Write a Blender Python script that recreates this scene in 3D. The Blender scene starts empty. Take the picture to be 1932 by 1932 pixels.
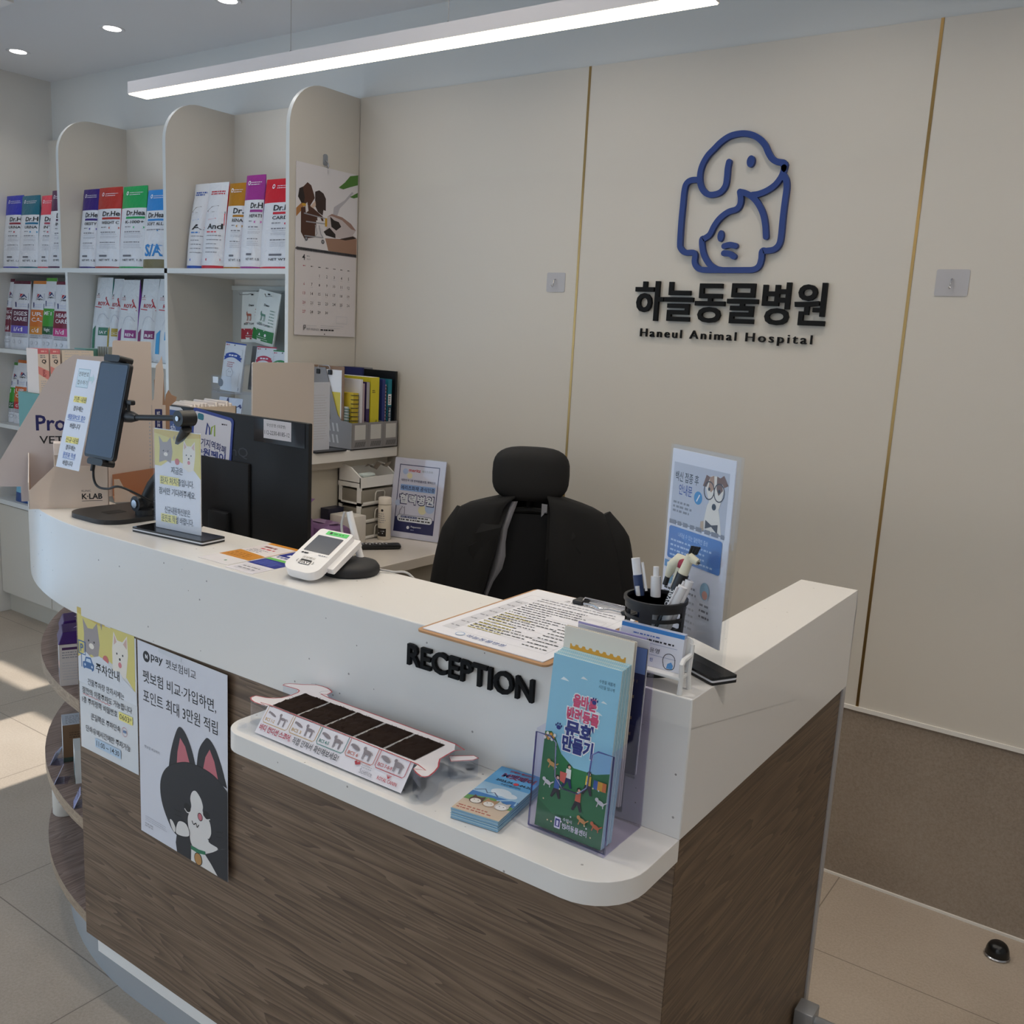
import bpy, bmesh, math, random
from math import sin, cos, pi, radians, sqrt, atan2
from mathutils import Vector, Matrix
from mathutils.geometry import tessellate_polygon

S = bpy.context.scene
COL = S.collection

# ---------------------------------------------------------------- camera
def make_camera():
    a, b, c = CAM_ANG
    f = Vector((sin(a) * cos(b), cos(a) * cos(b), -sin(b)))
    r = Vector((cos(a), -sin(a), 0))
    d = f.cross(r)
    r2 = cos(c) * r + sin(c) * d
    d2 = -sin(c) * r + cos(c) * d
    m = Matrix.Identity(4)
    for i in range(3):
        m[i][0], m[i][1], m[i][2] = r2[i], -d2[i], -f[i]
    m[2][3] = 1.53116
    cd = bpy.data.cameras.new('camera')
    cd.sensor_width = 36.0
    cd.lens = 1776.34 / 1932 * 36
    cd.clip_start = 0.05
    o = bpy.data.objects.new('camera', cd)
    COL.objects.link(o)
    o.matrix_world = m
    S.camera = o
CAM_ANG = (-0.606518, 0.182341, -0.052599)
make_camera()

# ---------------------------------------------------------------- colour management, world, sun, lamps
S.view_settings.view_transform = 'Standard'
S.view_settings.look = 'None'
S.view_settings.gamma = 1.0
S.view_settings.use_curve_mapping = False
S.view_settings.exposure = 0.0

W = bpy.data.worlds.new('daylight')
S.world = W
W.use_nodes = True
bg = W.node_tree.nodes['Background']
bg.inputs['Color'].default_value = (0.62, 0.80, 1.0, 1)
bg.inputs['Strength'].default_value = 1.6

def add_light(name, kind, loc, energy, color, rot=(0, 0, 0), **kw):
    l = bpy.data.lights.new(name, kind)
    l.energy = energy
    l.color = color
    for k, v in kw.items():
        setattr(l, k, v)
    o = bpy.data.objects.new(name, l)
    o.location = loc
    o.rotation_euler = rot
    COL.objects.link(o)
    return o

# low sun from the shop front behind the camera; it only reaches the floor on the left
SUN_EL = radians(33)
add_light('sun', 'SUN', (-3, -6, 6), 7.0, (1.0, 0.96, 0.90), (pi / 2 - SUN_EL, 0, 0), angle=0.006)

# daylight through the frosted shop window behind the camera and the glass entrance; blue fill added at the left wall
add_light('window_light', 'AREA', (-0.7, -1.5, 1.45), 7, (0.94, 0.96, 1.0), (pi / 2, 0, 0), shape='RECTANGLE', size=3.6, size_y=1.9)
add_light('entrance_light', 'AREA', (-3.9, -1.5, 1.25), 16, (0.66, 0.82, 1.0), (pi / 2, 0, -0.25), shape='RECTANGLE', size=1.7, size_y=2.2)
add_light('left_blue_fill', 'AREA', (-4.78, 0.1, 1.25), 15, (0.42, 0.68, 1.0), (0, -pi / 2, 0), shape='RECTANGLE', size=2.2, size_y=2.6)  # lamp added in front of the solid left wall to turn the floor bluer

# unseen ceiling spots assumed past the frame; right-hand ones added to brighten that side
for (x, y, e) in [(-2.28, 2.2, 9), (-1.57, 2.2, 11), (-0.86, 2.2, 11), (-0.15, 2.2, 12), (-2.4, 0.95, 17), (-1.1, 0.95, 22), (0.2, 0.95, 26), (0.8, 1.9, 23), (-1.8, -0.6, 10), (0.4, -0.6, 18)]:
    add_light('ceiling_spot', 'SPOT', (x, y, 2.655), e, (1.0, 0.92, 0.83), spot_size=radians(150), spot_blend=0.9, shadow_soft_size=0.06)

# ---------------------------------------------------------------- materials
def lin(h):
    if isinstance(h, str):
        h = h.lstrip('#')
        rgb = [int(h[i:i + 2], 16) / 255 for i in (0, 2, 4)]
    else:
        rgb = [c / 255 for c in h]
    return tuple((c / 12.92 if c <= 0.04045 else ((c + 0.055) / 1.055) ** 2.4) for c in rgb) + (1.0,)

MATS = {}
def mat(color, rough=0.5, metal=0.0, spec=0.5, coat=0.0, key=''):
    k = (str(color), rough, metal, spec, coat, key)
    if k in MATS:
        return MATS[k]
    m = bpy.data.materials.new('surface')
    m.use_nodes = True
    b = m.node_tree.nodes['Principled BSDF']
    b.inputs['Base Color'].default_value = lin(color)
    b.inputs['Roughness'].default_value = rough
    b.inputs['Metallic'].default_value = metal
    b.inputs['Specular IOR Level'].default_value = spec
    if coat:
        b.inputs['Coat Weight'].default_value = coat
        b.inputs['Coat Roughness'].default_value = 0.08
    MATS[k] = m
    return m

def nodes_mat(name, build, rough=0.5, spec=0.5):
    m = bpy.data.materials.new(name)
    m.use_nodes = True
    nt = m.node_tree
    b = nt.nodes['Principled BSDF']
    b.inputs['Roughness'].default_value = rough
    b.inputs['Specular IOR Level'].default_value = spec
    build(nt, b)
    return m

def nd(nt, typ, **kw):
    n = nt.nodes.new(typ)
    for k, v in kw.items():
        if k.startswith('i_'):
            n.inputs[k[2:].replace('_', ' ')].default_value = v
        else:
            setattr(n, k, v)
    return n

def ramp(nt, stops):
    r = nt.nodes.new('ShaderNodeValToRGB')
    e = r.color_ramp.elements
    e[0].position, e[0].color = stops[0][0], lin(stops[0][1])
    e[1].position, e[1].color = stops[-1][0], lin(stops[-1][1])
    for p, c in stops[1:-1]:
        n = e.new(p)
        n.color = lin(c)
    return r

def world_pos(nt, scale=(1, 1, 1), loc=(0, 0, 0)):
    g = nt.nodes.new('ShaderNodeNewGeometry')
    mp = nt.nodes.new('ShaderNodeMapping')
    mp.inputs['Scale'].default_value = scale
    mp.inputs['Location'].default_value = loc
    nt.links.new(g.outputs['Position'], mp.inputs['Vector'])
    return mp.outputs['Vector']

def emis(color, strength):
    m = bpy.data.materials.new('lamp_glow')
    m.use_nodes = True
    nt = m.node_tree
    nt.nodes.clear()
    e = nt.nodes.new('ShaderNodeEmission')
    e.inputs['Color'].default_value = lin(color)
    e.inputs['Strength'].default_value = strength
    o = nt.nodes.new('ShaderNodeOutputMaterial')
    nt.links.new(e.outputs[0], o.inputs[0])
    return m

def clear(tint=(252, 253, 254), gloss=0.02, rough=0.04, key=''):
    k = ('clear', str(tint), gloss, rough, key)
    if k in MATS:
        return MATS[k]
    m = bpy.data.materials.new('clear_plastic')
    m.use_nodes = True
    nt = m.node_tree
    nt.nodes.clear()
    t = nd(nt, 'ShaderNodeBsdfTransparent')
    t.inputs['Color'].default_value = lin(tint)
    g = nd(nt, 'ShaderNodeBsdfGlossy')
    g.inputs['Roughness'].default_value = rough
    g.inputs['Color'].default_value = (0.9, 0.92, 1, 1)
    fr = nd(nt, 'ShaderNodeLayerWeight')
    pw = nd(nt, 'ShaderNodeMath', operation='POWER')
    pw.inputs[1].default_value = 4.0
    nt.links.new(fr.outputs['Facing'], pw.inputs[0])
    mr = nd(nt, 'ShaderNodeMapRange')
    mr.inputs['To Min'].default_value = gloss
    mr.inputs['To Max'].default_value = 0.45
    mx = nd(nt, 'ShaderNodeMixShader')
    o = nd(nt, 'ShaderNodeOutputMaterial')
    nt.links.new(pw.outputs[0], mr.inputs['Value'])
    nt.links.new(mr.outputs[0], mx.inputs[0])
    nt.links.new(t.outputs[0], mx.inputs[1])
    nt.links.new(g.outputs[0], mx.inputs[2])
    nt.links.new(mx.outputs[0], o.inputs[0])
    MATS[k] = m
    return m

# ---------------------------------------------------------------- mesh builder
BASE = {}

class Mb:
    """Collects polygons with materials; build() links them as one mesh object."""
    def __init__(s):
        s.v, s.f, s.m, s.s, s.mats = [], [], [], [], []

    def mi(s, m):
        if m not in s.mats:
            s.mats.append(m)
        return s.mats.index(m)

    def add(s, verts, faces, m, smooth=False):
        o = len(s.v)
        k = s.mi(m)
        s.v.extend(Vector(p) for p in verts)
        for f in faces:
            s.f.append([i + o for i in f])
            s.m.append(k)
            s.s.append(smooth)
        return s

    def box(s, x0, y0, z0, x1, y1, z1, m, M=None):
        p = [Vector((x, y, z)) for z in (z0, z1) for y in (y0, y1) for x in (x0, x1)]
        if M is not None:
            p = [M @ q for q in p]
        return s.add(p, [(0, 2, 3, 1), (4, 5, 7, 6), (0, 1, 5, 4), (2, 6, 7, 3), (0, 4, 6, 2), (1, 3, 7, 5)], m)

    def rbox(s, x0, y0, z0, x1, y1, z1, r, m, seg=2, M=None, smooth=True):
        bm = bmesh.new()
        bmesh.ops.create_cube(bm, size=1)
        for v in bm.verts:
            v.co = Vector(((x0 + x1) / 2 + v.co.x * (x1 - x0), (y0 + y1) / 2 + v.co.y * (y1 - y0), (z0 + z1) / 2 + v.co.z * (z1 - z0)))
        bmesh.ops.bevel(bm, geom=bm.edges[:], offset=r, segments=seg, affect='EDGES', profile=0.5)
        bm.verts.index_update()
        vs = [v.co.copy() for v in bm.verts]
        if M is not None:
            vs = [M @ q for q in vs]
        s.add(vs, [[v.index for v in f.verts] for f in bm.faces], m, smooth)
        bm.free()
        return s

    def prism(s, poly, f, d0, d1, m, m_side=None, smooth=False, hole=None):
        """poly: 2-D outline; f(u, v, d) -> 3-D; solid between d0 (back) and d1 (front)."""
        polys = [poly] + ([hole] if hole else [])
        flat = [p for q in polys for p in q]
        tri = tessellate_polygon([[Vector((p[0], p[1], 0)) for p in q] for q in polys])
        n = len(flat)
        area = sum(poly[i][0] * poly[(i + 1) % len(poly)][1] - poly[(i + 1) % len(poly)][0] * poly[i][1] for i in range(len(poly)))
        def ccw(t):
            a, b, c = (flat[i] for i in t)
            return ((b[0] - a[0]) * (c[1] - a[1]) - (b[1] - a[1]) * (c[0] - a[0])) > 0
        front, back = [], []
        for t in tri:
            t = tuple(t) if ccw(t) else tuple(reversed(t))
            front.append(t)
            back.append(tuple(n + i for i in reversed(t)))
        s.add([f(p[0], p[1], d1) for p in flat] + [f(p[0], p[1], d0) for p in flat], front + back, m)
        o = 0
        for q in polys:
            k = len(q)
            sides = []
            for i in range(k):
                j = (i + 1) % k
                sides.append((i, k + i, k + j, j) if area > 0 else (j, k + j, k + i, i))
            s.add([f(p[0], p[1], d1) for p in q] + [f(p[0], p[1], d0) for p in q], sides, m_side or m, smooth)
            o += k
        return s

    def tube(s, pts, r, m, n=8, caps=True, smooth=True):
        pts = [Vector(p) for p in pts]
        k = len(pts)
        rr = r if isinstance(r, (list, tuple)) else [r] * k
        t0 = (pts[1] - pts[0]).normalized()
        ref = Vector((0, 0, 1)) if abs(t0.z) < 0.9 else Vector((1, 0, 0))
        a = t0.cross(ref).normalized()
        vs = []
        for i, p in enumerate(pts):
            t = (pts[min(i + 1, k - 1)] - pts[max(i - 1, 0)]).normalized()
            a = (a - t * a.dot(t)).normalized()
            b = t.cross(a)
            vs += [p + (a * cos(2 * pi * j / n) + b * sin(2 * pi * j / n)) * rr[i] for j in range(n)]
        fs = [(i * n + j, i * n + (j + 1) % n, (i + 1) * n + (j + 1) % n, (i + 1) * n + j) for i in range(k - 1) for j in range(n)]
        s.add(vs, fs, m, smooth)
        if caps:
            s.add(vs[:n], [tuple(range(n - 1, -1, -1))], m)
            s.add(vs[-n:], [tuple(range(n))], m)
        return s

    def lathe(s, prof, c, m, n=28, M=None, smooth=True, sx=1, sy=1):
        vs = []
        for (r, z) in prof:
            for j in range(n):
                p = Vector((c[0] + r * sx * cos(2 * pi * j / n), c[1] + r * sy * sin(2 * pi * j / n), c[2] + z))
                vs.append(M @ p if M is not None else p)
        fs = [(i * n + j, i * n + (j + 1) % n, (i + 1) * n + (j + 1) % n, (i + 1) * n + j) for i in range(len(prof) - 1) for j in range(n)]
        s.add(vs, fs, m, smooth)
        if prof[0][0] > 1e-6:
            s.add(vs[:n], [tuple(range(n - 1, -1, -1))], m)
        if prof[-1][0] > 1e-6:
            s.add(vs[-n:], [tuple(range(n))], m)
        return s

    def grid(s, fn, nu, nv, m, smooth=True, flip=False):
        """fn(i, j) -> 3-D for i in 0..nu, j in 0..nv; m: material or function(i, j)."""
        vs = [fn(i, j) for j in range(nv + 1) for i in range(nu + 1)]
        o = len(s.v)
        s.v.extend(Vector(p) for p in vs)
        for j in range(nv):
            for i in range(nu):
                q = [o + j * (nu + 1) + i, o + j * (nu + 1) + i + 1, o + (j + 1) * (nu + 1) + i + 1, o + (j + 1) * (nu + 1) + i]
                s.f.append(q[::-1] if flip else q)
                s.m.append(s.mi(m(i, j) if callable(m) else m))
                s.s.append(smooth)
        return s

    def apply(s, M, start=0):
        for i in range(start, len(s.v)):
            s.v[i] = M @ s.v[i]
        return s

    def build(s, name, parent=None, base=None, label=None, cat=None, group=None, kind=None, bevel=0, seg=2, weld=False):
        me = bpy.data.meshes.new(name)
        b = Vector((0, 0, 0))
        if parent is not None:
            b = BASE[parent.name]
        elif base is not None:
            b = Vector(base)
        me.from_pydata([tuple(p - b) for p in s.v], [], s.f)
        for m in s.mats:
            me.materials.append(m)
        me.polygons.foreach_set('material_index', s.m)
        me.polygons.foreach_set('use_smooth', s.s)
        if weld:
            bm = bmesh.new()
            bm.from_mesh(me)
            bmesh.ops.remove_doubles(bm, verts=bm.verts, dist=1e-5)
            bm.to_mesh(me)
            bm.free()
        me.update()
        if any(s.s):
            me.set_sharp_from_angle(angle=radians(40))
        o = bpy.data.objects.new(name, me)
        COL.objects.link(o)
        if parent is not None:
            o.parent = parent
        else:
            o.location = b
        BASE[o.name] = b
        if bevel:
            md = o.modifiers.new('edge', 'BEVEL')
            md.width = bevel
            md.segments = seg
            md.limit_method = 'ANGLE'
            md.angle_limit = radians(40)
        if label:
            o['label'] = label
        if cat:
            o['category'] = cat
        if group:
            o['group'] = group
        if kind:
            o['kind'] = kind
        return o

def thing(name, label, cat, base, group=None):
    o = bpy.data.objects.new(name, None)
    o.empty_display_size = 0.05
    COL.objects.link(o)
    o.location = base
    BASE[o.name] = Vector(base)
    o['label'] = label
    o['category'] = cat
    if group:
        o['group'] = group
    return o

def plane(O, U, V):
    O, U, V = Vector(O), Vector(U).normalized(), Vector(V).normalized()
    N = U.cross(V)
    return lambda u, v, d=0: O + U * u + V * v + N * d

def rrect(u0, v0, u1, v1, r, n=5):
    if isinstance(r, (int, float)):
        r = (r, r, r, r)
    out = []
    for (cx, cy, a0, q) in ((u1 - r[1], v0 + r[1], -pi / 2, r[1]), (u1 - r[2], v1 - r[2], 0, r[2]), (u0 + r[3], v1 - r[3], pi / 2, r[3]), (u0 + r[0], v0 + r[0], pi, r[0])):
        if q <= 0:
            out.append((cx, cy))
        else:
            out += [(cx + q * cos(a0 + k * pi / 2 / n), cy + q * sin(a0 + k * pi / 2 / n)) for k in range(n + 1)]
    return out

def spline(pts, n=6, closed=False):
    P = [Vector(p) for p in pts]
    k = len(P)
    out = []
    rng = range(k if closed else k - 1)
    for i in rng:
        p0 = P[(i - 1) % k] if closed or i > 0 else P[0] * 2 - P[1]
        p1, p2 = P[i], P[(i + 1) % k]
        p3 = P[(i + 2) % k] if closed or i + 2 < k else P[-1] * 2 - P[-2]
        for j in range(n):
            t = j / n
            out.append(0.5 * ((2 * p1) + (p2 - p0) * t + (2 * p0 - 5 * p1 + 4 * p2 - p3) * t * t + (3 * p1 - p0 - 3 * p2 + p3) * t ** 3))
    if not closed:
        out.append(P[-1])
    return out

TXT = {}
def text_shape(body, bold=0.0, res=2, spacing=1.0, extrude=0.0, bevel=0.0):
    k = (body, bold, res, spacing, extrude, bevel)
    if k not in TXT:
        c = bpy.data.curves.new('t', 'FONT')
        c.body = body
        c.resolution_u = res
        c.offset = bold
        c.space_character = spacing
        c.extrude = extrude
        c.bevel_depth = bevel
        o = bpy.data.objects.new('t', c)
        me = o.to_mesh()
        vs = [v.co.copy() for v in me.vertices]
        fs = [tuple(p.vertices) for p in me.polygons]
        o.to_mesh_clear()
        bpy.data.objects.remove(o)
        bpy.data.curves.remove(c)
        x0, x1 = min(v.x for v in vs), max(v.x for v in vs)
        y0, y1 = min(v.y for v in vs), max(v.y for v in vs)
        TXT[k] = ([Vector((v.x - x0, v.y - y0, v.z)) for v in vs], fs, x1 - x0, y1 - y0)
    return TXT[k]

class Sheet:
    """Prints on a surface f(u, v, d): every mark lies a hair above the one before it."""
    def __init__(s, mb, f, d0=0.0, step=3e-5):
        s.mb, s.f, s.d, s.step = mb, f, d0, step

    def nxt(s):
        s.d += s.step
        return s.d

    def poly(s, pts, m):
        d = s.nxt()
        pts = [(p[0], p[1]) for p in pts]
        tri = tessellate_polygon([[Vector((p[0], p[1], 0)) for p in pts]])
        out = []
        for t in tri:
            a, b, c = (pts[i] for i in t)
            out.append(tuple(t) if ((b[0] - a[0]) * (c[1] - a[1]) - (b[1] - a[1]) * (c[0] - a[0])) > 0 else tuple(reversed(t)))
        s.mb.add([s.f(p[0], p[1], d) for p in pts], out, m)

    def rect(s, u0, v0, u1, v1, m, nu=1, nv=1):
        d = s.nxt()
        s.mb.grid(lambda i, j: s.f(u0 + (u1 - u0) * i / nu, v0 + (v1 - v0) * j / nv, d), nu, nv, m, smooth=False)

    def rrect(s, u0, v0, u1, v1, r, m):
        s.poly(rrect(u0, v0, u1, v1, r, 4), m)

    def frame(s, u0, v0, u1, v1, w, m):
        s.rect(u0, v0, u1, v0 + w, m); s.rect(u0, v1 - w, u1, v1, m)
        s.rect(u0, v0, u0 + w, v1, m); s.rect(u1 - w, v0, u1, v1, m)

    def disc(s, u, v, r, m, ry=None, n=20, rot=0):
        ry = ry or r
        s.poly([(u + r * cos(2 * pi * k / n) * cos(rot) - ry * sin(2 * pi * k / n) * sin(rot), v + r * cos(2 * pi * k / n) * sin(rot) + ry * sin(2 * pi * k / n) * cos(rot)) for k in range(n)], m)

    def line(s, pts, w, m, sm=0, closed=False):
        P = [Vector((p[0], p[1])) for p in pts]
        if sm:
            P = spline(P, sm, closed)
        if closed:
            P = P + [P[0]]
        d = s.nxt()
        L, R = [], []
        for i, p in enumerate(P):
            t = P[min(i + 1, len(P) - 1)] - P[max(i - 1, 0)]
            if closed and i in (0, len(P) - 1):
                t = P[1] - P[-2]
            t = t.normalized() if t.length > 1e-9 else Vector((1, 0))
            n = Vector((-t.y, t.x)) * w / 2
            L.append(p + n); R.append(p - n)
        k = len(P)
        s.mb.add([s.f(p.x, p.y, d) for p in L] + [s.f(p.x, p.y, d) for p in R], [(k + i, k + i + 1, i + 1, i) for i in range(k - 1)], m)

    def text(s, body, u, v, m, h=None, w=None, al='l', bold=0.0, res=2, rot=0.0, spacing=1.0, arc=0.0):
        vs, fs, tw, th = text_shape(body, bold, res, spacing)
        if h is None:
            sx = sy = w / tw
        elif w is None:
            sx = sy = h / th
        else:
            sx, sy = w / tw, h / th
        W_ = tw * sx
        ou = {'l': 0, 'c': -W_ / 2, 'r': -W_}[al]
        d = s.nxt()
        out = []
        for p in vs:
            a, b = p.x * sx + ou, p.y * sy
            if arc:
                b -= arc * ((a - ou) / W_ - 0.5) ** 2 * 4
            out.append(s.f(u + a * cos(rot) - b * sin(rot), v + a * sin(rot) + b * cos(rot), d))
        s.mb.add(out, fs, m)
        return W_

    def micro(s, u0, v1, u1, rows, gap, th, m, seed=0, fill=0.8, ragged=0.25):
        """Rows of print too small to read: short broken dashes."""
        rnd = random.Random(seed)
        d = s.nxt()
        vs, fs = [], []
        for r in range(rows):
            v = v1 - r * gap
            u = u0
            end = u1 - (u1 - u0) * ragged * rnd.random()
            while u < end:
                l = th * rnd.uniform(0.8, 3.0)
                e = min(u + l, end)
                k = len(vs)
                vs += [s.f(u, v - th, d), s.f(e, v - th, d), s.f(e, v, d), s.f(u, v, d)]
                fs.append((k, k + 1, k + 2, k + 3))
                u = e + th * rnd.uniform(0.25, 0.9) / fill
        s.mb.add(vs, fs, m)

# common surfaces
BLACK = mat('17181b', 0.45)
DEEP = mat('0b0c0e', 0.6)
INK = mat('1d1d22', 0.55)
GREYINK = mat('8a8a92', 0.6)
LINK = mat('b9b9c0', 0.6)
PAPER = mat('eeeef2', 0.55)
CARD = mat('d9cbbf', 0.6)
WHITE_PLASTIC = mat('efeeec', 0.35)
CHROME = mat('c9c9cc', 0.22, 1.0)
ACRYLIC = clear()

# ---------------------------------------------------------------- setting
CEIL, WY, WX = 2.668, 2.7134, -4.83

def tile_nodes(c0, c1, c2, grout, gx=None, gy=None):
    def fn(nt, b):
        p = world_pos(nt)
        n1 = nd(nt, 'ShaderNodeTexNoise', i_Scale=2.6, i_Detail=6.0, i_Roughness=0.6)
        n2 = nd(nt, 'ShaderNodeTexNoise', i_Scale=150.0, i_Detail=4.0, i_Roughness=0.75)
        nt.links.new(p, n1.inputs['Vector']); nt.links.new(p, n2.inputs['Vector'])
        mx = nd(nt, 'ShaderNodeMath', operation='MULTIPLY_ADD')
        mx.inputs[1].default_value = 0.62
        nt.links.new(n2.outputs['Fac'], mx.inputs[0])
        ml = nd(nt, 'ShaderNodeMath', operation='MULTIPLY')
        ml.inputs[1].default_value = 0.40
        nt.links.new(n1.outputs['Fac'], ml.inputs[0])
        nt.links.new(ml.outputs[0], mx.inputs[2])
        r = ramp(nt, [(0.34, c0), (0.5, c1), (0.68, c2)])
        nt.links.new(mx.outputs[0], r.inputs[0])
        out = r.outputs[0]
        if gx is not None:
            sp = nd(nt, 'ShaderNodeSeparateXYZ')
            nt.links.new(p, sp.inputs[0])
            masks = []
            for ax, off in (('X', gx), ('Y', gy)):
                a = nd(nt, 'ShaderNodeMath', operation='ADD'); a.inputs[1].default_value = -off + 60.0
                nt.links.new(sp.outputs[ax], a.inputs[0])
                d = nd(nt, 'ShaderNodeMath', operation='PINGPONG'); d.inputs[1].default_value = 0.3
                nt.links.new(a.outputs[0], d.inputs[0])
                l = nd(nt, 'ShaderNodeMath', operation='LESS_THAN'); l.inputs[1].default_value = 0.0016
                nt.links.new(d.outputs[0], l.inputs[0])
                masks.append(l.outputs[0])
            m2 = nd(nt, 'ShaderNodeMath', operation='MAXIMUM')
            nt.links.new(masks[0], m2.inputs[0]); nt.links.new(masks[1], m2.inputs[1])
            mc = nd(nt, 'ShaderNodeMix', data_type='RGBA')
            mc.inputs['B'].default_value = lin(grout)
            nt.links.new(m2.outputs[0], mc.inputs['Factor'])
            nt.links.new(out, mc.inputs['A'])
            out = mc.outputs['Result']
        nt.links.new(out, b.inputs['Base Color'])
    return fn

FLOOR = nodes_mat('floor_tile', tile_nodes('a39484', 'b3a595', 'c0b3a4', '83776b', gx=-2.42, gy=1.117), rough=0.42)
WAINSCOT = nodes_mat('wall_tile', tile_nodes('85776a', '97897b', 'a5988a', '6d6259'), rough=0.5)
PAINT = mat('d9d9d6', 0.8)
PANEL = mat('d3ccc1', 0.5)
CEILP = mat('e4e5e8', 0.9)
BRASS = mat('a88a5a', 0.28, 1.0)
EDGE = mat('e6e2dc', 0.5)

Mb().box(WX - 0.1, -1.75, -0.1, 2.0, 2.85, 0, FLOOR).build('floor', kind='structure')
Mb().box(WX - 0.1, -1.75, CEIL, 2.0, 2.85, CEIL + 0.1, CEILP).build('ceiling', kind='structure')
# lower soffit that shows in the top left corner
Mb().box(WX, 1.2, 2.50, -3.22, 1.705, CEIL, mat('e4e0dd', 0.8)).build('ceiling_soffit', kind='structure')

b = Mb()
b.box(WX - 0.1, WY + 0.012, 0, 2.0, 2.85, CEIL, PAINT)
for x0, x1 in ((-2.672, -1.6745), (-1.6665, -0.6355), (-0.6275, 0.42), (0.428, 2.0)):
    b.box(x0, WY, 0.535, x1, WY + 0.013, 2.387, PANEL)
b.box(-2.672, WY + 0.002, 0, 2.0, WY + 0.013, 0.525, WAINSCOT)
b.build('wall_back', kind='structure')
for i, x in enumerate((-1.6705, -0.6315)):
    Mb().box(x - 0.004, WY - 0.0015, 0.535, x + 0.004, WY + 0.013, 2.387, BRASS).build('trim_%d' % (i + 1), kind='structure')
Mb().box(-2.43, WY - 0.006, 0.524, 2.0, WY + 0.013, 0.536, EDGE).build('trim_3', kind='structure')
Mb().box(-2.43, WY - 0.004, 0, 2.0, WY + 0.013, 0.007, EDGE).build('trim_4', kind='structure')
Mb().box(WX - 0.1, -1.75, 0, WX, 2.85, CEIL, mat('dedbd6', 0.8)).build('wall_left', kind='structure')
Mb().box(2.0, -1.75, 0, 2.1, 2.85, CEIL, PAINT).build('wall_right', kind='structure')
# unseen shop front: entrance openings shaped for the sun patches, frosted window on the right
FY = -1.6
b = Mb()
for (x0, z0, x1, z1) in ((WX, 2.40, -3.52, CEIL), (WX, 0, -4.12, 2.40), (-3.70, 0, -3.48, 2.40), (-4.12, 0, -3.70, 2.27), (-3.52, 2.27, -2.95, CEIL), (-2.95, 0, -2.6, CEIL), (-2.6, 2.42, 2.0, CEIL), (-2.6, 0, 2.0, 0.4), (1.2, 0.4, 2.0, 2.42)):
    b.box(x0, FY - 0.1, z0, x1, FY, z1, PAINT)
b.build('wall_front', kind='structure')
fr = nodes_mat('frosted_glass', lambda nt, b: (b.inputs['Base Color'].__setattr__('default_value', lin('dfe8ee')), b.inputs['Transmission Weight'].__setattr__('default_value', 0.35)), rough=0.9)
Mb().box(-2.6, FY - 0.06, 0.4, 1.2, FY - 0.04, 2.42, fr).build('window_1', kind='structure')
Mb().box(WX - 0.002, -1.2, 0.1, WX + 0.012, 1.4, 2.35, fr).build('left_fill_pane', kind='structure')  # unseen pane put on the solid wall to go with the added blue lamp

# ---------------------------------------------------------------- reception counter
def speckle(nt, b):
    p = world_pos(nt)
    v = nd(nt, 'ShaderNodeTexVoronoi', i_Scale=55.0)
    nt.links.new(p, v.inputs['Vector'])
    sp = nd(nt, 'ShaderNodeSeparateColor')
    nt.links.new(v.outputs['Color'], sp.inputs[0])
    a = nd(nt, 'ShaderNodeMath', operation='LESS_THAN'); a.inputs[1].default_value = 0.10
    nt.links.new(v.outputs['Distance'], a.inputs[0])
    c = nd(nt, 'ShaderNodeMath', operation='LESS_THAN'); c.inputs[1].default_value = 0.22
    nt.links.new(sp.outputs[0], c.inputs[0])
    d = nd(nt, 'ShaderNodeMath', operation='MULTIPLY')
    nt.links.new(a.outputs[0], d.inputs[0]); nt.links.new(c.outputs[0], d.inputs[1])
    e = nd(nt, 'ShaderNodeMath', operation='MULTIPLY')
    nt.links.new(d.outputs[0], e.inputs[0]); nt.links.new(sp.outputs[1], e.inputs[1])
    mc = nd(nt, 'ShaderNodeMix', data_type='RGBA')
    mc.inputs['A'].default_value = lin('e9e6e2'); mc.inputs['B'].default_value = lin('857f7c')
    nt.links.new(e.outputs[0], mc.inputs['Factor'])
    nt.links.new(mc.outputs['Result'], b.inputs['Base Color'])
SOLID = nodes_mat('white_solid_surface', speckle, rough=0.22)

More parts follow.
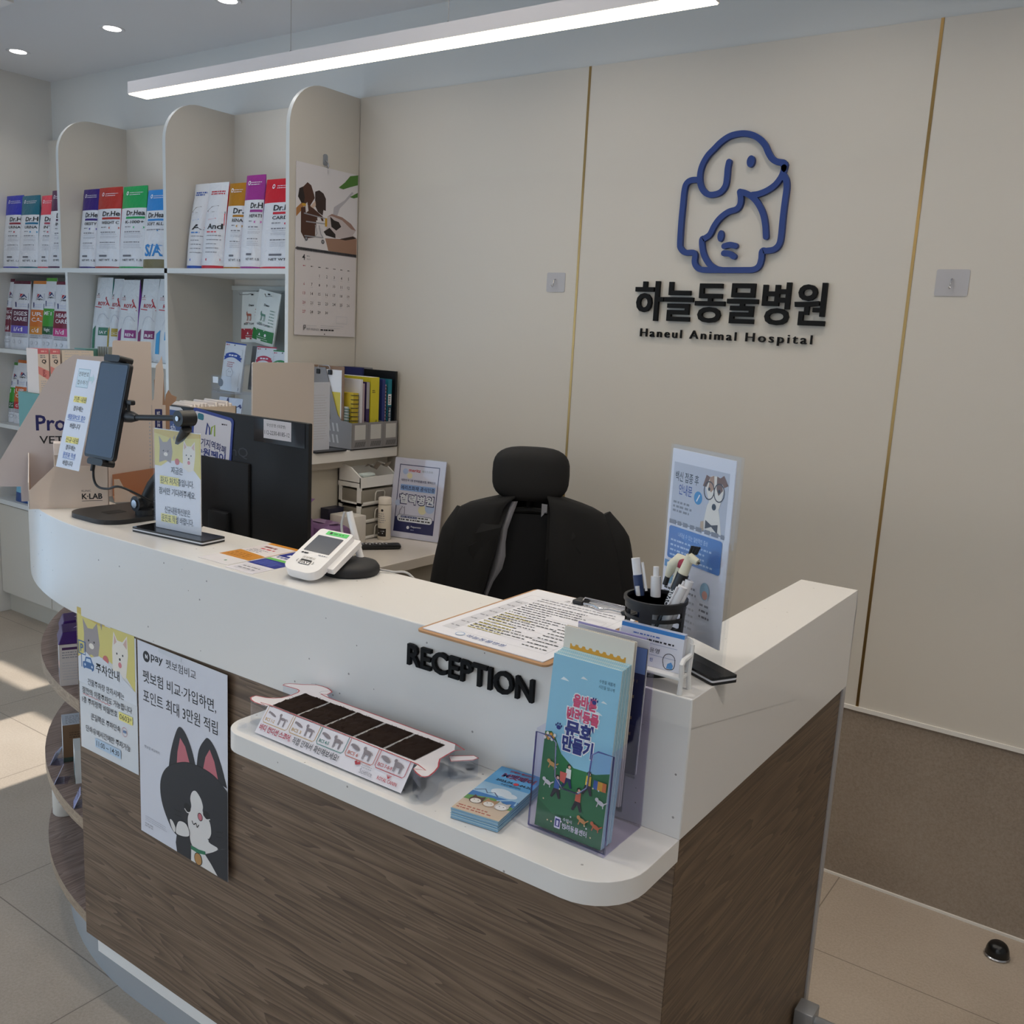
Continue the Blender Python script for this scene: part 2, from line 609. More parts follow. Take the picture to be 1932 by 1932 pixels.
def wood(stretch, dark='4f4034', mid='725e4c', light='8a7562', seed=0.0):
    def fn(nt, b):
        p = world_pos(nt, scale=stretch, loc=(seed, seed * 1.7, seed * 0.6))
        n1 = nd(nt, 'ShaderNodeTexNoise', i_Scale=1.5, i_Detail=3.0, i_Roughness=0.55, i_Distortion=0.25)
        nt.links.new(p, n1.inputs['Vector'])
        # rings of the broad noise make the cathedral lines
        m1 = nd(nt, 'ShaderNodeMath', operation='MULTIPLY'); m1.inputs[1].default_value = 26.0
        nt.links.new(n1.outputs['Fac'], m1.inputs[0])
        s1 = nd(nt, 'ShaderNodeMath', operation='FRACT')
        nt.links.new(m1.outputs[0], s1.inputs[0])
        n2 = nd(nt, 'ShaderNodeTexNoise', i_Scale=9.0, i_Detail=5.0, i_Roughness=0.65)
        nt.links.new(p, n2.inputs['Vector'])
        n3 = nd(nt, 'ShaderNodeTexNoise', i_Scale=34.0, i_Detail=2.0, i_Roughness=0.5)
        nt.links.new(p, n3.inputs['Vector'])
        a = nd(nt, 'ShaderNodeMath', operation='MULTIPLY_ADD'); a.inputs[1].default_value = 0.30
        nt.links.new(s1.outputs[0], a.inputs[0])
        c = nd(nt, 'ShaderNodeMath', operation='MULTIPLY'); c.inputs[1].default_value = 0.42
        nt.links.new(n2.outputs['Fac'], c.inputs[0])
        nt.links.new(c.outputs[0], a.inputs[2])
        e = nd(nt, 'ShaderNodeMath', operation='MULTIPLY_ADD'); e.inputs[1].default_value = 0.30
        nt.links.new(n3.outputs['Fac'], e.inputs[0]); nt.links.new(a.outputs[0], e.inputs[2])
        r = ramp(nt, [(0.28, dark), (0.5, mid), (0.74, light)])
        nt.links.new(e.outputs[0], r.inputs[0])
        nt.links.new(r.outputs[0], b.inputs['Base Color'])
        bp = nd(nt, 'ShaderNodeBump', i_Strength=0.12, i_Distance=0.002)
        nt.links.new(e.outputs[0], bp.inputs['Height'])
        nt.links.new(bp.outputs[0], b.inputs['Normal'])
    return fn
WOOD_X = nodes_mat('wood_front', wood((0.30, 7.0, 7.0)), rough=0.5)
WOOD_Y = nodes_mat('wood_side', wood((7.0, 0.30, 7.0), '4a3a2c', '65523f', '7b6750', 3.0), rough=0.5)
WOOD_S = nodes_mat('wood_shelf', wood((8.0, 0.6, 7.0), '66544a', '87736a', '9d8a80', 7.0), rough=0.45)
WOOD_E = nodes_mat('wood_edge', wood((2.0, 2.0, 14.0), '8d7a66', 'a18d78', 'b5a18b', 5.0), rough=0.5)

CC = (-1.74, 2.15)                     # centre of the curved end
def arc(r, a0, a1, n):
    return [(CC[0] - r * sin(radians(a0 + (a1 - a0) * k / n)), CC[1] - r * cos(radians(a0 + (a1 - a0) * k / n))) for k in range(n + 1)]
XY = lambda u, v, d: Vector((u, v, d))

ctr = thing('reception_counter', 'curved white and wood reception counter with a RECEPTION sign on its front', 'counter', (-1.3, 1.15, 0))
inner = [(-2.43, 1.75)] + [(-1.93 - 0.5 * cos(radians(t)), 1.75 - 0.5 * sin(radians(t))) for t in range(6, 90, 6)] + [(-1.93, 1.25)]
outer = [(-0.44, 1.788), (-0.44, 1.05)] + arc(1.1, 0, 75, 24) + [(-2.80, 2.36), (-2.668, 2.361), (-2.668, 2.705)]
inr = [(-0.549, 1.788), (-0.549, 1.25), (-1.93, 1.25)] + [(-1.93 - 0.5 * sin(radians(t)), 1.75 - 0.5 * cos(radians(t))) for t in range(6, 96, 6)] + [(-2.43, 2.705)]
def offset_path(P, d):
    out = []
    for i, p in enumerate(P):
        a = Vector(P[max(i - 1, 0)]); b_ = Vector(P[i]); c = Vector(P[min(i + 1, len(P) - 1)])
        n1 = Vector((-(b_ - a).y, (b_ - a).x)).normalized() if i > 0 else None
        n2 = Vector((-(c - b_).y, (c - b_).x)).normalized() if i < len(P) - 1 else None
        n1 = n1 or n2; n2 = n2 or n1
        m = (n1 + n2).normalized()
        out.append(b_ - m * (-d) / max(0.35, m.dot(n1)) if False else b_ + m * d / max(0.35, m.dot(n1)))
    return [(p.x, p.y) for p in out]
apr = offset_path(outer, -0.03)        # inner face of the apron
if (Vector(apr[5]) - Vector(CC)).length > 1.1:
    apr = offset_path(outer, 0.03)
b = Mb()
b.prism(outer + inr[::-1], XY, 1.062, 1.1, SOLID, smooth=True)
top_faces = len(b.f)
b2 = Mb()
n = len(outer)
ring = lambda P, z: [Vector((p[0], p[1], z)) for p in P]
vs = ring(outer, 0.909) + ring(apr, 0.909) + ring(apr, 1.062) + ring(outer, 1.062)
fs = []
for i in range(n - 1):
    for k in (0, 1, 3):
        o1, o2 = k * n, ((k + 1) % 4) * n
        fs.append((o1 + i, o1 + i + 1, o2 + i + 1, o2 + i))
fs += [(0, n, 2 * n, 3 * n), (4 * n - 1, 3 * n - 1, 2 * n - 1, n - 1)]
b.add(vs, fs, SOLID, True)
o = b.build('countertop', ctr, weld=True)
bm = bmesh.new(); bm.from_mesh(o.data)
bmesh.ops.recalc_face_normals(bm, faces=bm.faces)
bm.to_mesh(o.data); bm.free()
md = o.modifiers.new('edge', 'BEVEL'); md.width = 0.004; md.segments = 2; md.limit_method = 'ANGLE'; md.angle_limit = radians(50)
# low ledge with rounded corners in front of the band
tray = rrect(-1.152, 0.886, -0.441, 1.052, (0.045, 0.075, 0.0, 0.0), 8)
Mb().prism(tray, XY, 0.878, 0.9095, SOLID, smooth=True).build('front_ledge', ctr, bevel=0.006, weld=True, seg=3)
b = Mb()
b.box(-1.843, 1.055, 0.16, -0.446, 1.08, 0.909, WOOD_X)
b.build('front_panel', ctr)
Mb().box(-0.47, 1.056, 0.06, -0.445, 1.772, 0.909, WOOD_Y).build('side_panel', ctr)
Mb().box(-0.56, 1.772, 0, -0.4405, 1.79, 0.9085, mat('b4b2b2', 0.4, 0.3)).build('end_panel', ctr, label='pale grey end panel', bevel=0.002)
b = Mb()
body = [(-0.47, 1.08), (-0.47, 1.24), (-1.84, 1.24), (-1.84, 1.08)][::-1]
b.box(-1.84, 1.08, 0.10, -0.47, 1.235, 0.909, WHITE_PLASTIC)
b.build('cabinet_body', ctr)
# wall under the back ledge
b = Mb()
b.box(-2.668, 2.0, 0, -2.505, 2.70, 1.062, mat('cfc8b8', 0.6))
b.box(-2.668, 2.0, 1.032, -2.475, 2.70, 1.062, mat('d4cdbf', 0.6))
b.build('ledge_support', ctr, label='beige panel under the ledge')
for k, (z0, z1) in enumerate(((0.672, 0.70), (0.392, 0.42), (0.16, 0.186))):
    sh = [(-1.82, CC[1] - 1.084)] + arc(1.085, 4, 75, 22) + [(-2.66, 2.3)] + arc(0.86, 75, 4, 16) + [(-1.82, CC[1] - 0.86)]
    Mb().prism(sh[::-1], XY, z0, z1, WOOD_S, WOOD_E, smooth=True).build('open_shelf', ctr, bevel=0.0015, weld=True)
b = Mb()
back = arc(0.86, 4, 78, 18) + arc(0.845, 78, 4, 18)
b.prism(back[::-1], XY, 0.0, 0.909, mat('d9d5ce', 0.6), smooth=True)
b.build('curved_back', ctr)
kick = [(-0.5, 1.115)] + [(-1.74, 1.11)] + arc(1.04, 3, 74, 22) + arc(1.02, 74, 3, 22) + [(-1.74, 1.135), (-0.5, 1.135)]
KICK = mat('b9bec4', 0.25, 0.35)
Mb().prism(kick[::-1], XY, 0.0, 0.162, KICK, smooth=True).build('kick_plate', ctr, label='shiny grey kick plate', weld=True)

# ---------------------------------------------------------------- wall shelving
SHELF = mat('e3e4e2', 0.45)
SHELF_IN = mat('d6d0c6', 0.55)
SY = 2.368
sh = thing('shelving_unit', 'white built-in wall shelving with arched dividers full of pet food bags', 'shelves', (-3.75, 2.55, 0))
YZ = lambda x: (lambda u, v, d: Vector((x + d, u, v)))

def arched(x0, x1, zb, zt=2.384, r=0.16):
    pts = [(SY, zb), (2.712, zb), (2.712, zt)] + [(SY + r - r * sin(t * pi / 20), zt - r + r * cos(t * pi / 20)) for t in range(0, 11)]
    b = Mb()
    b.prism(pts, YZ(0), x0, x1, SHELF_IN, SHELF, smooth=True)
    return b
arched(-2.69, -2.672, 0.0).build('side_panel', sh)
arched(-3.405, -3.386, 0.0).build('divider', sh)
arched(-4.175, -4.156, 1.735).build('divider', sh)
Mb().box(-4.132, SY, 0.60, -4.113, 2.70, 1.716, SHELF).build('divider', sh)
for (x0, x1, z0, z1) in ((-4.83, -2.69, 1.716, 1.735), (-4.83, -3.405, 1.334, 1.353), (-4.83, -4.132, 0.965, 0.984), (-4.113, -3.405, 0.95, 0.969), (-3.386, -2.69, 1.09, 1.109)):
    Mb().box(x0, SY, z0, x1, 2.70, z1, SHELF).build('shelf', sh)
Mb().box(-4.83, 2.70, 0.6, -2.69, 2.7125, 2.384, SHELF_IN).build('back_panel', sh)
b = Mb()
b.box(-4.83, 2.41, 0.0, -3.405, 2.7, 0.10, mat('c9c2b4', 0.6))
b.box(-4.83, 2.385, 0.10, -3.405, 2.7, 0.578, mat('d3ccbf', 0.5))
b.build('base_cabinet', sh)
for k in range(3):
    Mb().box(-4.825 + k * 0.473, 2.372, 0.11, -4.825 + k * 0.473 + 0.468, 2.385, 0.57, mat('d8d1c5', 0.45)).build('cabinet_door', sh)
Mb().box(-4.83, 2.36, 0.578, -3.405, 2.705, 0.60, SHELF).build('base_top', sh)
Mb().box(-3.386, 2.685, 1.672, -2.69, 2.70, 1.69, mat('c9cdc9', 0.5)).box(-3.386, 2.69, 1.36, -2.69, 2.70, 1.672, mat('b9bdbb', 0.6)).build('peg_panel', sh)

# ---------------------------------------------------------------- printed pouches
def foil(color, rough=0.28, bump=0.35):
    k = ('foil', str(color), rough, bump)
    if k in MATS:
        return MATS[k]
    def fn(nt, b):
        b.inputs['Base Color'].default_value = lin(color)
        p = world_pos(nt)
        n = nd(nt, 'ShaderNodeTexNoise', i_Scale=24.0, i_Detail=3.0, i_Roughness=0.5, i_Distortion=1.2)
        nt.links.new(p, n.inputs['Vector'])
        bp = nd(nt, 'ShaderNodeBump', i_Strength=bump, i_Distance=0.012)
        nt.links.new(n.outputs['Fac'], bp.inputs['Height'])
        nt.links.new(bp.outputs[0], b.inputs['Normal'])
    MATS[k] = nodes_mat('foil_film', fn, rough=rough)
    return MATS[k]

def pouch(name, label, x0, x1, z0, z1, y, bands, draw, side=None, T=0.06, group=None, M=None, cat='pet food bag', lean=0.02, taper=0.05):
    """Stand-up bag: front bulges, seal at the top is flat. bands: [(end fraction, material)] from the bottom."""
    w, h = x1 - x0, z1 - z0
    def half(v):
        return T / 2 * max(0.0, 1 - (max(v, 0) / h) ** 2.4) + 0.0025
    def gu(u):
        return 0.30 + 0.70 * (1 - abs(2 * u / w - 1) ** 3.5)
    def f(u, v, d=0):
        s = 1 - taper * (v / h) ** 2
        x = x0 + w / 2 + (u - w / 2) * s
        p = Vector((x, y + lean * v / h - half(v) * gu(u) - d, z0 + v))
        return M @ p if M is not None else p
    def bk(u, v):
        s = 1 - taper * (v / h) ** 2
        p = Vector((x0 + w / 2 + (u - w / 2) * s, y + lean * v / h + half(v) * gu(u), z0 + v))
        return M @ p if M is not None else p
    cuts = sorted(set([k / 14 for k in range(15)] + [e for e, _ in bands]))
    def bandmat(j):
        c = (cuts[j] + cuts[j + 1]) / 2
        for e, m in bands:
            if c < e:
                return m
        return bands[-1][1]
    NU = 10
    b = Mb()
    b.grid(lambda i, j: f(w * i / NU, h * cuts[j]), NU, len(cuts) - 1, lambda i, j: bandmat(j))
    b.grid(lambda i, j: bk(w * i / NU, h * cuts[j]), NU, len(cuts) - 1, side or bandmat(2), flip=True)
    sm = lambda i, j: side or bandmat(j)
    for uu, fl in ((0, False), (w, True)):
        b.grid(lambda i, j: (bk(uu, h * cuts[j]) if i == 0 else f(uu, h * cuts[j])), 1, len(cuts) - 1, sm, smooth=False, flip=fl)
    b.grid(lambda i, j: (f(w * i / NU, 0) if j == 1 else bk(w * i / NU, 0)), NU, 1, side or bandmat(0), smooth=False)
    b.grid(lambda i, j: (f(w * i / NU, h) if j == 0 else bk(w * i / NU, h)), NU, 1, bandmat(len(cuts) - 2), smooth=False)
    if draw:
        draw(Sheet(b, f, d0=0.0009, step=6e-5), w, h)
    base = Vector(((x0 + x1) / 2, y, z0))
    if M is not None:
        base = M @ base
    return b.build(name, base=base, label=label, cat=cat, group=group)

FILM = foil('e4e5ea')
FILM_G = foil('d9dcdf')
NAVY = mat('1f2a66', 0.4)
def drh(color, brand, name, chip, u0=0.40, bar=None, sa=False):
    col = foil(color, 0.3, 0.2)
    barm = mat(bar or color, 0.4)
    def fn(s, w, h):
        wh = mat('e8e4ec', 0.5)
        s.disc(0.24 * w, 0.917 * h, 0.0085, wh); s.disc(0.24 * w, 0.917 * h, 0.0045, mat(color, 0.4))
        s.micro(0.34 * w, 0.925 * h, 0.9 * w, 2, 0.008, 0.0028, wh, seed=3)
        U = u0 * w
        R = 0.985 * w
        s.text(brand, U, 0.645 * h, INK, h=0.021, w=R - U, bold=0.022)
        s.rect(U, 0.605 * h, R, 0.63 * h, barm, 6, 1)
        s.text(name, U, 0.548 * h, INK, h=0.0125, w=(R - U) * 0.98, bold=0.012)
        if sa:
            s.text('S/A', 0.24 * w, 0.16 * h, mat('2f86cc', 0.4), h=0.05, w=0.70 * w, bold=0.03)
            s.micro(U, 0.50 * h, R, 1, 0.01, 0.004, GREYINK, seed=1); s.rrect(0.70 * w, 0.475 * h, R, 0.495 * h, 0.003, mat('5b9bd6', 0.5))
            s.micro(0.25 * w, 0.30 * h, 0.95 * w, 1, 0.01, 0.003, mat('5b9bd6'), seed=1)
            return
        s.micro(U, 0.515 * h, U + (R - U) * 0.45, 1, 0.01, 0.004, GREYINK, seed=2)
        s.rrect(U + (R - U) * 0.5, 0.49 * h, R, 0.512 * h, 0.003, mat(chip, 0.5))
        s.micro(U, 0.455 * h, R, 1, 0.01, 0.0045, GREYINK, seed=5)
        for k, vv in enumerate((0.425, 0.40, 0.385, 0.33, 0.30, 0.28, 0.26)):
            s.micro(U, vv * h, R, 1, 0.01, 0.0018 if k != 3 else 0.004, LINK if k != 3 else GREYINK, seed=7 + k)
        s.rrect(U, 0.15 * h, U + (R - U) * 0.5, 0.172 * h, 0.002, mat('6d6d75', 0.5))
        s.text('NET WT. 1.5', U, 0.098 * h, INK, h=0.0085, w=(R - U) * 0.97, bold=0.01)
    bottom = foil('7c7350', 0.35, 0.3) if sa else col
    bands = [(0.125 if sa else 0.032, bottom), (0.735, FILM), (1.0, col)]
    return bands, fn

G1 = 'dry food bags on the top shelf'
for (lab, x0, x1, zt, y, col, brand, name, chip, u0, kw, side) in (
    ('bag with royal blue top band, leftmost on the top shelf', -4.83, -4.665, 2.085, 2.50, '2b34b4', 'Dr.H', 'URINA', 'b03040', 0.45, dict(bar='8e2436'), None),
    ('bag with teal top band on the top shelf left bay', -4.672, -4.504, 2.078, 2.48, '14687f', 'Dr.H', 'URINA', '4a9ac4', 0.45, dict(bar='1c6f96'), '14687f'),
    ('bag with coral red top band on the top shelf left bay', -4.508, -4.385, 2.074, 2.50, 'dc4358', 'Dr', 'INT', 'c86a78', 0.55, dict(bar='b04a60'), None),
    ('bag with dark plum top band beside the left arched divider', -4.392, -4.262, 2.09, 2.46, '4a1548', 'Dr', 'INT', '6a4a78', 0.60, dict(), None),
    ('bag with deep purple top band, obesity formula', -4.15, -4.018, 2.085, 2.49, '35177a', 'Dr.He', 'OBESITY', '7060a8', 0.42, dict(), '3a1c86'),
    ('bag with brick red top band, weight control formula', -4.016, -3.835, 2.085, 2.47, 'b5322a', 'Dr.He', 'WEIGHT C', 'cc6a5a', 0.36, dict(), 'c03038'),
    ('bag with bright green top band in the middle bay', -3.834, -3.654, 2.082, 2.47, '1fa058', 'Dr.Hea', 'K-1000+', '50b880', 0.34, dict(), None),
    ('bag with sky blue top band and big S/A letters', -3.652, -3.497, 2.06, 2.46, '2f88d2', 'Dr.Heali', 'SOFT ALLE', '5b9bd6', 0.24, dict(sa=True), '2a9a60'),
    ('bag with mustard gold top band, renal formula', -3.14, -3.034, 2.065, 2.50, 'b37a16', 'Dr.', 'RENA', 'c89a50', 0.52, dict(), 'c88a1c'),
    ('bag with magenta top band, hepatic formula', -3.032, -2.918, 2.088, 2.48, '9c2f8c', 'Dr.H', 'HEPATI', 'd070b8', 0.50, dict(), 'a044a8'),
    ('bag with red top band, cardiac formula, nearest the calendar', -2.916, -2.70, 2.067, 2.47, 'd01c30', 'Dr.Heal', 'CARDIAC', 'd85868', 0.34, dict(), None),
):
    bands, fn = drh(col, brand, name, chip, u0, **kw)
    pouch('pet_food_bag', lab, x0, x1, 1.7355, zt, 2.456 + (y - 2.48) * 0.35, bands, fn, side=foil(side, 0.3, 0.2) if side else None, group=G1)

def anb(c1, c2, letters):
    def fn(s, w, h):
        s.poly([(0.02 * w, 0.62 * h), (0.25 * w, 0.67 * h), (0.45 * w, 0.72 * h), (0.75 * w, 0.73 * h), (0.98 * w, 0.66 * h), (0.98 * w, 0.60 * h), (0.6 * w, 0.66 * h), (0.3 * w, 0.63 * h)], mat('5a4438', 0.5))
        s.poly([(0.02 * w, 0.45 * h), (0.05 * w, 0.61 * h), (0.3 * w, 0.66 * h), (0.98 * w, 0.64 * h), (0.98 * w, 0.5 * h), (0.7 * w, 0.58 * h), (0.4 * w, 0.57 * h), (0.15 * w, 0.48 * h)], mat(c2, 0.4))
        s.text(letters, 0.40 * w, 0.46 * h, INK, h=0.021, w=0.56 * w, bold=0.02)
        s.micro(0.40 * w, 0.435 * h, 0.97 * w, 1, 0.01, 0.005, mat(c2, 0.5), seed=2)
        s.micro(0.42 * w, 0.39 * h, 0.97 * w, 5, 0.016, 0.003, GREYINK, seed=4)
        s.micro(0.25 * w, 0.90 * h, 0.95 * w, 2, 0.009, 0.005, mat(c1, 0.5), seed=8)
        s.rrect(0.45 * w, 0.10 * h, 0.95 * w, 0.125 * h, 0.002, mat(c1, 0.5))
    return [(0.045, foil(c1, 0.3, 0.2)), (1.0, FILM)], fn
bn, fn = anb('1c4fb0', '3f86d0', 'A')
pouch('pet_food_bag', 'blue sided bag furthest left in the bay beside the calendar', -3.37, -3.268, 1.7355, 2.075, 2.475, bn, fn, side=foil('1d4fb4', 0.3), group=G1, T=0.09)
bn, fn = anb('c4182c', 'e05058', 'And')
pouch('pet_food_bag', 'crimson sided bag between the blue sided bag and the gold topped one', -3.266, -3.142, 1.7355, 2.073, 2.465, bn, fn, side=foil('c4142c', 0.3), group=G1, T=0.09)

def hills(c1, c2, l1, l2, code, thin):
    top = foil(thin, 0.35, 0.2)
    def fn(s, w, h):
        U = 0.36 * w
        s.frame(0.5 * w, 0.72 * h, 0.96 * w, 0.82 * h, 0.0012, GREYINK)
        s.poly([(0.56 * w, 0.755 * h), (0.56 * w, 0.81 * h), (0.72 * w, 0.81 * h)], mat('c02438', 0.4))
        s.poly([(0.60 * w, 0.755 * h), (0.76 * w, 0.81 * h), (0.92 * w, 0.755 * h)], NAVY)
        s.text("Hill's", 0.57 * w, 0.725 * h, INK, h=0.008, w=0.34 * w, bold=0.02)
        s.poly([(0.34 * w, 0.69 * h), (0.98 * w, 0.675 * h), (0.98 * w, 0.60 * h), (0.40 * w, 0.615 * h)], NAVY)
        s.micro(0.45 * w, 0.665 * h, 0.95 * w, 2, 0.011, 0.004, mat('d4d8ea'), seed=6, ragged=0.1)
        s.rect(0.20 * w, 0.345 * h, 0.985 * w, 0.585 * h, mat(c1, 0.4), 6, 4)
        wh = mat('f0ecf0', 0.5)
        s.text(l1, U, 0.495 * h, wh, h=0.019, w=0.6 * w, bold=0.014)
        if l2:
            s.text(l2, U, 0.415 * h, wh, h=0.019, w=0.6 * w, bold=0.014)
        s.rect(0.24 * w, 0.235 * h, 0.985 * w, 0.345 * h, mat(c2, 0.4), 6, 2)
        s.text(code, 0.42 * w, 0.262 * h, wh, h=0.021, w=0.42 * w, bold=0.012)
        s.rect(0.30 * w, 0.175 * h, 0.985 * w, 0.235 * h, mat('c2c2c8', 0.5), 6, 1)
        s.micro(0.36 * w, 0.22 * h, 0.95 * w, 2, 0.009, 0.003, GREYINK, seed=3)
        for k in (0.45, 0.75):
            s.disc(k * w, 0.11 * h, 0.009, mat('b4b6bc'), n=12); s.disc(k * w, 0.11 * h, 0.0075, mat('e2e3e8'), n=12)
    return [(0.955, FILM), (1.0, top)], fn
G2 = 'prescription food bags on the second shelf'
for (lab, x0, x1, zt, y, a) in (
    ('bag with maroon label cut by the left frame edge', -4.827, -4.782, 1.692, 2.50, ('6e1a32', '7c1c38', 'NG', 'CAR', 'i/d', '5c1230')),
    ('bag with maroon label and violet i/d code', -4.778, -4.612, 1.682, 2.47, ('5f2040', '6b5cc0', 'DIGES', 'CARE', 'i/d', '5c1230')),
    ('bag with orange label and c/d code', -4.608, -4.486, 1.684, 2.49, ('d4701c', 'd98a24', 'UR', 'CA', 'c/d', 'd88438')),
    ('bag with green label and metabolic text', -4.482, -4.384, 1.698, 2.48, ('3f9a2c', '1c5a30', 'MET', '', 'Weight', '58a03a')),
    ('bag with maroon HEART CARE label and pink h/d code', -4.378, -4.236, 1.682, 2.45, ('7c1a34', 'c83c84', 'HEAR', 'CARE', 'h/d', '6c1a34')),
):
    bands, fn = hills(*a)
    pouch('pet_food_bag', lab, x0, x1, 1.3535, zt, 2.456 + (y - 2.48) * 0.35, bands, fn, side=FILM, group=G2)
G4 = 'prescription food bags on the third shelf'
for (lab, x0, x1, zt, y, a) in (
    ('bag with green label on the third shelf', -4.827, -4.77, 1.282, 2.50, ('3f9a2c', '1c5a30', 'N', '', 'g', '4a8a3a')),
    ('bag with orange urinary care label on the third shelf', -4.768, -4.66, 1.298, 2.47, ('d0641c', 'c81c34', 'UR', 'CA', 'c/d', 'c86a28')),
    ('bag with magenta top edge and silver front on the third shelf', -4.656, -4.53, 1.298, 2.48, ('d8d8de', '9c2f8c', ' c', '', 'k', 'a83c90')),
):
    bands, fn = hills(*a)
    pouch('pet_food_bag', lab, x0, x1, 0.9845, zt, 2.456 + (y - 2.48) * 0.35, bands, fn, side=FILM, group=G4)

def royal(c, tag_):
    red = mat('b8182c', 0.45)
    def fn(s, w, h):
        s.disc(0.34 * w, 0.79 * h, 0.004, INK, n=8); s.micro(0.22 * w, 0.775 * h, 0.5 * w, 2, 0.008, 0.003, mat('c88a8a'), seed=2)
        for k in range(5):
            s.disc((0.84 + 0.03 * cos(k)) * w, (0.70 + 0.012 * k) * h, 0.003, red, n=8)
        s.text('ROYA', 0.42 * w, 0.645 * h, red, h=0.017, w=0.54 * w, bold=0.02)
        s.line([(0.26 * w, 0.628 * h), (0.6 * w, 0.622 * h), (0.97 * w, 0.618 * h)], 0.0035, red)
        s.rect(0.28 * w, 0.10 * h, 0.44 * w, 0.34 * h, mat(c, 0.45), 2, 4)
        s.poly([(0.28 * w, 0.34 * h), (0.44 * w, 0.34 * h), (0.44 * w, 0.39 * h)], mat(c, 0.45))
        s.rect(0.62 * w, 0.27 * h, 0.98 * w, 0.37 * h, mat(c, 0.45), 3, 2)
        s.text(tag_, 0.67 * w, 0.29 * h, PAPER, h=0.013, w=0.26 * w, bold=0.02)
        s.line([(0.5 * w, 0.44 * h), (0.6 * w, 0.52 * h), (0.8 * w, 0.54 * h), (0.95 * w, 0.48 * h)], 0.0018, mat('b4b8c4'), sm=4)
    return [(1.0, FILM_G)], fn
G3 = 'silver food bags behind the display boxes'
for (lab, x0, x1, zt, y, c, t, side) in (
    ('silver bag with green squares and turquoise side edge', -4.10, -3.965, 1.705, 2.55, '3a7a60', 'SAT', '4fb0b0'),
    ('silver bag with gold squares in the middle bay', -3.962, -3.88, 1.70, 2.54, 'b09a3c', 'S', 'a08c30'),
    ('silver bag with purple square and violet side edge', -3.875, -3.735, 1.695, 2.49, '8c2f7c', 'REN', 'a050c8'),
    ('silver bag with plum square, second from the divider', -3.73, -3.60, 1.70, 2.50, '7c2462', 'RE', None),
    ('silver bag with light blue squares next to the divider', -3.596, -3.42, 1.70, 2.46, '3a9ad0', 'HY', None),
):
    bands, fn = royal(c, t)
    pouch('pet_food_bag', lab, x0, x1, 1.3535, zt, 2.462 + (y - 2.48) * 0.3, bands, fn, side=foil(side, 0.3) if side else FILM_G, group=G3, T=0.08, taper=0.12)
bands, fn = royal('c0283c', 'RC')
pouch('pet_food_bag', 'small white bag low in the middle bay behind the cat cutout', -3.57, -3.42, 0.9695, 1.30, 2.47, bands, fn, side=FILM)

# hanging and standing treat pouches in the bay beside the calendar
def deer(s, cx, cy, k, m):
    s.poly([(cx - .9 * k, cy + .1 * k), (cx - .95 * k, cy + .75 * k), (cx - .7 * k, cy + 1.0 * k), (cx - .55 * k, cy + .45 * k), (cx + .7 * k, cy + .4 * k), (cx + .85 * k, cy - .1 * k), (cx + .4 * k, cy - .05 * k), (cx - .5 * k, cy - .1 * k)], m)
    for dx in (-.65, -.35, .35, .7):
        s.line([(cx + dx * k, cy), (cx + (dx + .12) * k, cy - .6 * k), (cx + (dx - .05) * k, cy - 1.2 * k)], .14 * k, m)
def topper(c, title, brandc):
    def fn(s, w, h):
        s.text('Daeo', 0.38 * w, 0.715 * h, INK, h=0.009, w=0.24 * w, bold=0.02)
        deer(s, 0.42 * w, 0.53 * h, 0.018, mat(brandc, 0.5))
        s.micro(0.28 * w, 0.40 * h, 0.5 * w, 1, .01, .002, mat(c), seed=2)
        s.text(title, 0.2 * w, 0.345 * h, INK, h=0.008, w=0.6 * w, bold=0.01)
        s.rect(0.03 * w, 0.06 * h, 0.97 * w, 0.27 * h, mat(c, 0.45), 6, 3)
        s.rrect(0.2 * w, 0.245 * h, 0.6 * w, 0.30 * h, 0.004, mat('dfe2dd'))
        s.rrect(0.32 * w, 0.04 * h, 0.5 * w, 0.085 * h, 0.002, mat('e8eae6'))
        s.poly([(0.36 * w, 0.16 * h), (0.40 * w, 0.21 * h), (0.44 * w, 0.16 * h)], PAPER); s.disc(0.66 * w, 0.18 * h, 0.006, PAPER, n=10)
        s.micro(0.3 * w, 0.135 * h, 0.8 * w, 2, 0.008, 0.0022, mat('d8dcd6'), seed=5)
        s.micro(0.7 * w, 0.66 * h, 0.92 * w, 6, 0.012, 0.003, mat(brandc), seed=9)
        s.disc(0.5 * w, 0.945 * h, 0.008, INK, ry=0.003, n=10)
    return [(1.0, foil('e2e6e2', 0.45, 0.15))], fn
def tilt(x, z, y, ang, yaw=0):
    return Matrix.Translation((x, y, z)) @ Matrix.Rotation(yaw, 4, 'Z') @ Matrix.Rotation(ang, 4, 'Y') @ Matrix.Translation((-x, -y, -z))
GP = 'treat pouches hanging on the pegboard'
bn, fn = topper('a92c3a', 'BEEF TOPPER', 'b0604a')
pouch('treat_pouch', 'hanging white pouch with red lower block and brown deer', -3.265, -3.13, 1.458, 1.664, 2.635, bn, fn, T=0.02, group=GP, cat='treat pouch', lean=0.01, taper=0.0, M=tilt(-3.2, 1.66, 2.635, -0.03))
bn, fn = topper('237a34', 'GREEN TOPPER', '5f8a78')
pouch('treat_pouch', 'tilted hanging pouch with green lower block and grey deer', -3.118, -2.985, 1.452, 1.665, 2.60, bn, fn, T=0.02, group=GP, cat='treat pouch', lean=0.01, taper=0.0, M=tilt(-3.05, 1.66, 2.60, 0.16))
bn, fn = topper('1d6a2c', 'TOPPER', '4a7a50')
pouch('treat_pouch', 'darker green pouch half hidden behind the tilted green one', -2.985, -2.85, 1.455, 1.60, 2.668, bn, fn, T=0.02, group=GP, cat='treat pouch', lean=0.0, taper=0.0)
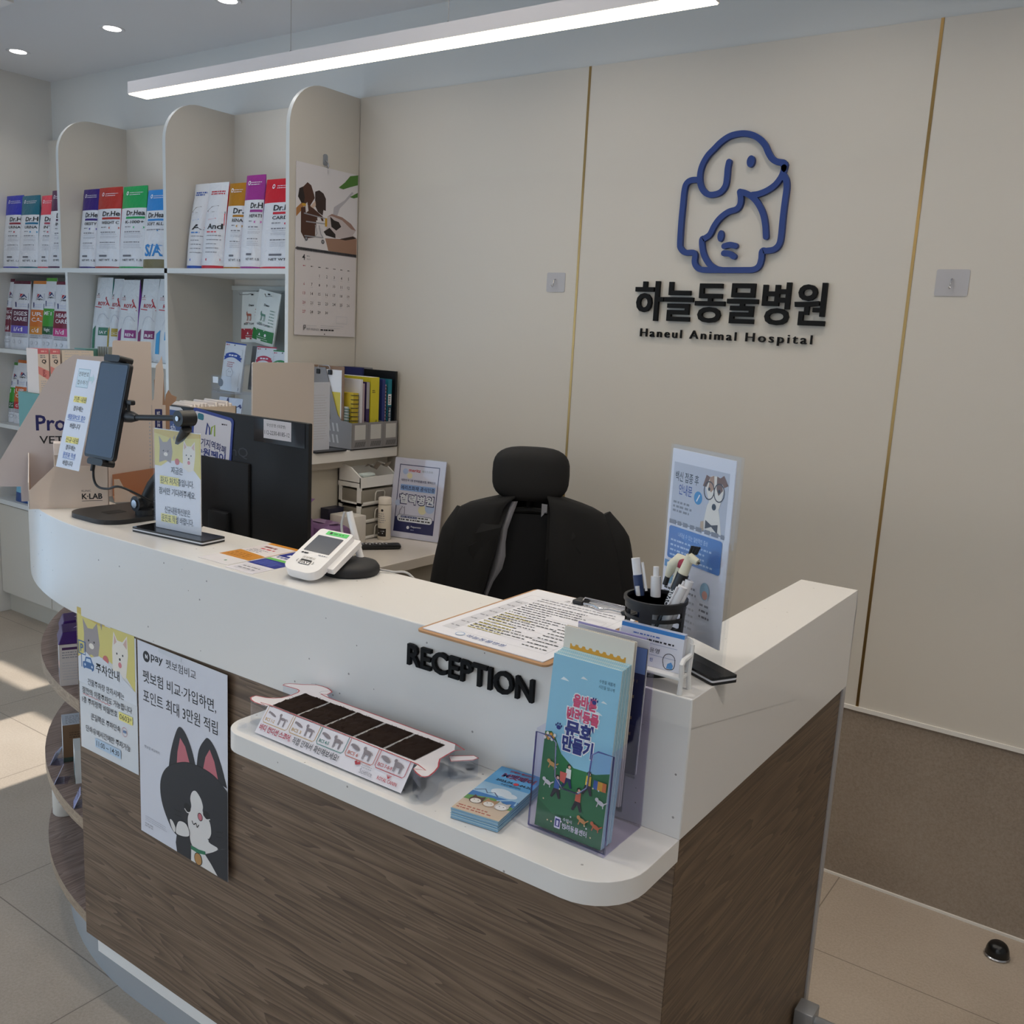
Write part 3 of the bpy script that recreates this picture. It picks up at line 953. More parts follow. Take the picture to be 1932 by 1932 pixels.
for (x, z) in ((-3.20, 1.652), (-3.04, 1.648)):
    hk = Mb()
    hk.tube([(x - .02, 2.685, z + .016), (x, 2.62, z), (x + .004, 2.575, z - .004), (x + .006, 2.568, z + .006)], 0.0022, CHROME, n=6)
    hk.build('peg_hook', sh)

def ribbon(c, extra=None):
    def fn(s, w, h):
        s.micro(0.06 * w, 0.955 * h, 0.26 * w, 1, .01, .004, mat('b04858'), seed=1); s.disc(0.5 * w, 0.95 * h, 0.003, INK, n=8)
        s.frame(0.08 * w, 0.12 * h, 0.92 * w, 0.87 * h, 0.001, mat('a8aeb8'))
        m = mat(c, 0.45)
        P = [(0.16 + 0.68 * k / 8, 0.70 + 0.05 * (1 - (k / 4 - 1) ** 2)) for k in range(9)]
        s.line([(p[0] * w, p[1] * h) for p in P], 0.10 * h, m)
        s.poly([(0.06 * w, 0.62 * h), (0.22 * w, 0.66 * h), (0.22 * w, 0.73 * h), (0.06 * w, 0.70 * h), (0.11 * w, 0.66 * h)], m)
        s.poly([(0.94 * w, 0.62 * h), (0.78 * w, 0.66 * h), (0.78 * w, 0.73 * h), (0.94 * w, 0.70 * h), (0.89 * w, 0.66 * h)], m)
        s.micro(0.32 * w, 0.755 * h, 0.72 * w, 1, .01, .006, mat('dfe2ee'), seed=3, ragged=0.05)
        s.micro(0.32 * w, 0.60 * h, 0.68 * w, 3, .008, .003, mat('b06070'), seed=4)
        s.line([(0.4 * w, .3 * h), (0.33 * w, .4 * h), (0.5 * w, .5 * h), (0.67 * w, .4 * h), (0.6 * w, .3 * h)], 0.0012, GREYINK, closed=True)
        s.disc(0.46 * w, .4 * h, .002, GREYINK, n=8); s.disc(0.54 * w, .4 * h, .002, GREYINK, n=8)
        s.rrect(0.05 * w, 0.03 * h, 0.95 * w, 0.09 * h, .002, mat('bcc2cc'))
    return [(0.975, foil('d3d8e0', 0.4, 0.2)), (1.0, foil(c, 0.4, 0.1))], fn
GT = 'standing treat pouches behind the beige board'
bn, fn = ribbon('22449c')
pouch('treat_pouch', 'grey pouch with blue ribbon banner left of the beige board', -3.205, -3.08, 1.262, 1.455, 2.49, bn, fn, T=0.03, group=GT, cat='treat pouch', taper=0.0, M=tilt(-3.14, 1.36, 2.49, 0.05))
bn, fn = ribbon('44506a')
pouch('treat_pouch', 'slate grey pouch side behind the blue ribbon pouch', -3.115, -3.045, 1.27, 1.445, 2.555, [(1.0, foil('7f8790', 0.4))], None, T=0.03, group=GT, cat='treat pouch', taper=0.0)
bn, fn = ribbon('b02848')
pouch('treat_pouch', 'grey pouch with red ribbon banner above the beige board', -3.045, -2.93, 1.27, 1.447, 2.52, bn, fn, T=0.03, group=GT, cat='treat pouch', taper=0.0)
bn, fn = ribbon('2f8048')
pouch('treat_pouch', 'grey pouch with green ribbon banner against the side panel', -2.925, -2.81, 1.255, 1.437, 2.50, bn, fn, T=0.03, group=GT, cat='treat pouch', taper=0.0)
# clear acrylic tray with folded pouches
tr = thing('acrylic_stand', 'clear acrylic stand with a grey disc below the blue ribbon pouch', 'acrylic stand', (-3.11, 2.44, 1.109))
b = Mb()
b.box(-3.175, 2.415, 1.1095, -3.055, 2.419, 1.325, clear()); b.box(-3.175, 2.42, 1.255, -3.03, 2.545, 1.259, clear()); b.box(-3.175, 2.545, 1.1095, -3.03, 2.549, 1.259, clear())
s = Sheet(b, plane((-3.175, 2.4149, 1.109), (1, 0, 0), (0, 0, 1)))
s.rect(0.012, 0.186, 0.045, 0.210, mat('e6ecf4')); s.disc(0.06, 0.19, 0.016, mat('6c7480')); s.rect(0.012, 0.05, 0.028, 0.10, mat('5a9a88')); s.micro(0.012, 0.165, 0.06, 2, .01, .003, GREYINK)
b.build('holder', tr)
bn, fn = [(1.0, foil('b9c4d8', 0.35))], (lambda s, w, h: (s.line([(0.02 * w, .55 * h), (0.4 * w, .95 * h), (0.62 * w, .55 * h), (0.98 * w, 0.8 * h)], 0.016, mat('2c3268', 0.45)), s.line([(0.5 * w, .02 * h), (0.98 * w, .45 * h)], 0.016, mat('2c3268', 0.45))))
pouch('treat_pouch', 'pale pouch with dark blue chevrons behind the paper box', -3.10, -2.96, 1.1095, 1.245, 2.38, bn, fn, T=0.03, cat='treat pouch', taper=0.0)

# ---------------------------------------------------------------- calendar and hooks
hook = thing('wall_hook', 'small grey adhesive hook holding the calendar on the shelf side', 'hook', (-2.672, 2.537, 2.13))
Mb().prism(rrect(2.527, 2.115, 2.547, 2.155, 0.008), YZ(-2.672), 0, 0.004, mat('8f949c', 0.4)).build('hook_plate', hook)
Mb().tube([(-2.668, 2.537, 2.132), (-2.656, 2.537, 2.122), (-2.652, 2.537, 2.112), (-2.656, 2.537, 2.106), (-2.66, 2.539, 2.112)], 0.0025, CHROME, n=8).build('hook_prong', hook)
cal = thing('wall_calendar', 'hanging April calendar with a photo of dogs in a shopping cart', 'calendar', (-2.668, 2.55, 1.5))
PG = mat('e3dfe2', 0.5)
b = Mb()
b.box(-2.6705, 2.397, 1.812, -2.6675, 2.703, 2.108, PG)
s = Sheet(b, plane((-2.6675, 2.397, 1.812), (0, 1, 0), (0, 0, 1)))
K, H = 0.306, 0.296
def pg(pts): return [(p[0] * K, p[1] * H) for p in pts]
BR, DK = mat('4d2c1e', 0.6), mat('231815', 0.6)
s.poly(pg([(0.55, .2), (.70, .55), (.80, .64), (.93, .77), (.90, .78), (.78, .66), (.6, .55)]), mat('bdb9c0'))
s.poly(pg([(0.463, 0.158), (0.763, 0.182), (1, 0.211), (1, 0.0), (0.518, 0.013)]), mat('a07c68'))
s.poly(pg([(0.0, 0.36), (0.09, 0.45), (0.12, 0.5), (0.08, 0.53), (0.0, 0.46)]), mat('b07840'))
s.poly(pg([(0.073, 0.474), (0.218, 0.517), (0.418, 0.413), (0.436, 0.359), (0.315, 0.354), (0.324, 0.152), (0.13, 0.117), (0.075, 0.189)]), BR)
s.poly(pg([(0.292, 0.69), (0.357, 0.716), (0.426, 0.689), (0.467, 0.63), (0.468, 0.487), (0.429, 0.492), (0.417, 0.424), (0.34, 0.457), (0.292, 0.527)]), mat('33211c'))
s.poly(pg([(0.026, 0.595), (0.045, 0.693), (0.108, 0.724), (0.171, 0.782), (0.23, 0.755), (0.271, 0.665), (0.288, 0.614), (0.218, 0.517), (0.131, 0.493), (0.086, 0.519)]), BR)
s.poly(pg([(0.026, 0.595), (0.045, 0.693), (0.10, 0.715), (0.13, 0.60), (0.115, 0.50), (0.086, 0.519)]), DK)
s.poly(pg([(0.218, 0.506), (0.297, 0.583), (0.306, 0.529), (0.264, 0.49)]), mat('d2b8a6'))
s.poly(pg([(0.14, 0.52), (0.17, 0.55), (0.19, 0.45), (0.15, 0.42)]), PG)
s.rect(.09 * K, .50 * H, .15 * K, .53 * H, mat('d0a030'))
s.poly(pg([(0.494, 0.423), (0.569, 0.465), (0.744, 0.446), (0.893, 0.386), (0.982, 0.315), (0.929, 0.25), (0.998, 0.217), (0.763, 0.182), (0.484, 0.195), (0.443, 0.235), (0.487, 0.287)]), mat('c9bdbd'))
s.poly(pg([(0.494, 0.423), (0.569, 0.465), (0.744, 0.446), (0.893, 0.386), (0.98, 0.31), (.9, .32), (.74, .41), (.56, .44)]), mat('a07f74'))
s.poly(pg([(0.54, 0.43), (0.605, 0.393), (0.685, 0.381), (0.728, 0.329), (0.644, 0.272), (0.563, 0.308)]), DK)
s.poly(pg([(0.435, 0.234), (0.533, 0.293), (0.632, 0.225), (0.634, 0.178), (0.476, 0.194)]), DK)
s.poly(pg([(0.70, 0.175), (0.93, 0.235), (1.0, 0.215), (0.8, 0.17)]), mat('2c1c18'))
s.poly(pg([(0.33, 0.39), (0.37, 0.41), (0.42, 0.33), (0.40, 0.28), (0.34, 0.31)]), PG)
s.poly(pg([(0.30, 0.27), (0.42, 0.27), (0.44, 0.15), (0.30, 0.14)]), mat('d8d4d8'))
GR = mat('9a9aa0', 0.4)
for a in ([(0.119, 0.415), (0.48, 0.393)], [(0.152, 0.321), (0.469, 0.33)], [(0.128, 0.151), (0.431, 0.159)], [(0.30, 0.30), (0.33, 0.2), (0.30, 0.155)], [(0.36, 0.30), (0.39, 0.2), (0.43, 0.155)]):
    s.line(pg(a), 0.004, GR)
for u, v in ((0.159, 0.121), (0.425, 0.11)):
    s.disc(u * K, v * H, 0.008, mat('54545c')); s.disc(u * K, v * H, 0.004, GR)
s.rect(.455 * K, .30 * H, .49 * K, .40 * H, mat('d0a030'))
LEAF = mat('4f7f34', 0.5)
s.poly(pg([(0.672, 0.798), (0.775, 0.875), (0.863, 0.966), (1.0, 1.0), (0.998, 0.878), (0.873, 0.836), (0.75, 0.789)]), LEAF)
s.poly(pg([(0.864, 0.712), (1.0, 0.785), (1.0, 0.728), (0.932, 0.706)]), LEAF)
b.build('picture_page', cal)
b = Mb()
b.box(-2.6685, 2.394, 1.503, -2.6655, 2.70, 1.806, mat('dcd6d8', 0.5))
s = Sheet(b, plane((-2.6655, 2.394, 1.503), (0, 1, 0), (0, 0, 1)))
s.text('4', 0.032, 0.268, INK, h=0.021, bold=0.012); s.micro(0.054, 0.285, 0.072, 1, .01, .003, GREYINK); s.text('April', 0.054, 0.268, GREYINK, h=0.008)
RED = mat('b03a5a', 0.6)
xs = [0.042 + 0.0375 * i for i in range(7)]
for i, x in enumerate(xs):
    s.micro(x - 0.006, 0.250, x + 0.006, 1, .01, .003, RED if i == 0 else INK, seed=i, ragged=0)
for d in range(1, 31):
    r, c = divmod(d + 1, 7)
    s.text(str(d), xs[c], 0.212 - 0.033 * r, RED if c == 0 else INK, h=0.0105, al='c', res=1)
    if d in (1, 3, 4, 5, 7, 11, 12, 16, 19, 20, 21, 22, 25, 28):
        s.micro(xs[c] - .006, 0.208 - 0.033 * r, xs[c] + .006, 1, .01, .0014, LINK, seed=d)
s.line([(0.042, 0.018), (0.042, 0.036), (0.050, 0.036), (0.050, 0.026), (0.044, 0.026)], 0.003, INK)
s.text('PET FRIENDS', 0.056, 0.018, GREYINK, h=0.008, w=0.062)
s.micro(0.058, 0.036, 0.118, 1, .01, .0016, LINK); s.micro(0.125, 0.038, 0.25, 2, .008, .0016, LINK, seed=4); s.micro(0.125, 0.024, 0.21, 1, .01, .005, INK, seed=6)
s.frame(0.205, 0.048, 0.262, 0.075, .0008, LINK); s.disc(0.145, 0.006, 0.0025, INK, n=10)
b.build('date_page', cal)
b = Mb()
for i in range(44):
    y = 2.402 + 0.297 * i / 43
    b.box(-2.672, y - 0.0017, 1.803, -2.6645, y + 0.0017, 1.815, mat('3c3c42', 0.4))
b.build('spiral_binding', cal)

def clear_hook(x0, x1, z0, z1, label):
    h = thing('adhesive_hook', label, 'hook', ((x0 + x1) / 2, WY, (z0 + z1) / 2), group='clear adhesive wall hooks')
    f = lambda u, v, d: Vector((u, WY - d, v))
    Mb().prism(rrect(x0, z0, x1, z1, 0.005), f, 0.0004, 0.0018, mat('b7b4b6', 0.35)).build('hook_plate', h)
    cx, cz = (x0 + x1) / 2 - 0.001, (z0 + z1) / 2
    Mb().tube([(cx, WY - .002, cz + .010), (cx, WY - .012, cz + .007), (cx - .001, WY - .013, cz - .010), (cx - .001, WY - .018, cz - .016), (cx - .001, WY - .025, cz - .011)], 0.0019, CHROME, n=8).build('hook_prong', h)
clear_hook(-1.789, -1.717, 1.690, 1.753, 'clear square adhesive hook on the wall left of the logo')
clear_hook(-0.568, -0.487, 1.698, 1.766, 'clear square adhesive hook on the wall right of the brass strip')

# ---------------------------------------------------------------- raised wall sign
BLUE = mat('1b3a80', 0.5)
LTR = mat('0d0e10', 0.7, 0.0, 0.25)
def stroke(mb, pts, w, m, y0=WY - 0.014, y1=WY - 0.002, closed=False):
    P = spline([(p[0], p[1]) for p in pts], 5, closed)
    P = [Vector((p.x, p.y)) for p in P]
    if closed:
        P.append(P[0].copy())
    L, R = [], []
    n = len(P)
    for i in range(n):
        t = (P[min(i + 1, n - 1)] - P[max(i - 1, 0)])
        t = t.normalized() if t.length else Vector((1, 0))
        q = Vector((-t.y, t.x)) * w / 2
        L.append(P[i] + q); R.append(P[i] - q)
    cap = lambda c, a0: [c + Vector((cos(a0 - pi * k / 8), sin(a0 - pi * k / 8))) * w / 2 for k in range(1, 8)]
    te = P[-1] - P[-2]; ts = P[1] - P[0]
    # front strip, walls and round caps
    f = lambda p, y: Vector((p.x, y, p.y))
    k = n
    mb.add([f(p, y0) for p in L] + [f(p, y0) for p in R], [(i, k + i, k + i + 1, i + 1) for i in range(k - 1)], m)
    for side, fl in ((L, 0), (R, 1)):
        fs = [(i, i + 1, k + i + 1, k + i) for i in range(k - 1)]
        mb.add([f(p, y0) for p in side] + [f(p, y1) for p in side], [q[::-1] if fl else q for q in fs], m, True)
    if not closed:
        for c, t in ((P[-1], te), (P[0], -ts)):
            a = atan2(t.y, t.x) + pi / 2
            ring = [c + Vector((cos(a - pi * j / 8), sin(a - pi * j / 8))) * w / 2 for j in range(9)]
            mb.add([f(p, y0) for p in ring], [tuple(range(9))], m)
            mb.add([f(p, y0) for p in ring] + [f(p, y1) for p in ring], [(i, 9 + i, 9 + i + 1, i + 1) for i in range(8)], m, True)
LG = [[(-1.1713, 2.068), (-1.1736, 2.0499), (-1.1734, 2.0269), (-1.1752, 2.004), (-1.1849, 1.9882), (-1.1986, 1.9804), (-1.2191, 1.978), (-1.2354, 1.9834), (-1.2499, 1.9981), (-1.2583, 2.0195), (-1.2591, 2.0453), (-1.2529, 2.0682), (-1.2394, 2.0906), (-1.2213, 2.1078), (-1.2024, 2.1249), (-1.1783, 2.1386), (-1.1536, 2.1436), (-1.1286, 2.143), (-1.1032, 2.1358), (-1.0824, 2.1231), (-1.0661, 2.1064), (-1.0542, 2.0856), (-1.0419, 2.0693), (-1.0275, 2.0604), (-1.008, 2.0562)], [(-1.0042, 2.0427), (-1.0054, 2.0317), (-1.0109, 2.0164), (-1.0256, 1.9971), (-1.0483, 1.9824), (-1.0719, 1.9743), (-1.0914, 1.9724)], [(-1.0018, 2.0204), (-0.9942, 2.0067), (-0.9911, 1.9866), (-0.992, 1.9599), (-0.993, 1.9331), (-0.9935, 1.8971), (-0.9935, 1.852), (-0.9976, 1.8316), (-1.0108, 1.8194), (-1.0309, 1.8159), (-1.0446, 1.8151), (-1.0453, 1.793), (-1.0502, 1.7736), (-1.0651, 1.7634), (-1.0951, 1.7619), (-1.1721, 1.7617), (-1.2248, 1.7625), (-1.2431, 1.7693), (-1.2531, 1.7842), (-1.2561, 1.8107), (-1.286, 1.8129), (-1.3025, 1.8256), (-1.3068, 1.8426), (-1.3082, 1.9052), (-1.3072, 1.953), (-1.3063, 1.9911), (-1.3018, 2.0122), (-1.2867, 2.0223), (-1.2601, 2.0224)], [(-1.1289, 1.9826), (-1.1119, 1.9782), (-1.0909, 1.9674), (-1.0718, 1.9493), (-1.0542, 1.9215), (-1.0435, 1.8893), (-1.0375, 1.855)], [(-1.1289, 1.9826), (-1.1246, 1.965), (-1.1253, 1.9467), (-1.1352, 1.9341), (-1.1599, 1.927), (-1.184, 1.91), (-1.2, 1.8883), (-1.2109, 1.865), (-1.2256, 1.8543), (-1.2348, 1.8502), (-1.2321, 1.8273), (-1.2234, 1.8033), (-1.2052, 1.7793), (-1.1829, 1.766), (-1.1617, 1.7617)], [(-1.8886, 2.2863), (-1.888, 2.2858)], [(-1.8886, 2.2863), (-1.888, 2.2858)], [(-1.1622, 1.8303), (-1.1456, 1.8338), (-1.1284, 1.8308)], [(-1.1612, 1.81), (-1.143, 1.808), (-1.1294, 1.8004)]]
EYES = [(-1.1044, 2.0654, 0.0119, 0.0164), (-1.1764, 1.8596, 0.0098, 0.0165)]
NOSE = [(-1.0159, 2.05), (-1.0096, 2.0355), (-1.0028, 2.0293), (-0.9963, 2.0356), (-0.9932, 2.0509), (-0.9979, 2.0591), (-1.0062, 2.0618), (-1.0203, 2.06)]
b = Mb()
for i, p in enumerate(LG[:5] + LG[-2:]):
    stroke(b, p, 0.017, BLUE, y0=WY - 0.014 - 0.0002 * i)
fy = lambda u, v, d: Vector((u, WY - d, v))
for (u, v, rx, rz) in EYES:
    b.prism([(u + rx * cos(t * pi / 10), v + rz * sin(t * pi / 10)) for t in range(20)], fy, 0.002, 0.014, BLUE, smooth=True)
b.prism(NOSE, fy, 0.002, 0.0142, BLUE)
b.build('wall_logo', base=(-1.15, WY, 1.75), label='raised blue outline logo of a dog hugging a cat on the wall', cat='sign')

def raised_text(name, body, x0, x1, z0, z1, m, label, bold, spacing=1.0, depth=0.012, y=WY, res=3, parent=None):
    vs, fs, w, h = text_shape(body, bold, res, spacing, extrude=0.02, bevel=0.0)
    b = Mb()
    zs = [v.z for v in vs]
    a, c = min(zs), max(zs)
    b.add([Vector((x0 + v.x / w * (x1 - x0), y - 0.002 - (v.z - a) / (c - a) * depth, z0 + v.y / h * (z1 - z0))) for v in vs], fs, m)
    if parent:
        return b.build(name, parent)
    return b.build(name, base=((x0 + x1) / 2, y, z0), label=label, cat='sign')
raised_text('wall_lettering', '하늘동물병원', -1.446, -0.844, 1.607, 1.728, LTR, 'large raised black Korean hospital name below the blue logo', 0.02)
et = thing('wall_lettering', 'small raised black English hospital name under the Korean letters', 'sign', (-1.15, WY, 1.549))
for wd, x0, x1, z0 in (('Haneul', -1.421, -1.279, 1.5575), ('Animal', -1.252, -1.102, 1.5575), ('Hospital', -1.072, -0.875, 1.549)):
    raised_text('word', wd, x0, x1, z0, 1.583, LTR, None, 0.0, spacing=1.3, depth=0.008, parent=et)
raised_text('front_lettering', 'RECEPTION', -0.904, -0.672, 1.033, 1.067, LTR, 'raised black RECEPTION letters on the white counter front', 0.022, depth=0.006, y=1.05)

# ---------------------------------------------------------------- desk and things behind the counter
DESK = mat('d6cec4', 0.18)
desk = thing('side_desk', 'low beige side desk with a glossy top along the ledge', 'desk', (-2.25, 2.0, 0))
Mb().rbox(-2.50, 1.82, 0.735, -2.06, 2.70, 0.77, 0.002, DESK, smooth=False).build('desktop', desk)
Mb().box(-2.49, 1.84, 0, -2.10, 1.86, 0.735, mat('a9a294', 0.5)).build('end_panel', desk)
Mb().box(-2.49, 2.68, 0, -2.10, 2.70, 0.735, mat('a9a294', 0.5)).build('end_panel', desk)
Mb().box(-2.11, 1.86, 0.12, -2.09, 2.68, 0.735, mat('a9a294', 0.5)).build('apron', desk)
Mb().box(-2.668, 1.8, 0.0, -2.505, 1.998, 1.062, mat('cfc8b8', 0.6)).build('ledge_support', ctr, label='beige panel under the ledge')

# drawer unit with a clear curved lid tray
du = thing('drawer_unit', 'small white plastic drawer unit with smoky drawers on the desk', 'drawer unit', (-2.34, 2.52, 0.77))
WP = mat('eceae6', 0.35)
SMOKE = mat('8d877c', 0.3)
y0, y1, xb, xf = 2.46, 2.648, -2.497, -2.382
b = Mb()
prof = [(xb, 0.995), (xb, 1.045), (xb + 0.035, 1.043), (xb + 0.065, 1.036), (xb + 0.09, 1.020), (xf, 1.003), (xf, 0.982), (xb, 0.982)]
for yy in (y0, y1 - 0.006):
    b.prism(prof[1:], lambda u, v, d: Vector((u, d, v)), yy, yy + 0.006, WP)
b.box(xf - 0.005, y0, 0.965, xf + 0.002, y1, 1.003, WP)
b.box(xb, y0, 0.965, xf, y1, 0.985, WP)
b.box(xb, y0, 0.985, xb + 0.005, y1, 1.043, WP)
b.build('top_tray', du)
b = Mb()
for yy in (y0, y1 - 0.008):
    for xx in (xb, xf - 0.018):
        b.box(xx, yy, 0.771, xx + 0.018, yy + 0.008, 0.965, WP)
    for zz in (0.771, 0.832, 0.898):
        b.box(xb, yy, zz, xf, yy + 0.008, zz + 0.012, WP)
for zz in (0.771, 0.832, 0.898):
    b.box(xb, y0, zz, xf, y1, zz + 0.006, WP)
b.box(xb, y0, 0.771, xb + 0.005, y1, 0.965, WP)
b.build('frame', du)
for k, zz in enumerate((0.779, 0.840, 0.906)):
    b = Mb()
    b.rbox(xb + 0.008, y0 + 0.004, zz, xf + 0.003, y1 - 0.008, zz + 0.050, 0.004, SMOKE)
    d = b.build('drawer', du)
    h = Mb()
    h.box(xf + 0.002, y0 + 0.012, zz - 0.002, xf + 0.006, y1 - 0.012, zz + 0.006, WP)
    h.tube([(xf + 0.008, 2.53, zz + 0.008), (xf + 0.010, 2.53, zz + 0.036), (xf + 0.010, 2.536, zz + 0.043), (xf + 0.010, 2.572, zz + 0.043), (xf + 0.010, 2.578, zz + 0.036), (xf + 0.008, 2.578, zz + 0.008)], 0.0025, mat('c2beb6', 0.35), n=8)
    h.build('drawer_handle', d)
g = Mb()
g.rbox(-2.415, 2.475, 1.004, -2.386, 2.545, 1.016, 0.005, mat('cfdbd8', 0.3), M=tilt(-2.4, 1.01, 2.51, 0.1, 0.1))
g.build('wrapped_item', base=(-2.40, 2.51, 1.004), label='pale wrapped packet lying in the drawer unit tray', cat='packet')
g = Mb()
g.grid(lambda i, j: Vector((-2.43 + 0.02 * j + 0.003 * sin(i * 1.7), 2.53 + 0.011 * i, 1.034 + 0.010 * sin(i * 1.3 + j) + 0.001 * i)), 9, 2, mat('7a7066', 0.3, 0.4))
g.build('foil_wrapper', base=(-2.42, 2.58, 1.034), label='crumpled dark foil strip on top of the drawer unit', cat='wrapper')

# leaning A5 sign in a clear frame
fp = plane((-2.372, 2.600, 0.772), (0.206, 0.047, 0), (-0.01, 0.046, 0.30))
af = thing('counter_sign', 'upright acrylic sign frame with navy border leaning on the wall', 'sign', (-2.27, 2.64, 0.772))
b = Mb()
b.prism(rrect(0, 0, 0.213, 0.300, 0.003), fp, -0.006, 0.0, mat('d9d6e4', 0.3))
s = Sheet(b, fp, 0.0002)
NV = mat('262a5c', 0.45)
s.frame(0.022, 0.022, 0.190, 0.276, 0.003, NV)
s.rect(0.022, 0.022, 0.190, 0.078, NV)
s.disc(0.048, 0.25, 0.011, mat('b4c4e4')); s.disc(0.068, 0.235, 0.011, mat('ece0b8')); s.disc(0.135, 0.112, 0.017, mat('e6dcb4')); s.disc(0.165, 0.122, 0.020, mat('b6c6e4')); s.disc(0.03, 0.13, 0.012, mat('c0cce6'))
s.text('meritz', 0.062, 0.250, mat('c83a40'), h=0.012, w=0.050, bold=0.02); s.text('메리츠화재', 0.118, 0.251, GREYINK, h=0.009)
s.text('대한민국 1등 반려동물보험, 펫퍼민트', 0.034, 0.212, NV, h=0.0095, w=0.145, bold=0.01)
s.rect(0.034, 0.178, 0.180, 0.201, mat('8fb0e0'))
s.text('메리츠화재 공식인증', 0.036, 0.181, NV, h=0.016, w=0.142, bold=0.02)
s.text('협력병원', 0.032, 0.126, NV, h=0.042, w=0.150, bold=0.07); s.text('협력병원', 0.0355, 0.1295, PAPER, h=0.035, w=0.143, bold=0.03)
s.line([(0.040, 0.088), (0.042, 0.105), (0.046, 0.108), (0.050, 0.118), (0.056, 0.112), (0.060, 0.118), (0.062, 0.100), (0.062, 0.088)], 0.0018, NV)
s.rrect(0.032, 0.060, 0.182, 0.088, 0.012, NV); s.rrect(0.0335, 0.0615, 0.1805, 0.0865, 0.011, PAPER)
s.rect(0.048, 0.076, 0.118, 0.084, NV); s.micro(0.05, 0.082, 0.116, 1, .01, .004, mat('aab0d0'), seed=2, ragged=0); s.micro(0.122, 0.083, 0.165, 1, .01, .005, INK, seed=3); s.micro(0.042, 0.072, 0.172, 1, .01, .005, INK, seed=4, ragged=0)
s.disc(0.083, 0.041, 0.006, PAPER); s.text('Petpermint', 0.095, 0.040, PAPER, h=0.009, bold=0.015); s.micro(0.095, 0.035, 0.115, 1, .01, .003, mat('aab0d0'))
b.build('print', af)
Mb().prism(rrect(-0.003, -0.003, 0.216, 0.303, 0.004), fp, 0.0022, 0.0045, clear()).build('clear_cover', af)

# spray bottle, white box, tissue packs, remote, plastic bag
bt = thing('bottle', 'cream cylindrical bottle with black label band beside the sign frame', 'bottle', (-2.345, 2.552, 0.77))
c0 = (-2.345, 2.552, 0.7705)
b = Mb()
CR = mat('d9cfc0', 0.4)
b.lathe([(0.0, 0), (0.022, 0), (0.0245, 0.004), (0.0245, 0.128), (0.021, 0.134), (0.0, 0.134)], c0, CR)
def cyl(cx, cy, cz, r, a0=-0.9):
    return lambda u, v, d=0: Vector((cx + (r + d) * cos(a0 - pi / 2 + 0.0 + u / r), cy + (r + d) * sin(a0 - pi / 2 + u / r), cz + v))
s = Sheet(b, cyl(*c0, 0.0246, 0.35), 0.0002)
s.rect(-0.022, 0.014, 0.016, 0.044, mat('1c1814'), 10, 1)
s.micro(-0.016, 0.036, 0.01, 2, .008, .004, PAPER, seed=1)
s.micro(-0.018, 0.10, 0.014, 5, .008, .0025, GREYINK, seed=2); s.disc(0.0, 0.112, 0.005, INK, n=8)
b.build('body', bt)
Mb().lathe([(0.0, 0.134), (0.0245, 0.134), (0.0245, 0.155), (0.022, 0.158), (0, 0.158)], c0, mat('e6ddd0', 0.4)).build('cap', bt)
bx = Mb()
bx.rbox(-2.45, 2.375, 0.7705, -2.345, 2.455, 0.873, 0.003, mat('d8d2c9', 0.5), M=None)
bx.build('storage_box', base=(-2.39, 2.46, 0.77), label='plain off-white lidded box in front of the drawer unit', cat='box')
def softpack(name, label, x0, y0, z0, x1, y1, z1, m, M=None, draw=None):
    b = Mb()
    N = 10
    def top(i, j):
        u, v = i / N * 2 - 1, j / N * 2 - 1
        return Vector(((x0 + x1) / 2 + u * (x1 - x0) / 2, (y0 + y1) / 2 + v * (y1 - y0) / 2, z1 - 0.012 * (abs(u) ** 4 + abs(v) ** 4) + 0.003 * sin(5 * u + 3 * v)))
    b.grid(top, N, N, m)
    def side(k):
        def fn(i, j):
            u = i / N * 2 - 1
            P = {0: (u, -1), 1: (1, u), 2: (-u, 1), 3: (-1, -u)}[k]
            zt = z1 - 0.012 * (abs(P[0]) ** 4 + abs(P[1]) ** 4) + 0.003 * sin(5 * P[0] + 3 * P[1])
            t = j / 4
            bl = 0.008 * sin(t * pi)
            q = {0: (0, -1), 1: (1, 0), 2: (0, 1), 3: (-1, 0)}[k]
            return Vector(((x0 + x1) / 2 + P[0] * (x1 - x0) / 2 + q[0] * bl, (y0 + y1) / 2 + P[1] * (y1 - y0) / 2 + q[1] * bl, z0 + (zt - z0) * t))
        return fn
    for k in range(4):
        b.grid(side(k), N, 4, m)
    b.box(x0, y0, z0, x1, y1, z0 + 0.001, m)
    if draw:
        draw(b)
    if M is not None:
        b.apply(M)
    return b
PUR = foil('7d5c86', 0.45, 0.3)
def pd(b):
    s = Sheet(b, plane((-2.48, 2.246, 0.771), (1, 0, 0), (0, 0, 1)), 0.0008)
    s.text('PRIME', 0.030, 0.045, mat('cbb6cf'), h=0.012); s.micro(0.030, 0.066, 0.066, 1, .01, .004, mat('cbb6cf')); s.micro(0.03, 0.03, 0.09, 1, .01, .0015, mat('a98fb0'))
    s2 = Sheet(b, plane((-2.47, 2.275, 0.8535), (1, 0, 0), (0, 1, 0)), 0.0055)
    s2.rrect(0.01, 0.01, 0.12, 0.06, 0.01, mat('9a7fa4', 0.4))
pk = softpack('wipes_pack', '', -2.48, 2.255, 0.7705, -2.335, 2.36, 0.858, PUR, draw=pd)
pk.build('wipes_pack', base=(-2.40, 2.30, 0.77), label='purple wipes pack with a resealable flap behind the monitor', cat='wipes pack')
pk = softpack('wipes_pack', '', -2.49, 2.14, 0.7705, -2.39, 2.235, 0.90, PUR)
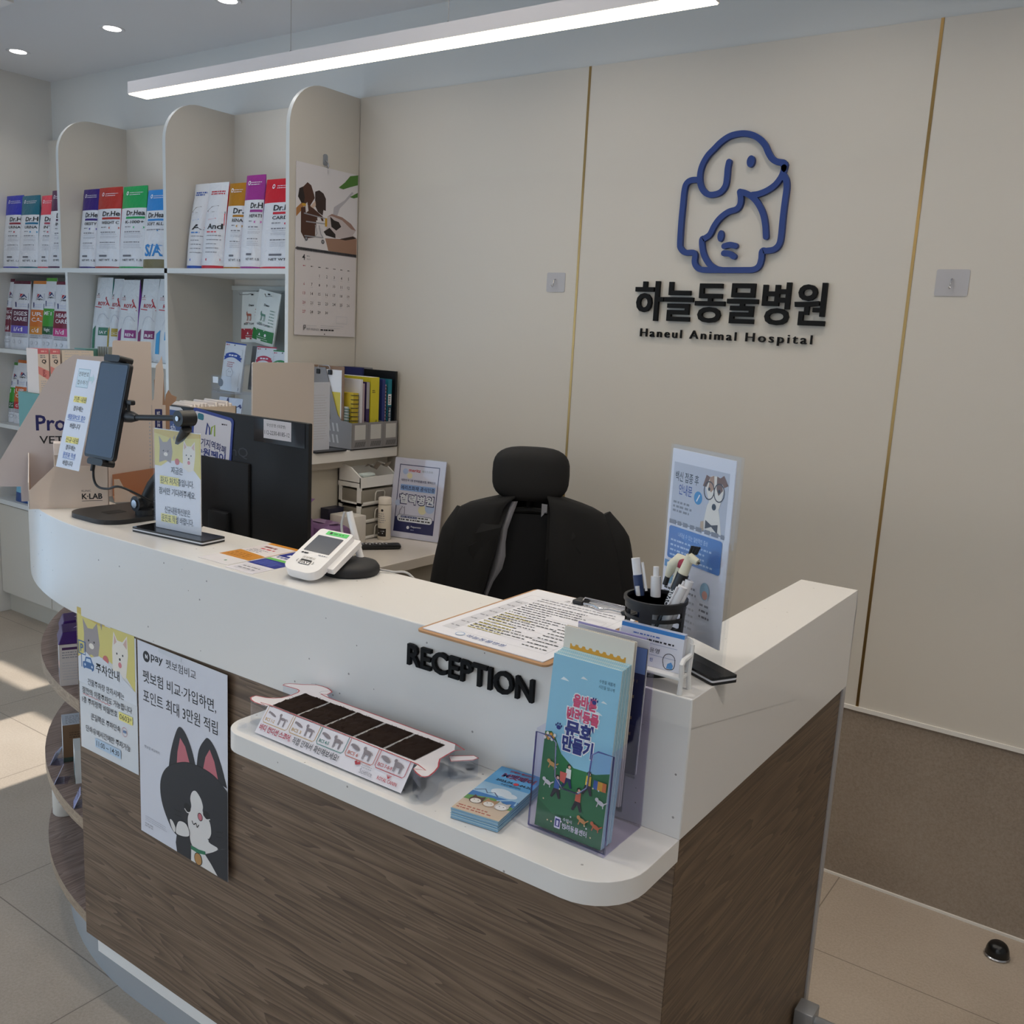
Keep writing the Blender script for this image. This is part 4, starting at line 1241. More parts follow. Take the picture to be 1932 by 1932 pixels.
pk.grid(lambda i, j: Vector((-2.48 + 0.013 * i, 2.18 + 0.006 * sin(i) + 0.02 * j, 0.899 + 0.012 * j + 0.004 * i + 0.003 * sin(2 * i))), 9, 2, PUR)
pk.build('wipes_pack', base=(-2.44, 2.19, 0.77), label='taller crumpled purple pack with an open top behind the monitor', cat='wipes pack')
b = Mb()
b.box(-2.497, 2.375, 0.7705, -2.455, 2.45, 0.888, mat('23243a', 0.45))
Sheet(b, plane((-2.455, 2.375, 0.85), (0, 1, 0), (0, 0, 1))).micro(0.01, 0.02, 0.05, 1, .01, .003, mat('6a6c88'))
b.build('dark_box', base=(-2.475, 2.41, 0.77), label='dark navy box squeezed behind the off-white lidded box', cat='box')
rm = thing('remote_control', 'black remote control with small buttons lying on the desk', 'remote control', (-2.23, 2.44, 0.77))
Mr = Matrix.Translation((-2.252, 2.415, 0.771)) @ Matrix.Rotation(radians(52), 4, 'Z')
Mb().rbox(-0.085, -0.021, 0, 0.085, 0.021, 0.018, 0.008, mat('121214', 0.35), M=Mr).build('body', rm)
b = Mb()
rnd = random.Random(5)
for i in range(9):
    for j in range(3):
        b.rbox(-0.066 + i * 0.012, -0.013 + j * 0.010, 0.0175, -0.059 + i * 0.012, -0.007 + j * 0.010, 0.0195, 0.0008, mat(('c8c8cc', '7a7a80', 'c83c48', '5fae70')[0 if (i + j) % 3 == 0 else 1 if i else 2 + j % 2], 0.5), seg=1, M=Mr)
b.build('buttons', rm)
# white translucent bag behind the monitor
BAGM = nodes_mat('thin_white_bag', lambda nt, b: (b.inputs['Base Color'].__setattr__('default_value', lin('e6e4e4')), b.inputs['Alpha'].__setattr__('default_value', 0.72)), rough=0.35)
b = Mb()
def bagp(i, j):
    t = j / 12
    r = [0.045, 0.058, 0.066, 0.070, 0.071, 0.070, 0.064, 0.052, 0.034, 0.018, 0.016, 0.024, 0.020][j]
    a = 2 * pi * i / 22
    k = 1 + 0.12 * sin(5 * a + j) + 0.06 * sin(9 * a + 2 * j)
    return Vector((-2.465 + r * k * cos(a) * 0.55 + 0.02, 2.185 + r * k * sin(a), 0.902 + 0.14 * t))
b.grid(bagp, 22, 12, BAGM)
b.build('plastic_bag', base=(-2.445, 2.185, 0.906), label='knotted translucent white plastic bag behind the right edge of the monitor', cat='bag')

# ---------------------------------------------------------------- file organiser and books on the ledge
LZ = 1.1005
fo = thing('file_organizer', 'grey plastic three-section file organizer with white label cards on the ledge', 'file organizer', (-2.55, 2.575, LZ))
GP_ = mat('8b898b', 0.5)
FX = -2.425
def side_wall(b, y):
    out = [(FX, 0.0), (FX, 0.098), (FX - 0.055, 0.104), (FX - 0.075, 0.125), (FX - 0.14, 0.29), (FX - 0.235, 0.29), (FX - 0.235, 0.0)]
    b.prism([(p[0], LZ + p[1]) for p in out][::-1], lambda u, v, d: Vector((u, d, v)), y, y + 0.003, GP_)
    s = Sheet(b, lambda u, v, d=0: Vector((u, y - d, v)), 0.0003)
    for r in range(4):
        for k in range(8 - 2 * max(0, r - 1)):
            u = FX - 0.22 + 0.021 * k
            v = LZ + 0.02 + 0.042 * r
            s.poly([(u, v), (u + 0.009, v), (u + 0.002, v + 0.03), (u - 0.007, v + 0.03)], mat('bdbcbe' if r < 2 else '6e6d70', 0.6))
b = Mb()
for yy in (2.452, 2.535, 2.618, 2.697):
    side_wall(b, yy)
b.box(FX - 0.235, 2.452, LZ, FX, 2.70, LZ + 0.003, GP_)
b.box(FX - 0.235, 2.452, LZ, FX - 0.232, 2.70, LZ + 0.29, GP_)
b.build('body', fo)
for k in range(3):
    b = Mb()
    ya = 2.456 + 0.0825 * k
    b.box(FX - 0.003, ya, LZ, FX, ya + 0.079, LZ + 0.098, GP_)
    s = Sheet(b, plane((FX, ya, LZ), (0, 1, 0), (0, 0, 1)))
    s.rect(0.012, 0.036, 0.068, 0.090, mat('cbcac8', 0.5))
    for i in range(9):
        s.poly([(0.013 + 0.006 * i, 0.010), (0.0155 + 0.006 * i, 0.010), (0.021 + 0.006 * i, 0.028), (0.0185 + 0.006 * i, 0.028)], mat('2e2d30'))
    b.build('front_panel', fo)

GB = 'books and folders in the grey file organizer'
def book(label, y0, y1, ztop, m, x1=-2.44, depth=0.19, name='folder', spine=None, cat='book', pages=False, lean=0.0, top=None, back=None):
    b = Mb()
    x0 = x1 - depth
    M = tilt(0, LZ, 0, 0) if not lean else Matrix.Translation((x1, y1, LZ)) @ Matrix.Rotation(lean, 4, 'X') @ Matrix.Translation((-x1, -y1, -LZ))
    b.box(x0, y0, LZ + 0.004, x1, y1, ztop, m, M=M)
    if pages:
        b.box(x0 + 0.004, y0 + 0.002, ztop - 0.001, x1 - 0.003, y1 - 0.002, ztop + 0.0005, PAPER, M=M)
    if spine:
        f0 = plane((x1, y0, LZ), (0, 1, 0), (0, 0, 1))
        spine(Sheet(b, lambda u, v, d=0: M @ f0(u, v, d)), y1 - y0, ztop - LZ)
    return b.build(name, base=((x0 + x1) / 2, (y0 + y1) / 2, LZ + .004), label=label, cat=cat, group=GB)
def coil(label, y0, y1, ztop, m, x1, ringm, depth=0.17, n=18, lean=0.0):
    t = thing('spiral_notebook', label, 'notebook', (x1 - depth / 2, (y0 + y1) / 2, LZ + .004), group=GB)
    M = Matrix.Translation((x1, y1, LZ)) @ Matrix.Rotation(lean, 4, 'X') @ Matrix.Translation((-x1, -y1, -LZ))
    Mb().box(x1 - depth, y0, LZ + 0.004, x1 - 0.004, y1, ztop, m, M=M).build('pages', t)
    b = Mb()
    for k in range(n):
        z = LZ + 0.012 + (ztop - LZ - 0.02) * k / (n - 1)
        b.tube([(x1 - 0.010 + 0.012 * cos(a), (y0 + y1) / 2 + ((y1 - y0) / 2 + 0.003) * sin(a), z) for a in [j * pi / 4 for j in range(9)]], 0.0016, ringm, n=5)
    b.apply(M)
    b.build('binding_rings', t)
coil('pale notebook with green wire binding at the front of the organizer', 2.463, 2.471, 1.255, mat('c9cbc4', 0.6), -2.455, mat('3f6a5c', 0.35, 0.4), n=14)
coil('yellow notebook with thick black rings at the front of the organizer', 2.478, 2.505, 1.305, mat('d8bf3a', 0.6), -2.442, mat('3a3430', 0.3, 0.5), n=13)
book('white sheaf of forms standing behind the yellow ringed notebook', 2.508, 2.520, 1.355, mat('dcdbe2', 0.6), name='paper_sheaf', cat='papers')
book('slim mauve booklet beside the navy pen case', 2.523, 2.530, 1.34, mat('b9a4ac', 0.5), name='booklet')
book('dark purple and grey pouch standing between mauve booklet and yellow book', 2.540, 2.556, 1.345, mat('3a2a5c', 0.5), name='booklet', spine=lambda s, w, h: s.rect(0, .6 * h, w, h, mat('a9a6ac')))
def ysp(s, w, h):
    s.text('에니프사료', 0.33 * w + 0.012, 0.40 * h, INK, h=0.035 * 0.3, rot=-pi / 2, bold=0.01)
    s.micro(0.2 * w, 0.82 * h, 0.6 * w, 2, .006, .003, INK)
book('thick bright yellow book, tallest yellow spine in the organizer', 2.562, 2.607, 1.362, mat('d9cc2e', 0.45), spine=ysp, pages=True, name='book')
book('navy blue leaning folder right of the yellow book', 2.624, 2.640, 1.355, mat('27357a', 0.4), lean=-0.0)
coil('pink notebook with dark wire binding right of the navy folder', 2.642, 2.652, 1.335, mat('c8a8b4', 0.5), -2.442, mat('4a3038', 0.3, 0.5), n=18)
def tsp(s, w, h):
    s.rect(0.02 * w, 0.0, 0.98 * w, 0.60 * h, mat('12344c')); s.rect(0.05 * w, 0.62 * h, 0.95 * w, 0.78 * h, PAPER)
    s.text('개인정보 동의서', 0.30 * w, 0.58 * h, PAPER, h=0.010, w=0.13, rot=-pi / 2, bold=0.02); s.micro(0.2 * w, .75 * h, .8 * w, 4, .008, .004, INK, ragged=0)
book('teal binder with white lettering on its dark spine', 2.656, 2.676, 1.355, mat('1f7f94', 0.4), spine=tsp, name='binder')
book('tall black folder against the wall, darkest in the organizer', 2.685, 2.695, 1.385, mat('111218', 0.4), depth=0.215, x1=-2.43)
book('dark navy folder standing at the back of the organizer', 2.610, 2.617, 1.392, mat('22285c', 0.4), depth=0.10, x1=-2.53)
# clipboard standing in the organizer
cb = thing('clipboard', 'clipboard with forms standing upright in the grey organizer', 'clipboard', (-2.55, 2.44, LZ))
b = Mb()
b.box(-2.665, 2.4585, LZ + 0.005, -2.475, 2.4605, 1.398, mat('8a6a50', 0.5))
b.build('board', cb)
b = Mb()
b.box(-2.662, 2.4565, LZ + 0.005, -2.485, 2.458, 1.385, PAPER)
s = Sheet(b, lambda u, v, d=0: Vector((u, 2.4565 - d, v)))
s.text('구매', -2.60, 1.335, INK, h=0.016, bold=0.01); s.rect(-2.612, 1.15, -2.49, 1.305, mat('d8c64a', 0.5))
b.build('form', cb)
b = Mb()
b.tube([(-2.60, 2.4540, 1.372), (-2.60, 2.4510, 1.392), (-2.595, 2.4490, 1.398), (-2.545, 2.4490, 1.398), (-2.54, 2.4510, 1.392), (-2.54, 2.4540, 1.372)], 0.0018, CHROME, n=6)
for x in (-2.60, -2.54):
    b.rbox(x - 0.008, 2.447, 1.366, x + 0.008, 2.456, 1.384, 0.002, BLACK)
b.build('clip', cb)
# sheets between the beige board and the organizer, in a small stand
ps = thing('paper_holder', 'low black stand holding a pale paper sheet between beige board and grey organizer', 'paper stand', (-2.46, 2.36, LZ))
Mb().rbox(-2.50, 2.28, LZ, -2.42, 2.425, LZ + 0.006, 0.002, mat('141418', 0.3)).build('base', ps)
b = Mb()
b.box(-2.462, 2.285, LZ + 0.006, -2.459, 2.375, 1.345, mat('d4d8e4', 0.4))
Sheet(b, plane((-2.459, 2.285, LZ), (0, 1, 0), (0, 0, 1))).micro(0.012, 0.20, 0.08, 18, .009, .0016, LINK)
b.build('paper', ps)
b = Mb()
b.prism(rrect(2.005, LZ, 2.268, 1.413, (0, 0, 0.006, 0.006)), YZ(-2.432), 0, 0.006, mat('d3c8c0', 0.55))
b.build('beige_board', base=(-2.43, 2.14, LZ), label='blank beige board standing on the ledge behind the monitor', cat='board')
# open carton full of white packets
ct = thing('carton', 'open cream carton of white packets on the ledge behind the monitor', 'carton', (-2.56, 1.93, LZ))
CRT = mat('d8c7b6', 0.6)
b = Mb()
x0, x1, yA, yB = -2.63, -2.50, 1.82, 2.0
b.box(x0, yA, LZ, x1, yB, LZ + 0.002, CRT)
for q in ((x0, yA, x0 + .003, yB), (x1 - .003, yA, x1, yB), (x0, yA, x1, yA + .003), (x0, yB - .003, x1, yB)):
    b.box(q[0], q[1], LZ, q[2], q[3], 1.268, CRT)
s = Sheet(b, plane((x1, yA, LZ), (0, 1, 0), (0, 0, 1)))
s.text('KLINIC', 0.10, 0.145, INK, h=0.006)
b.build('box', ct)
rnd = random.Random(3)
for k in range(12):
    yy = yA + 0.010 + k * 0.0135
    b = Mb()
    b.rbox(x0 + 0.006, yy, LZ + 0.01, x1 - 0.006, yy + 0.011, 1.272 + rnd.uniform(0, 0.012), 0.003, mat('e4dcd8', 0.5), seg=1)
    b.build('packet', base=(-2.56, yy, LZ + .01), label='white sachet standing in the open cream carton', cat='packet', group='sachets in the cream carton')

# ---------------------------------------------------------------- monitor seen from behind
mo = thing('monitor', 'black desktop monitor seen from behind with cards taped to its back', 'monitor', (-1.78, 1.42, 0.77))
MY = 1.40
MM = Matrix.Translation((-1.8436, 1.45, 1.1882)) @ Matrix.Scale(1.0357, 4) @ Matrix.Translation((1.78, -1.40, -1.2))
MB_ = mat('0c0d10', 0.5)
b = Mb()
b.rbox(-2.052, MY, 0.985, -1.512, MY + 0.012, 1.329, 0.003, MB_)
b.rbox(-1.96, MY - 0.008, 1.03, -1.70, MY + 0.002, 1.22, 0.004, mat('101114', 0.6))
s = Sheet(b, plane((-2.05, MY, 0.985), (1, 0, 0), (0, 0, 1)), 0.0003)
s.text('BenQ', 0.235, 0.243, mat('3a3c42', 0.4), h=0.026, w=0.105)
b.apply(MM)
b.build('back_cover', mo)
b = Mb()
b.rbox(-1.83, MY - 0.022, 0.80, -1.76, MY - 0.004, 1.10, 0.006, mat('0e1013', 0.5))
b.apply(MM)
b.rbox(-1.96, 1.38, 0.7705, -1.73, 1.56, 0.782, 0.004, mat('0e1013', 0.5))
b.build('stand', mo)
mdesk = thing('staff_desk', 'low work surface behind the counter that carries the monitor', 'desk', (-1.3, 1.4, 0))
Mb().box(-1.97, 1.375, 0.74, -0.57, 1.70, 0.77, DESK).build('worktop', mdesk)
Mb().box(-0.60, 1.38, 0, -0.57, 1.60, 0.74, mat('a9a294', 0.5)).build('leg_panel', mdesk)
Mb().box(-1.90, 1.40, 0, -1.87, 1.60, 0.74, mat('a9a294', 0.5)).build('leg_panel', mdesk)

def card(name, label, pts, thick, m, draw, cat='card', y=MY):
    b = Mb()
    f = lambda u, v, d=0: Vector((u, y - 0.0006 - d, v))
    b.prism(pts, f, 0, thick, m)
    if draw:
        draw(Sheet(b, f, thick))
    b.apply(MM)
    cx = sum(p[0] for p in pts) / len(pts); cz = sum(p[1] for p in pts) / len(pts)
    return b.build(name, base=MM @ Vector((cx, y, cz)), label=label, cat=cat)
# corners are those of the cards as they hang on the monitor back
def d1(s):
    s.poly([(-2.038, 1.318), (-1.962, 1.318), (-1.94, 1.30), (-1.95, 1.21), (-2.045, 1.21)], mat('2c4584', 0.45))
    s.line([(-2.03, 1.29), (-2.036, 1.27), (-2.026, 1.262)], .003, PAPER); s.text('Cash', -2.02, 1.268, PAPER, h=0.016, bold=0.0); s.text('Receipt', -2.03, 1.246, PAPER, h=0.018)
card('receipt_sign', 'dark blue cash receipt sign on the left of the monitor back', [(-2.048, 1.2), (-1.93, 1.2), (-1.93, 1.31), (-1.955, 1.326), (-2.04, 1.326)], 0.001, mat('e2e2e6', 0.5), d1, 'sign')
def rp(pts, cx, cz, a):
    return [(cx + (p[0] - cx) * cos(a) - (p[1] - cz) * sin(a), cz + (p[0] - cx) * sin(a) + (p[1] - cz) * cos(a)) for p in pts]
def d2(s):
    P = lambda pts: rp(pts, -1.84, 1.26, -0.10)
    s.poly(P(rrect(-1.905, 1.199, -1.770, 1.318, 0.008)), mat('e8e6ec', 0.4))
    s.poly(P(rrect(-1.893, 1.30, -1.870, 1.315, 0.005)), mat('2f7f94')); s.micro(-1.80, 1.302, -1.776, 1, .01, .003, INK)
    cx, cz = -1.843, 1.285
    s.line(P([(cx - .016, cz - .016), (cx - .012, cz + .012), (cx - .004, cz + .002), (cx - .002, cz - .014)]), .005, mat('2c3f8c')); s.line(P([(cx + .002, cz - .012), (cx + .004, cz + .004), (cx + .014, cz + .012), (cx + .016, cz - .014)]), .005, mat('9cb83c'))
    s.text('경기지역화폐', -1.897, 1.246, mat('28306c'), h=0.019, w=0.112, bold=0.02, rot=-0.10, arc=0.004)
    s.text('수원페이', -1.899, 1.222, mat('2c3f8c'), h=0.021, w=0.112, bold=0.03, rot=-0.10)
    s.text('가맹점', -1.897, 1.199, INK, h=0.019, w=0.088, bold=0.02, rot=-0.10)
card('payment_sign', 'white regional currency sign with blue and lime edges on the monitor', rp(rrect(-1.912, 1.19, -1.763, 1.325, 0.01), -1.84, 1.26, -0.10), 0.0015, mat('35499c', 0.4), d2, 'sign')
def d3(s):
    s.rect(-1.655, 1.284, -1.565, 1.326, mat('e0dde2', 0.5))
    s.text('부산은행 (대광병)', -1.645, 1.309, INK, h=0.009, w=0.062); s.text('112-2230-8185-12', -1.652, 1.293, INK, h=0.009, w=0.082)
card('account_card', 'white bank account slip in a dark clear sleeve on the monitor corner', [(-1.688, 1.274), (-1.522, 1.274), (-1.522, 1.327), (-1.688, 1.327)], 0.001, mat('1d2026', 0.12), d3)

# ---------------------------------------------------------------- things on the countertop
TZ = 1.1002
# cardboard display box with a slanted front
dB = Vector((0.493, 0.870, 0)); nB = Vector((0.870, -0.493, 0)); oB = Vector((-2.058, 1.077, TZ))
BEIGE = mat('d9c9bd', 0.6)
BEIGE_IN = mat('c0a593', 0.65)
dsp = thing('display_box', 'beige cardboard display box with K-LAB print on the counter end', 'display box', oB)
fB = lambda off: (lambda u, v, d=0: oB + dB * u + nB * (d - off) + Vector((0, 0, v)))
b = Mb()
b.prism([(0, 0), (0.165, 0), (0.165, 0.095), (0.055, 0.097), (0, 0.041)], fB(0), -0.002, 0, BEIGE)
s = Sheet(b, fB(0), 0.0001)
s.text('KLINIC', 0.108, 0.037, INK, h=0.0045, bold=0.0)
s.text('K·LAB', 0.108, 0.020, INK, h=0.013, w=0.043, bold=0.03); s.rect(0.108, 0.0155, 0.151, 0.0165, INK)
b.build('front_panel', dsp)
def sidef(u0): return lambda u, v, d=0: oB + dB * (u0 + d) - nB * u + Vector((0, 0, v))
Mb().prism([(0, 0), (0.09, 0), (0.09, 0.115), (0.08, 0.115), (0, 0.060)], sidef(0), 0, 0.002, BEIGE_IN, mat('e8e0da', 0.6)).build('side_panel', dsp)
Mb().prism([(0, 0), (0.09, 0), (0.09, 0.115), (0, 0.095)], sidef(0.163), 0, 0.002, BEIGE_IN).build('side_panel', dsp)
b = Mb()
b.prism([(-0.071, 0.038), (-0.018, 0.037), (-0.018, 0.002), (0.165, 0.002), (0.165, 0.34), (0.10, 0.34), (0.062, 0.31), (-0.071, 0.074)], fB(0.09), -0.002, 0, mat('cdc4c4', 0.55))
s = Sheet(b, fB(0.09), 0.0001)
s.text('Pro', 0.018, 0.166, mat('1d2060', 0.5), h=0.036, w=0.062, bold=0.02); s.text('VET', 0.024, 0.136, INK, h=0.018, w=0.05, bold=0.01)
b.build('back_card', dsp)
b = Mb()
M0 = Matrix.Translation(oB - nB * 0.045 + dB * 0.075) @ Matrix.Rotation(atan2(dB.y, dB.x), 4, 'Z')
b.rbox(-0.022, -0.02, 0.001, 0.03, 0.012, 0.135, 0.001, mat('d9c8b8', 0.55), seg=1, M=M0)
b.rbox(-0.022, -0.026, 0.118, 0.03, 0.012, 0.146, 0.001, mat('eee2dc', 0.5), seg=1, M=M0)
b.build('sachet_box', base=oB - nB * 0.045 + dB * 0.075, label='small cream sachet carton standing inside the beige display box', cat='box')
# second display with a tall back card and a scooped brown tray
o2 = Vector((-2.022, 1.262, TZ))
fC = lambda off: (lambda u, v, d=0: o2 + dB * u + nB * (d - off) + Vector((0, 0, v)))
ds2 = thing('display_box', 'taller beige display stand with scooped brown tray behind the tablet', 'display box', o2)
b = Mb()
sc = [(0.012, 0.055), (0.02, 0.038), (0.035, 0.022), (0.055, 0.010), (0.075, 0.007), (0.095, 0.010)]
b.prism([(0, 0), (0.13, 0), (0.13, 0.055)] + [(0.13 - 0.0, 0.05)] + [(0.095, 0.010), (0.075, 0.007), (0.055, 0.010), (0.035, 0.022), (0.02, 0.038), (0.012, 0.055), (0, 0.055)], fC(0), -0.002, 0, BEIGE)
b.build('front_panel', ds2)
b = Mb()
b.prism([(0, 0), (0.13, 0), (0.13, 0.002), (0, 0.002)], fC(0), -0.08, -0.002, mat('a06c4e', 0.6))
b.prism([(0, 0.0), (0.13, 0.0), (0.13, 0.075), (0, 0.055)], fC(0.076), -0.002, 0, mat('b27d5d', 0.6))
b.build('tray', ds2)
b = Mb()
b.prism([(-0.012, 0), (0.125, 0), (0.125, 0.225), (0.118, 0.225), (0.122, 0.30), (0.118, 0.345), (0.112, 0.33), (0.104, 0.32), (0.098, 0.24), (0.094, 0.235), (0.094, 0.374), (0.092, 0.377), (0.012, 0.377), (0.008, 0.373)], fC(0.083), -0.003, 0, BEIGE)
s = Sheet(b, fC(0.083), 0.0001)
NV2 = mat('262c66', 0.5)
s.rrect(0.100, 0.075, 0.117, 0.215, 0.002, NV2)
s.text("일상으로 건강한 '갈색영양제'", 0.1045, 0.21, PAPER, h=0.0075, w=0.13, rot=-pi / 2, bold=0.01)
s.rect(0.0925, 0.04, 0.0932, 0.225, GREYINK); s.micro(0.086, 0.2, 0.09, 16, .009, .004, LINK)
b.build('back_card', ds2)
b = Mb()
b.prism([(0.10, 0.0), (0.135, 0.0), (0.135, 0.222), (0.150, 0.235), (0.152, 0.245), (0.140, 0.250), (0.133, 0.262), (0.127, 0.250), (0.124, 0.232), (0.122, 0.300), (0.114, 0.305), (0.10, 0.285)], fC(0.09), -0.003, 0, mat('b08d74', 0.6))
b.build('cat_cutout', ds2, label='brown cat-shaped cardboard cutout')

# cartons stacked behind the display card
TEAL = mat('5a8c86', 0.5)
b = Mb()
b.rbox(-2.70, 1.395, TZ, -2.585, 1.575, 1.310, 0.001, TEAL, seg=1)
b.build('carton', base=(-2.64, 1.5, TZ), label='teal carton lying under the two slim pink boxes', cat='carton')
PINK = mat('d2707a', 0.5)
def slim(y0, y1, label):
    b = Mb()
    x = -2.60
    b.box(-2.66, y0, 1.3105, x, y1, 1.434, mat('dccdc3', 0.55))
    s = Sheet(b, plane((x, y0, 1.3105), (0, 1, 0), (0, 0, 1)))
    w = y1 - y0
    s.rect(0, 0.110, w, 0.1235, PINK); s.micro(0.3 * w, 0.119, 0.8 * w, 1, .01, .004, mat('e8b8b8'), ragged=0)
    s.poly([(0, 0.055), (w, 0.036), (w, 0.062), (0, 0.076)], mat('d88a88', 0.5)); s.micro(0.4 * w, .066, .7 * w, 5, .004, .003, mat('a05058'), ragged=0)
    s.text('Q', 0.34 * w, 0.082, INK, h=0.013, bold=0.03); s.text('5', 0.62 * w, 0.086, INK, h=0.008, bold=0.03); s.micro(.2 * w, .107, .75 * w, 2, .005, .003, GREYINK)
    s.micro(0.2 * w, 0.036, 0.7 * w, 4, .006, .003, LINK, seed=4); s.micro(0.2 * w, 0.012, 0.7 * w, 2, .005, .003, LINK, seed=5)
    Sheet(b, plane((-2.66, y0, 1.434), (1, 0, 0), (0, 1, 0))).rect(0, 0, 0.06, w, PINK)
    b.build('slim_carton', base=(-2.63, y0, 1.3105), label=label, cat='carton', group='slim pink and cream cartons')
slim(1.403, 1.434, 'slim cream carton with pink bands, left one of the pair')
slim(1.438, 1.467, 'slim cream carton with pink bands, right one of the pair')
b = Mb()
b.box(-2.70, 1.473, 1.3105, -2.60, 1.568, 1.432, mat('d8ccc0', 0.55))
s = Sheet(b, plane((-2.60, 1.473, 1.3105), (0, 1, 0), (0, 0, 1)))
s.micro(0.008, 0.118, 0.05, 7, .008, .0018, LINK, seed=1); s.micro(0.058, 0.118, 0.088, 5, .008, .0018, LINK, seed=2); s.frame(0.06, .06, .085, .085, .001, LINK)
Sheet(b, plane((-2.70, 1.473, 1.432), (1, 0, 0), (0, 1, 0))).rect(0, 0, 0.1, 0.095, mat('6d7678'))
b.build('carton', base=(-2.65, 1.55, 1.3105), label='wide cream carton with fine print beside the slim pink boxes', cat='carton')
b = Mb()
b.box(-2.72, 1.58, TZ, -2.66, 1.70, 1.435, TEAL)
b.build('carton', base=(-2.69, 1.68, TZ), label='tall teal edged carton behind the wide cream carton', cat='carton')
for k in range(5):
    Mb().box(-2.655 + 0.012 * k, 1.615, TZ, -2.647 + 0.012 * k, 1.70, 1.443, mat('8a8d88', 0.5)).build('leaflet', base=(-2.65 + .012 * k, 1.66, TZ), label='grey edged leaflet standing upright behind the beige back card', cat='leaflet', group='upright grey leaflets')

# tablet on a jointed stand
st = thing('tablet_stand', 'black jointed tablet stand with flat base on the counter end', 'tablet stand', (-1.86, 1.2, TZ))
SB = mat('1b1d21', 0.4)
b = Mb()
bp = rrect(-0.085, -0.10, 0.085, 0.10, (0.05, 0.05, 0.03, 0.03), 8)
MA = Matrix.Translation((-1.872, 1.197, TZ)) @ Matrix.Rotation(radians(0), 4, 'Z')
b.prism(bp, lambda u, v, d: MA @ Vector((u, v, d)), 0.0, 0.010, SB, smooth=True)
b.prism(rrect(-0.02, -0.05, 0.01, -0.005, 0.003), lambda u, v, d: MA @ Vector((u, v, d)), 0.0101, 0.0104, DEEP)
b.build('base_plate', st, bevel=0.003)
pv = Vector((-1.812, 1.205, 1.135)); jt = Vector((-1.590, 1.148, 1.343)); tb = Vector((-1.815, 1.138, 1.3315))
b = Mb()
b.lathe([(0, 0), (0.022, 0), (0.022, 0.012), (0.012, 0.016), (0.012, 0.024), (0, 0.024)], (pv.x, pv.y, TZ + 0.010), SB)
b.tube([pv + Vector((-0.006, 0.022, 0)), pv + Vector((-0.006, -0.022, 0))], 0.017, SB, n=20)
b.build('hinge', st)
b = Mb()
b.tube([pv, pv + Vector((0.03, 0, 0.045)), pv.lerp(jt, 0.55) + Vector((0.02, 0, 0.0)), jt + Vector((0.004, 0, -0.02))], [0.015, 0.014, 0.012, 0.010], SB, n=10)
b.build('lower_arm', st)
b = Mb()
b = Mb()
b.tube([jt + Vector((0, 0.017, 0)), jt + Vector((0, -0.017, 0))], 0.016, SB, n=20); b.tube([jt + Vector((0, -0.0172, 0)), jt + Vector((0, -0.0195, 0))], 0.005, CHROME, n=14)
b.build('joint', st)
Mb().tube([pv + Vector((-0.006, -0.0225, 0)), pv + Vector((-0.006, -0.025, 0))], 0.009, CHROME, n=16).build('hinge_cap', st)
b = Mb()
b.tube([jt, tb + Vector((0.075, 0, 0.0))], 0.006, SB, n=10); b.tube([tb + Vector((0.08, 0, 0)), tb + Vector((0.06, 0, 0)), tb + Vector((0.03, 0, 0)), tb + Vector((0.0, 0, 0))], [0.007, 0.012, 0.014, 0.012], SB, n=12)
b.tube([tb + Vector((0.05, 0, 0.01)), tb + Vector((0.05, 0, 0.026))], 0.004, SB, n=10); b.rbox(tb.x + 0.032, tb.y - .006, tb.z + .024, tb.x + .068, tb.y + .006, tb.z + .034, .003, SB)
b.build('upper_arm', st)
tU = Vector((1, 0, 0)); tV = Vector((0.0, 0.048, 0.215)).normalized()
tO = Vector((-1.871, 1.10, 1.2404))
ft = plane(tO, tU, tV)
tab = thing('tablet', 'dark screened tablet clamped upright in the black stand', 'tablet', tO)
TW, TH = 0.1055, 0.2035
b = Mb()
b.prism(rrect(0, 0, TW, TH, 0.008), ft, -0.009, 0, mat('1c1d22', 0.35), smooth=True)
b.build('body', tab)
b = Mb()
b.prism(rrect(0.004, 0.006, TW - 0.004, TH - 0.004, 0.005), ft, 0.0002, 0.0008, mat('16203c', 0.05, 0.0, 0.8), smooth=True)
b.build('screen', tab, label='glossy dark blue screen')
b = Mb()
b.prism(rrect(0.026, TH + 0.0003, 0.082, TH + 0.014, 0.006), ft, -0.022, 0.010, SB, smooth=True)
b.prism(rrect(0.034, -0.01, 0.076, TH + 0.004, 0.002), ft, -0.016, -0.0092, SB)
b.build('top_clamp', st, bevel=0.003)
b = Mb()
b.prism(rrect(0.026, -0.014, 0.082, -0.0003, 0.006), ft, -0.022, 0.007, SB, smooth=True)
b.build('bottom_clamp', st, bevel=0.003)
# paper strip fixed to the tablet's left edge
pst = Vector((-1.9855, 1.102, 1.2037))
fS = plane(pst, (1, 0, 0.0), (0, 0.062, 0.255))
b = Mb()
SW, SHh = 0.0895, 0.2400
b.prism([(0, 0), (SW, 0), (SW, SHh), (0, SHh)], fS, -0.0012, 0, mat('dfe5f2', 0.5))
s = Sheet(b, lambda u, v, d=0: fS((u + 0.003) * 0.915, v * 0.916, d), 0.0001)
s.frame(0.014, 0.195, 0.064, 0.240, 0.0012, mat('8fb0c4')); s.rect(0.0152, 0.1962, 0.0628, 0.2388, mat('d0e2ee'))
s.text('전화번호', 0.018, 0.222, INK, h=0.011, w=0.042); s.text('접수하기', 0.018, 0.202, INK, h=0.011, w=0.042)
s.poly([(0.065, 0.213), (0.077, 0.213), (0.077, 0.205), (0.086, 0.218), (0.077, 0.231), (0.077, 0.223), (0.065, 0.223)], mat('c2dbe2'))
YEL = mat('f2e68a', 0.6); BLT = mat('3f68b8', 0.5)
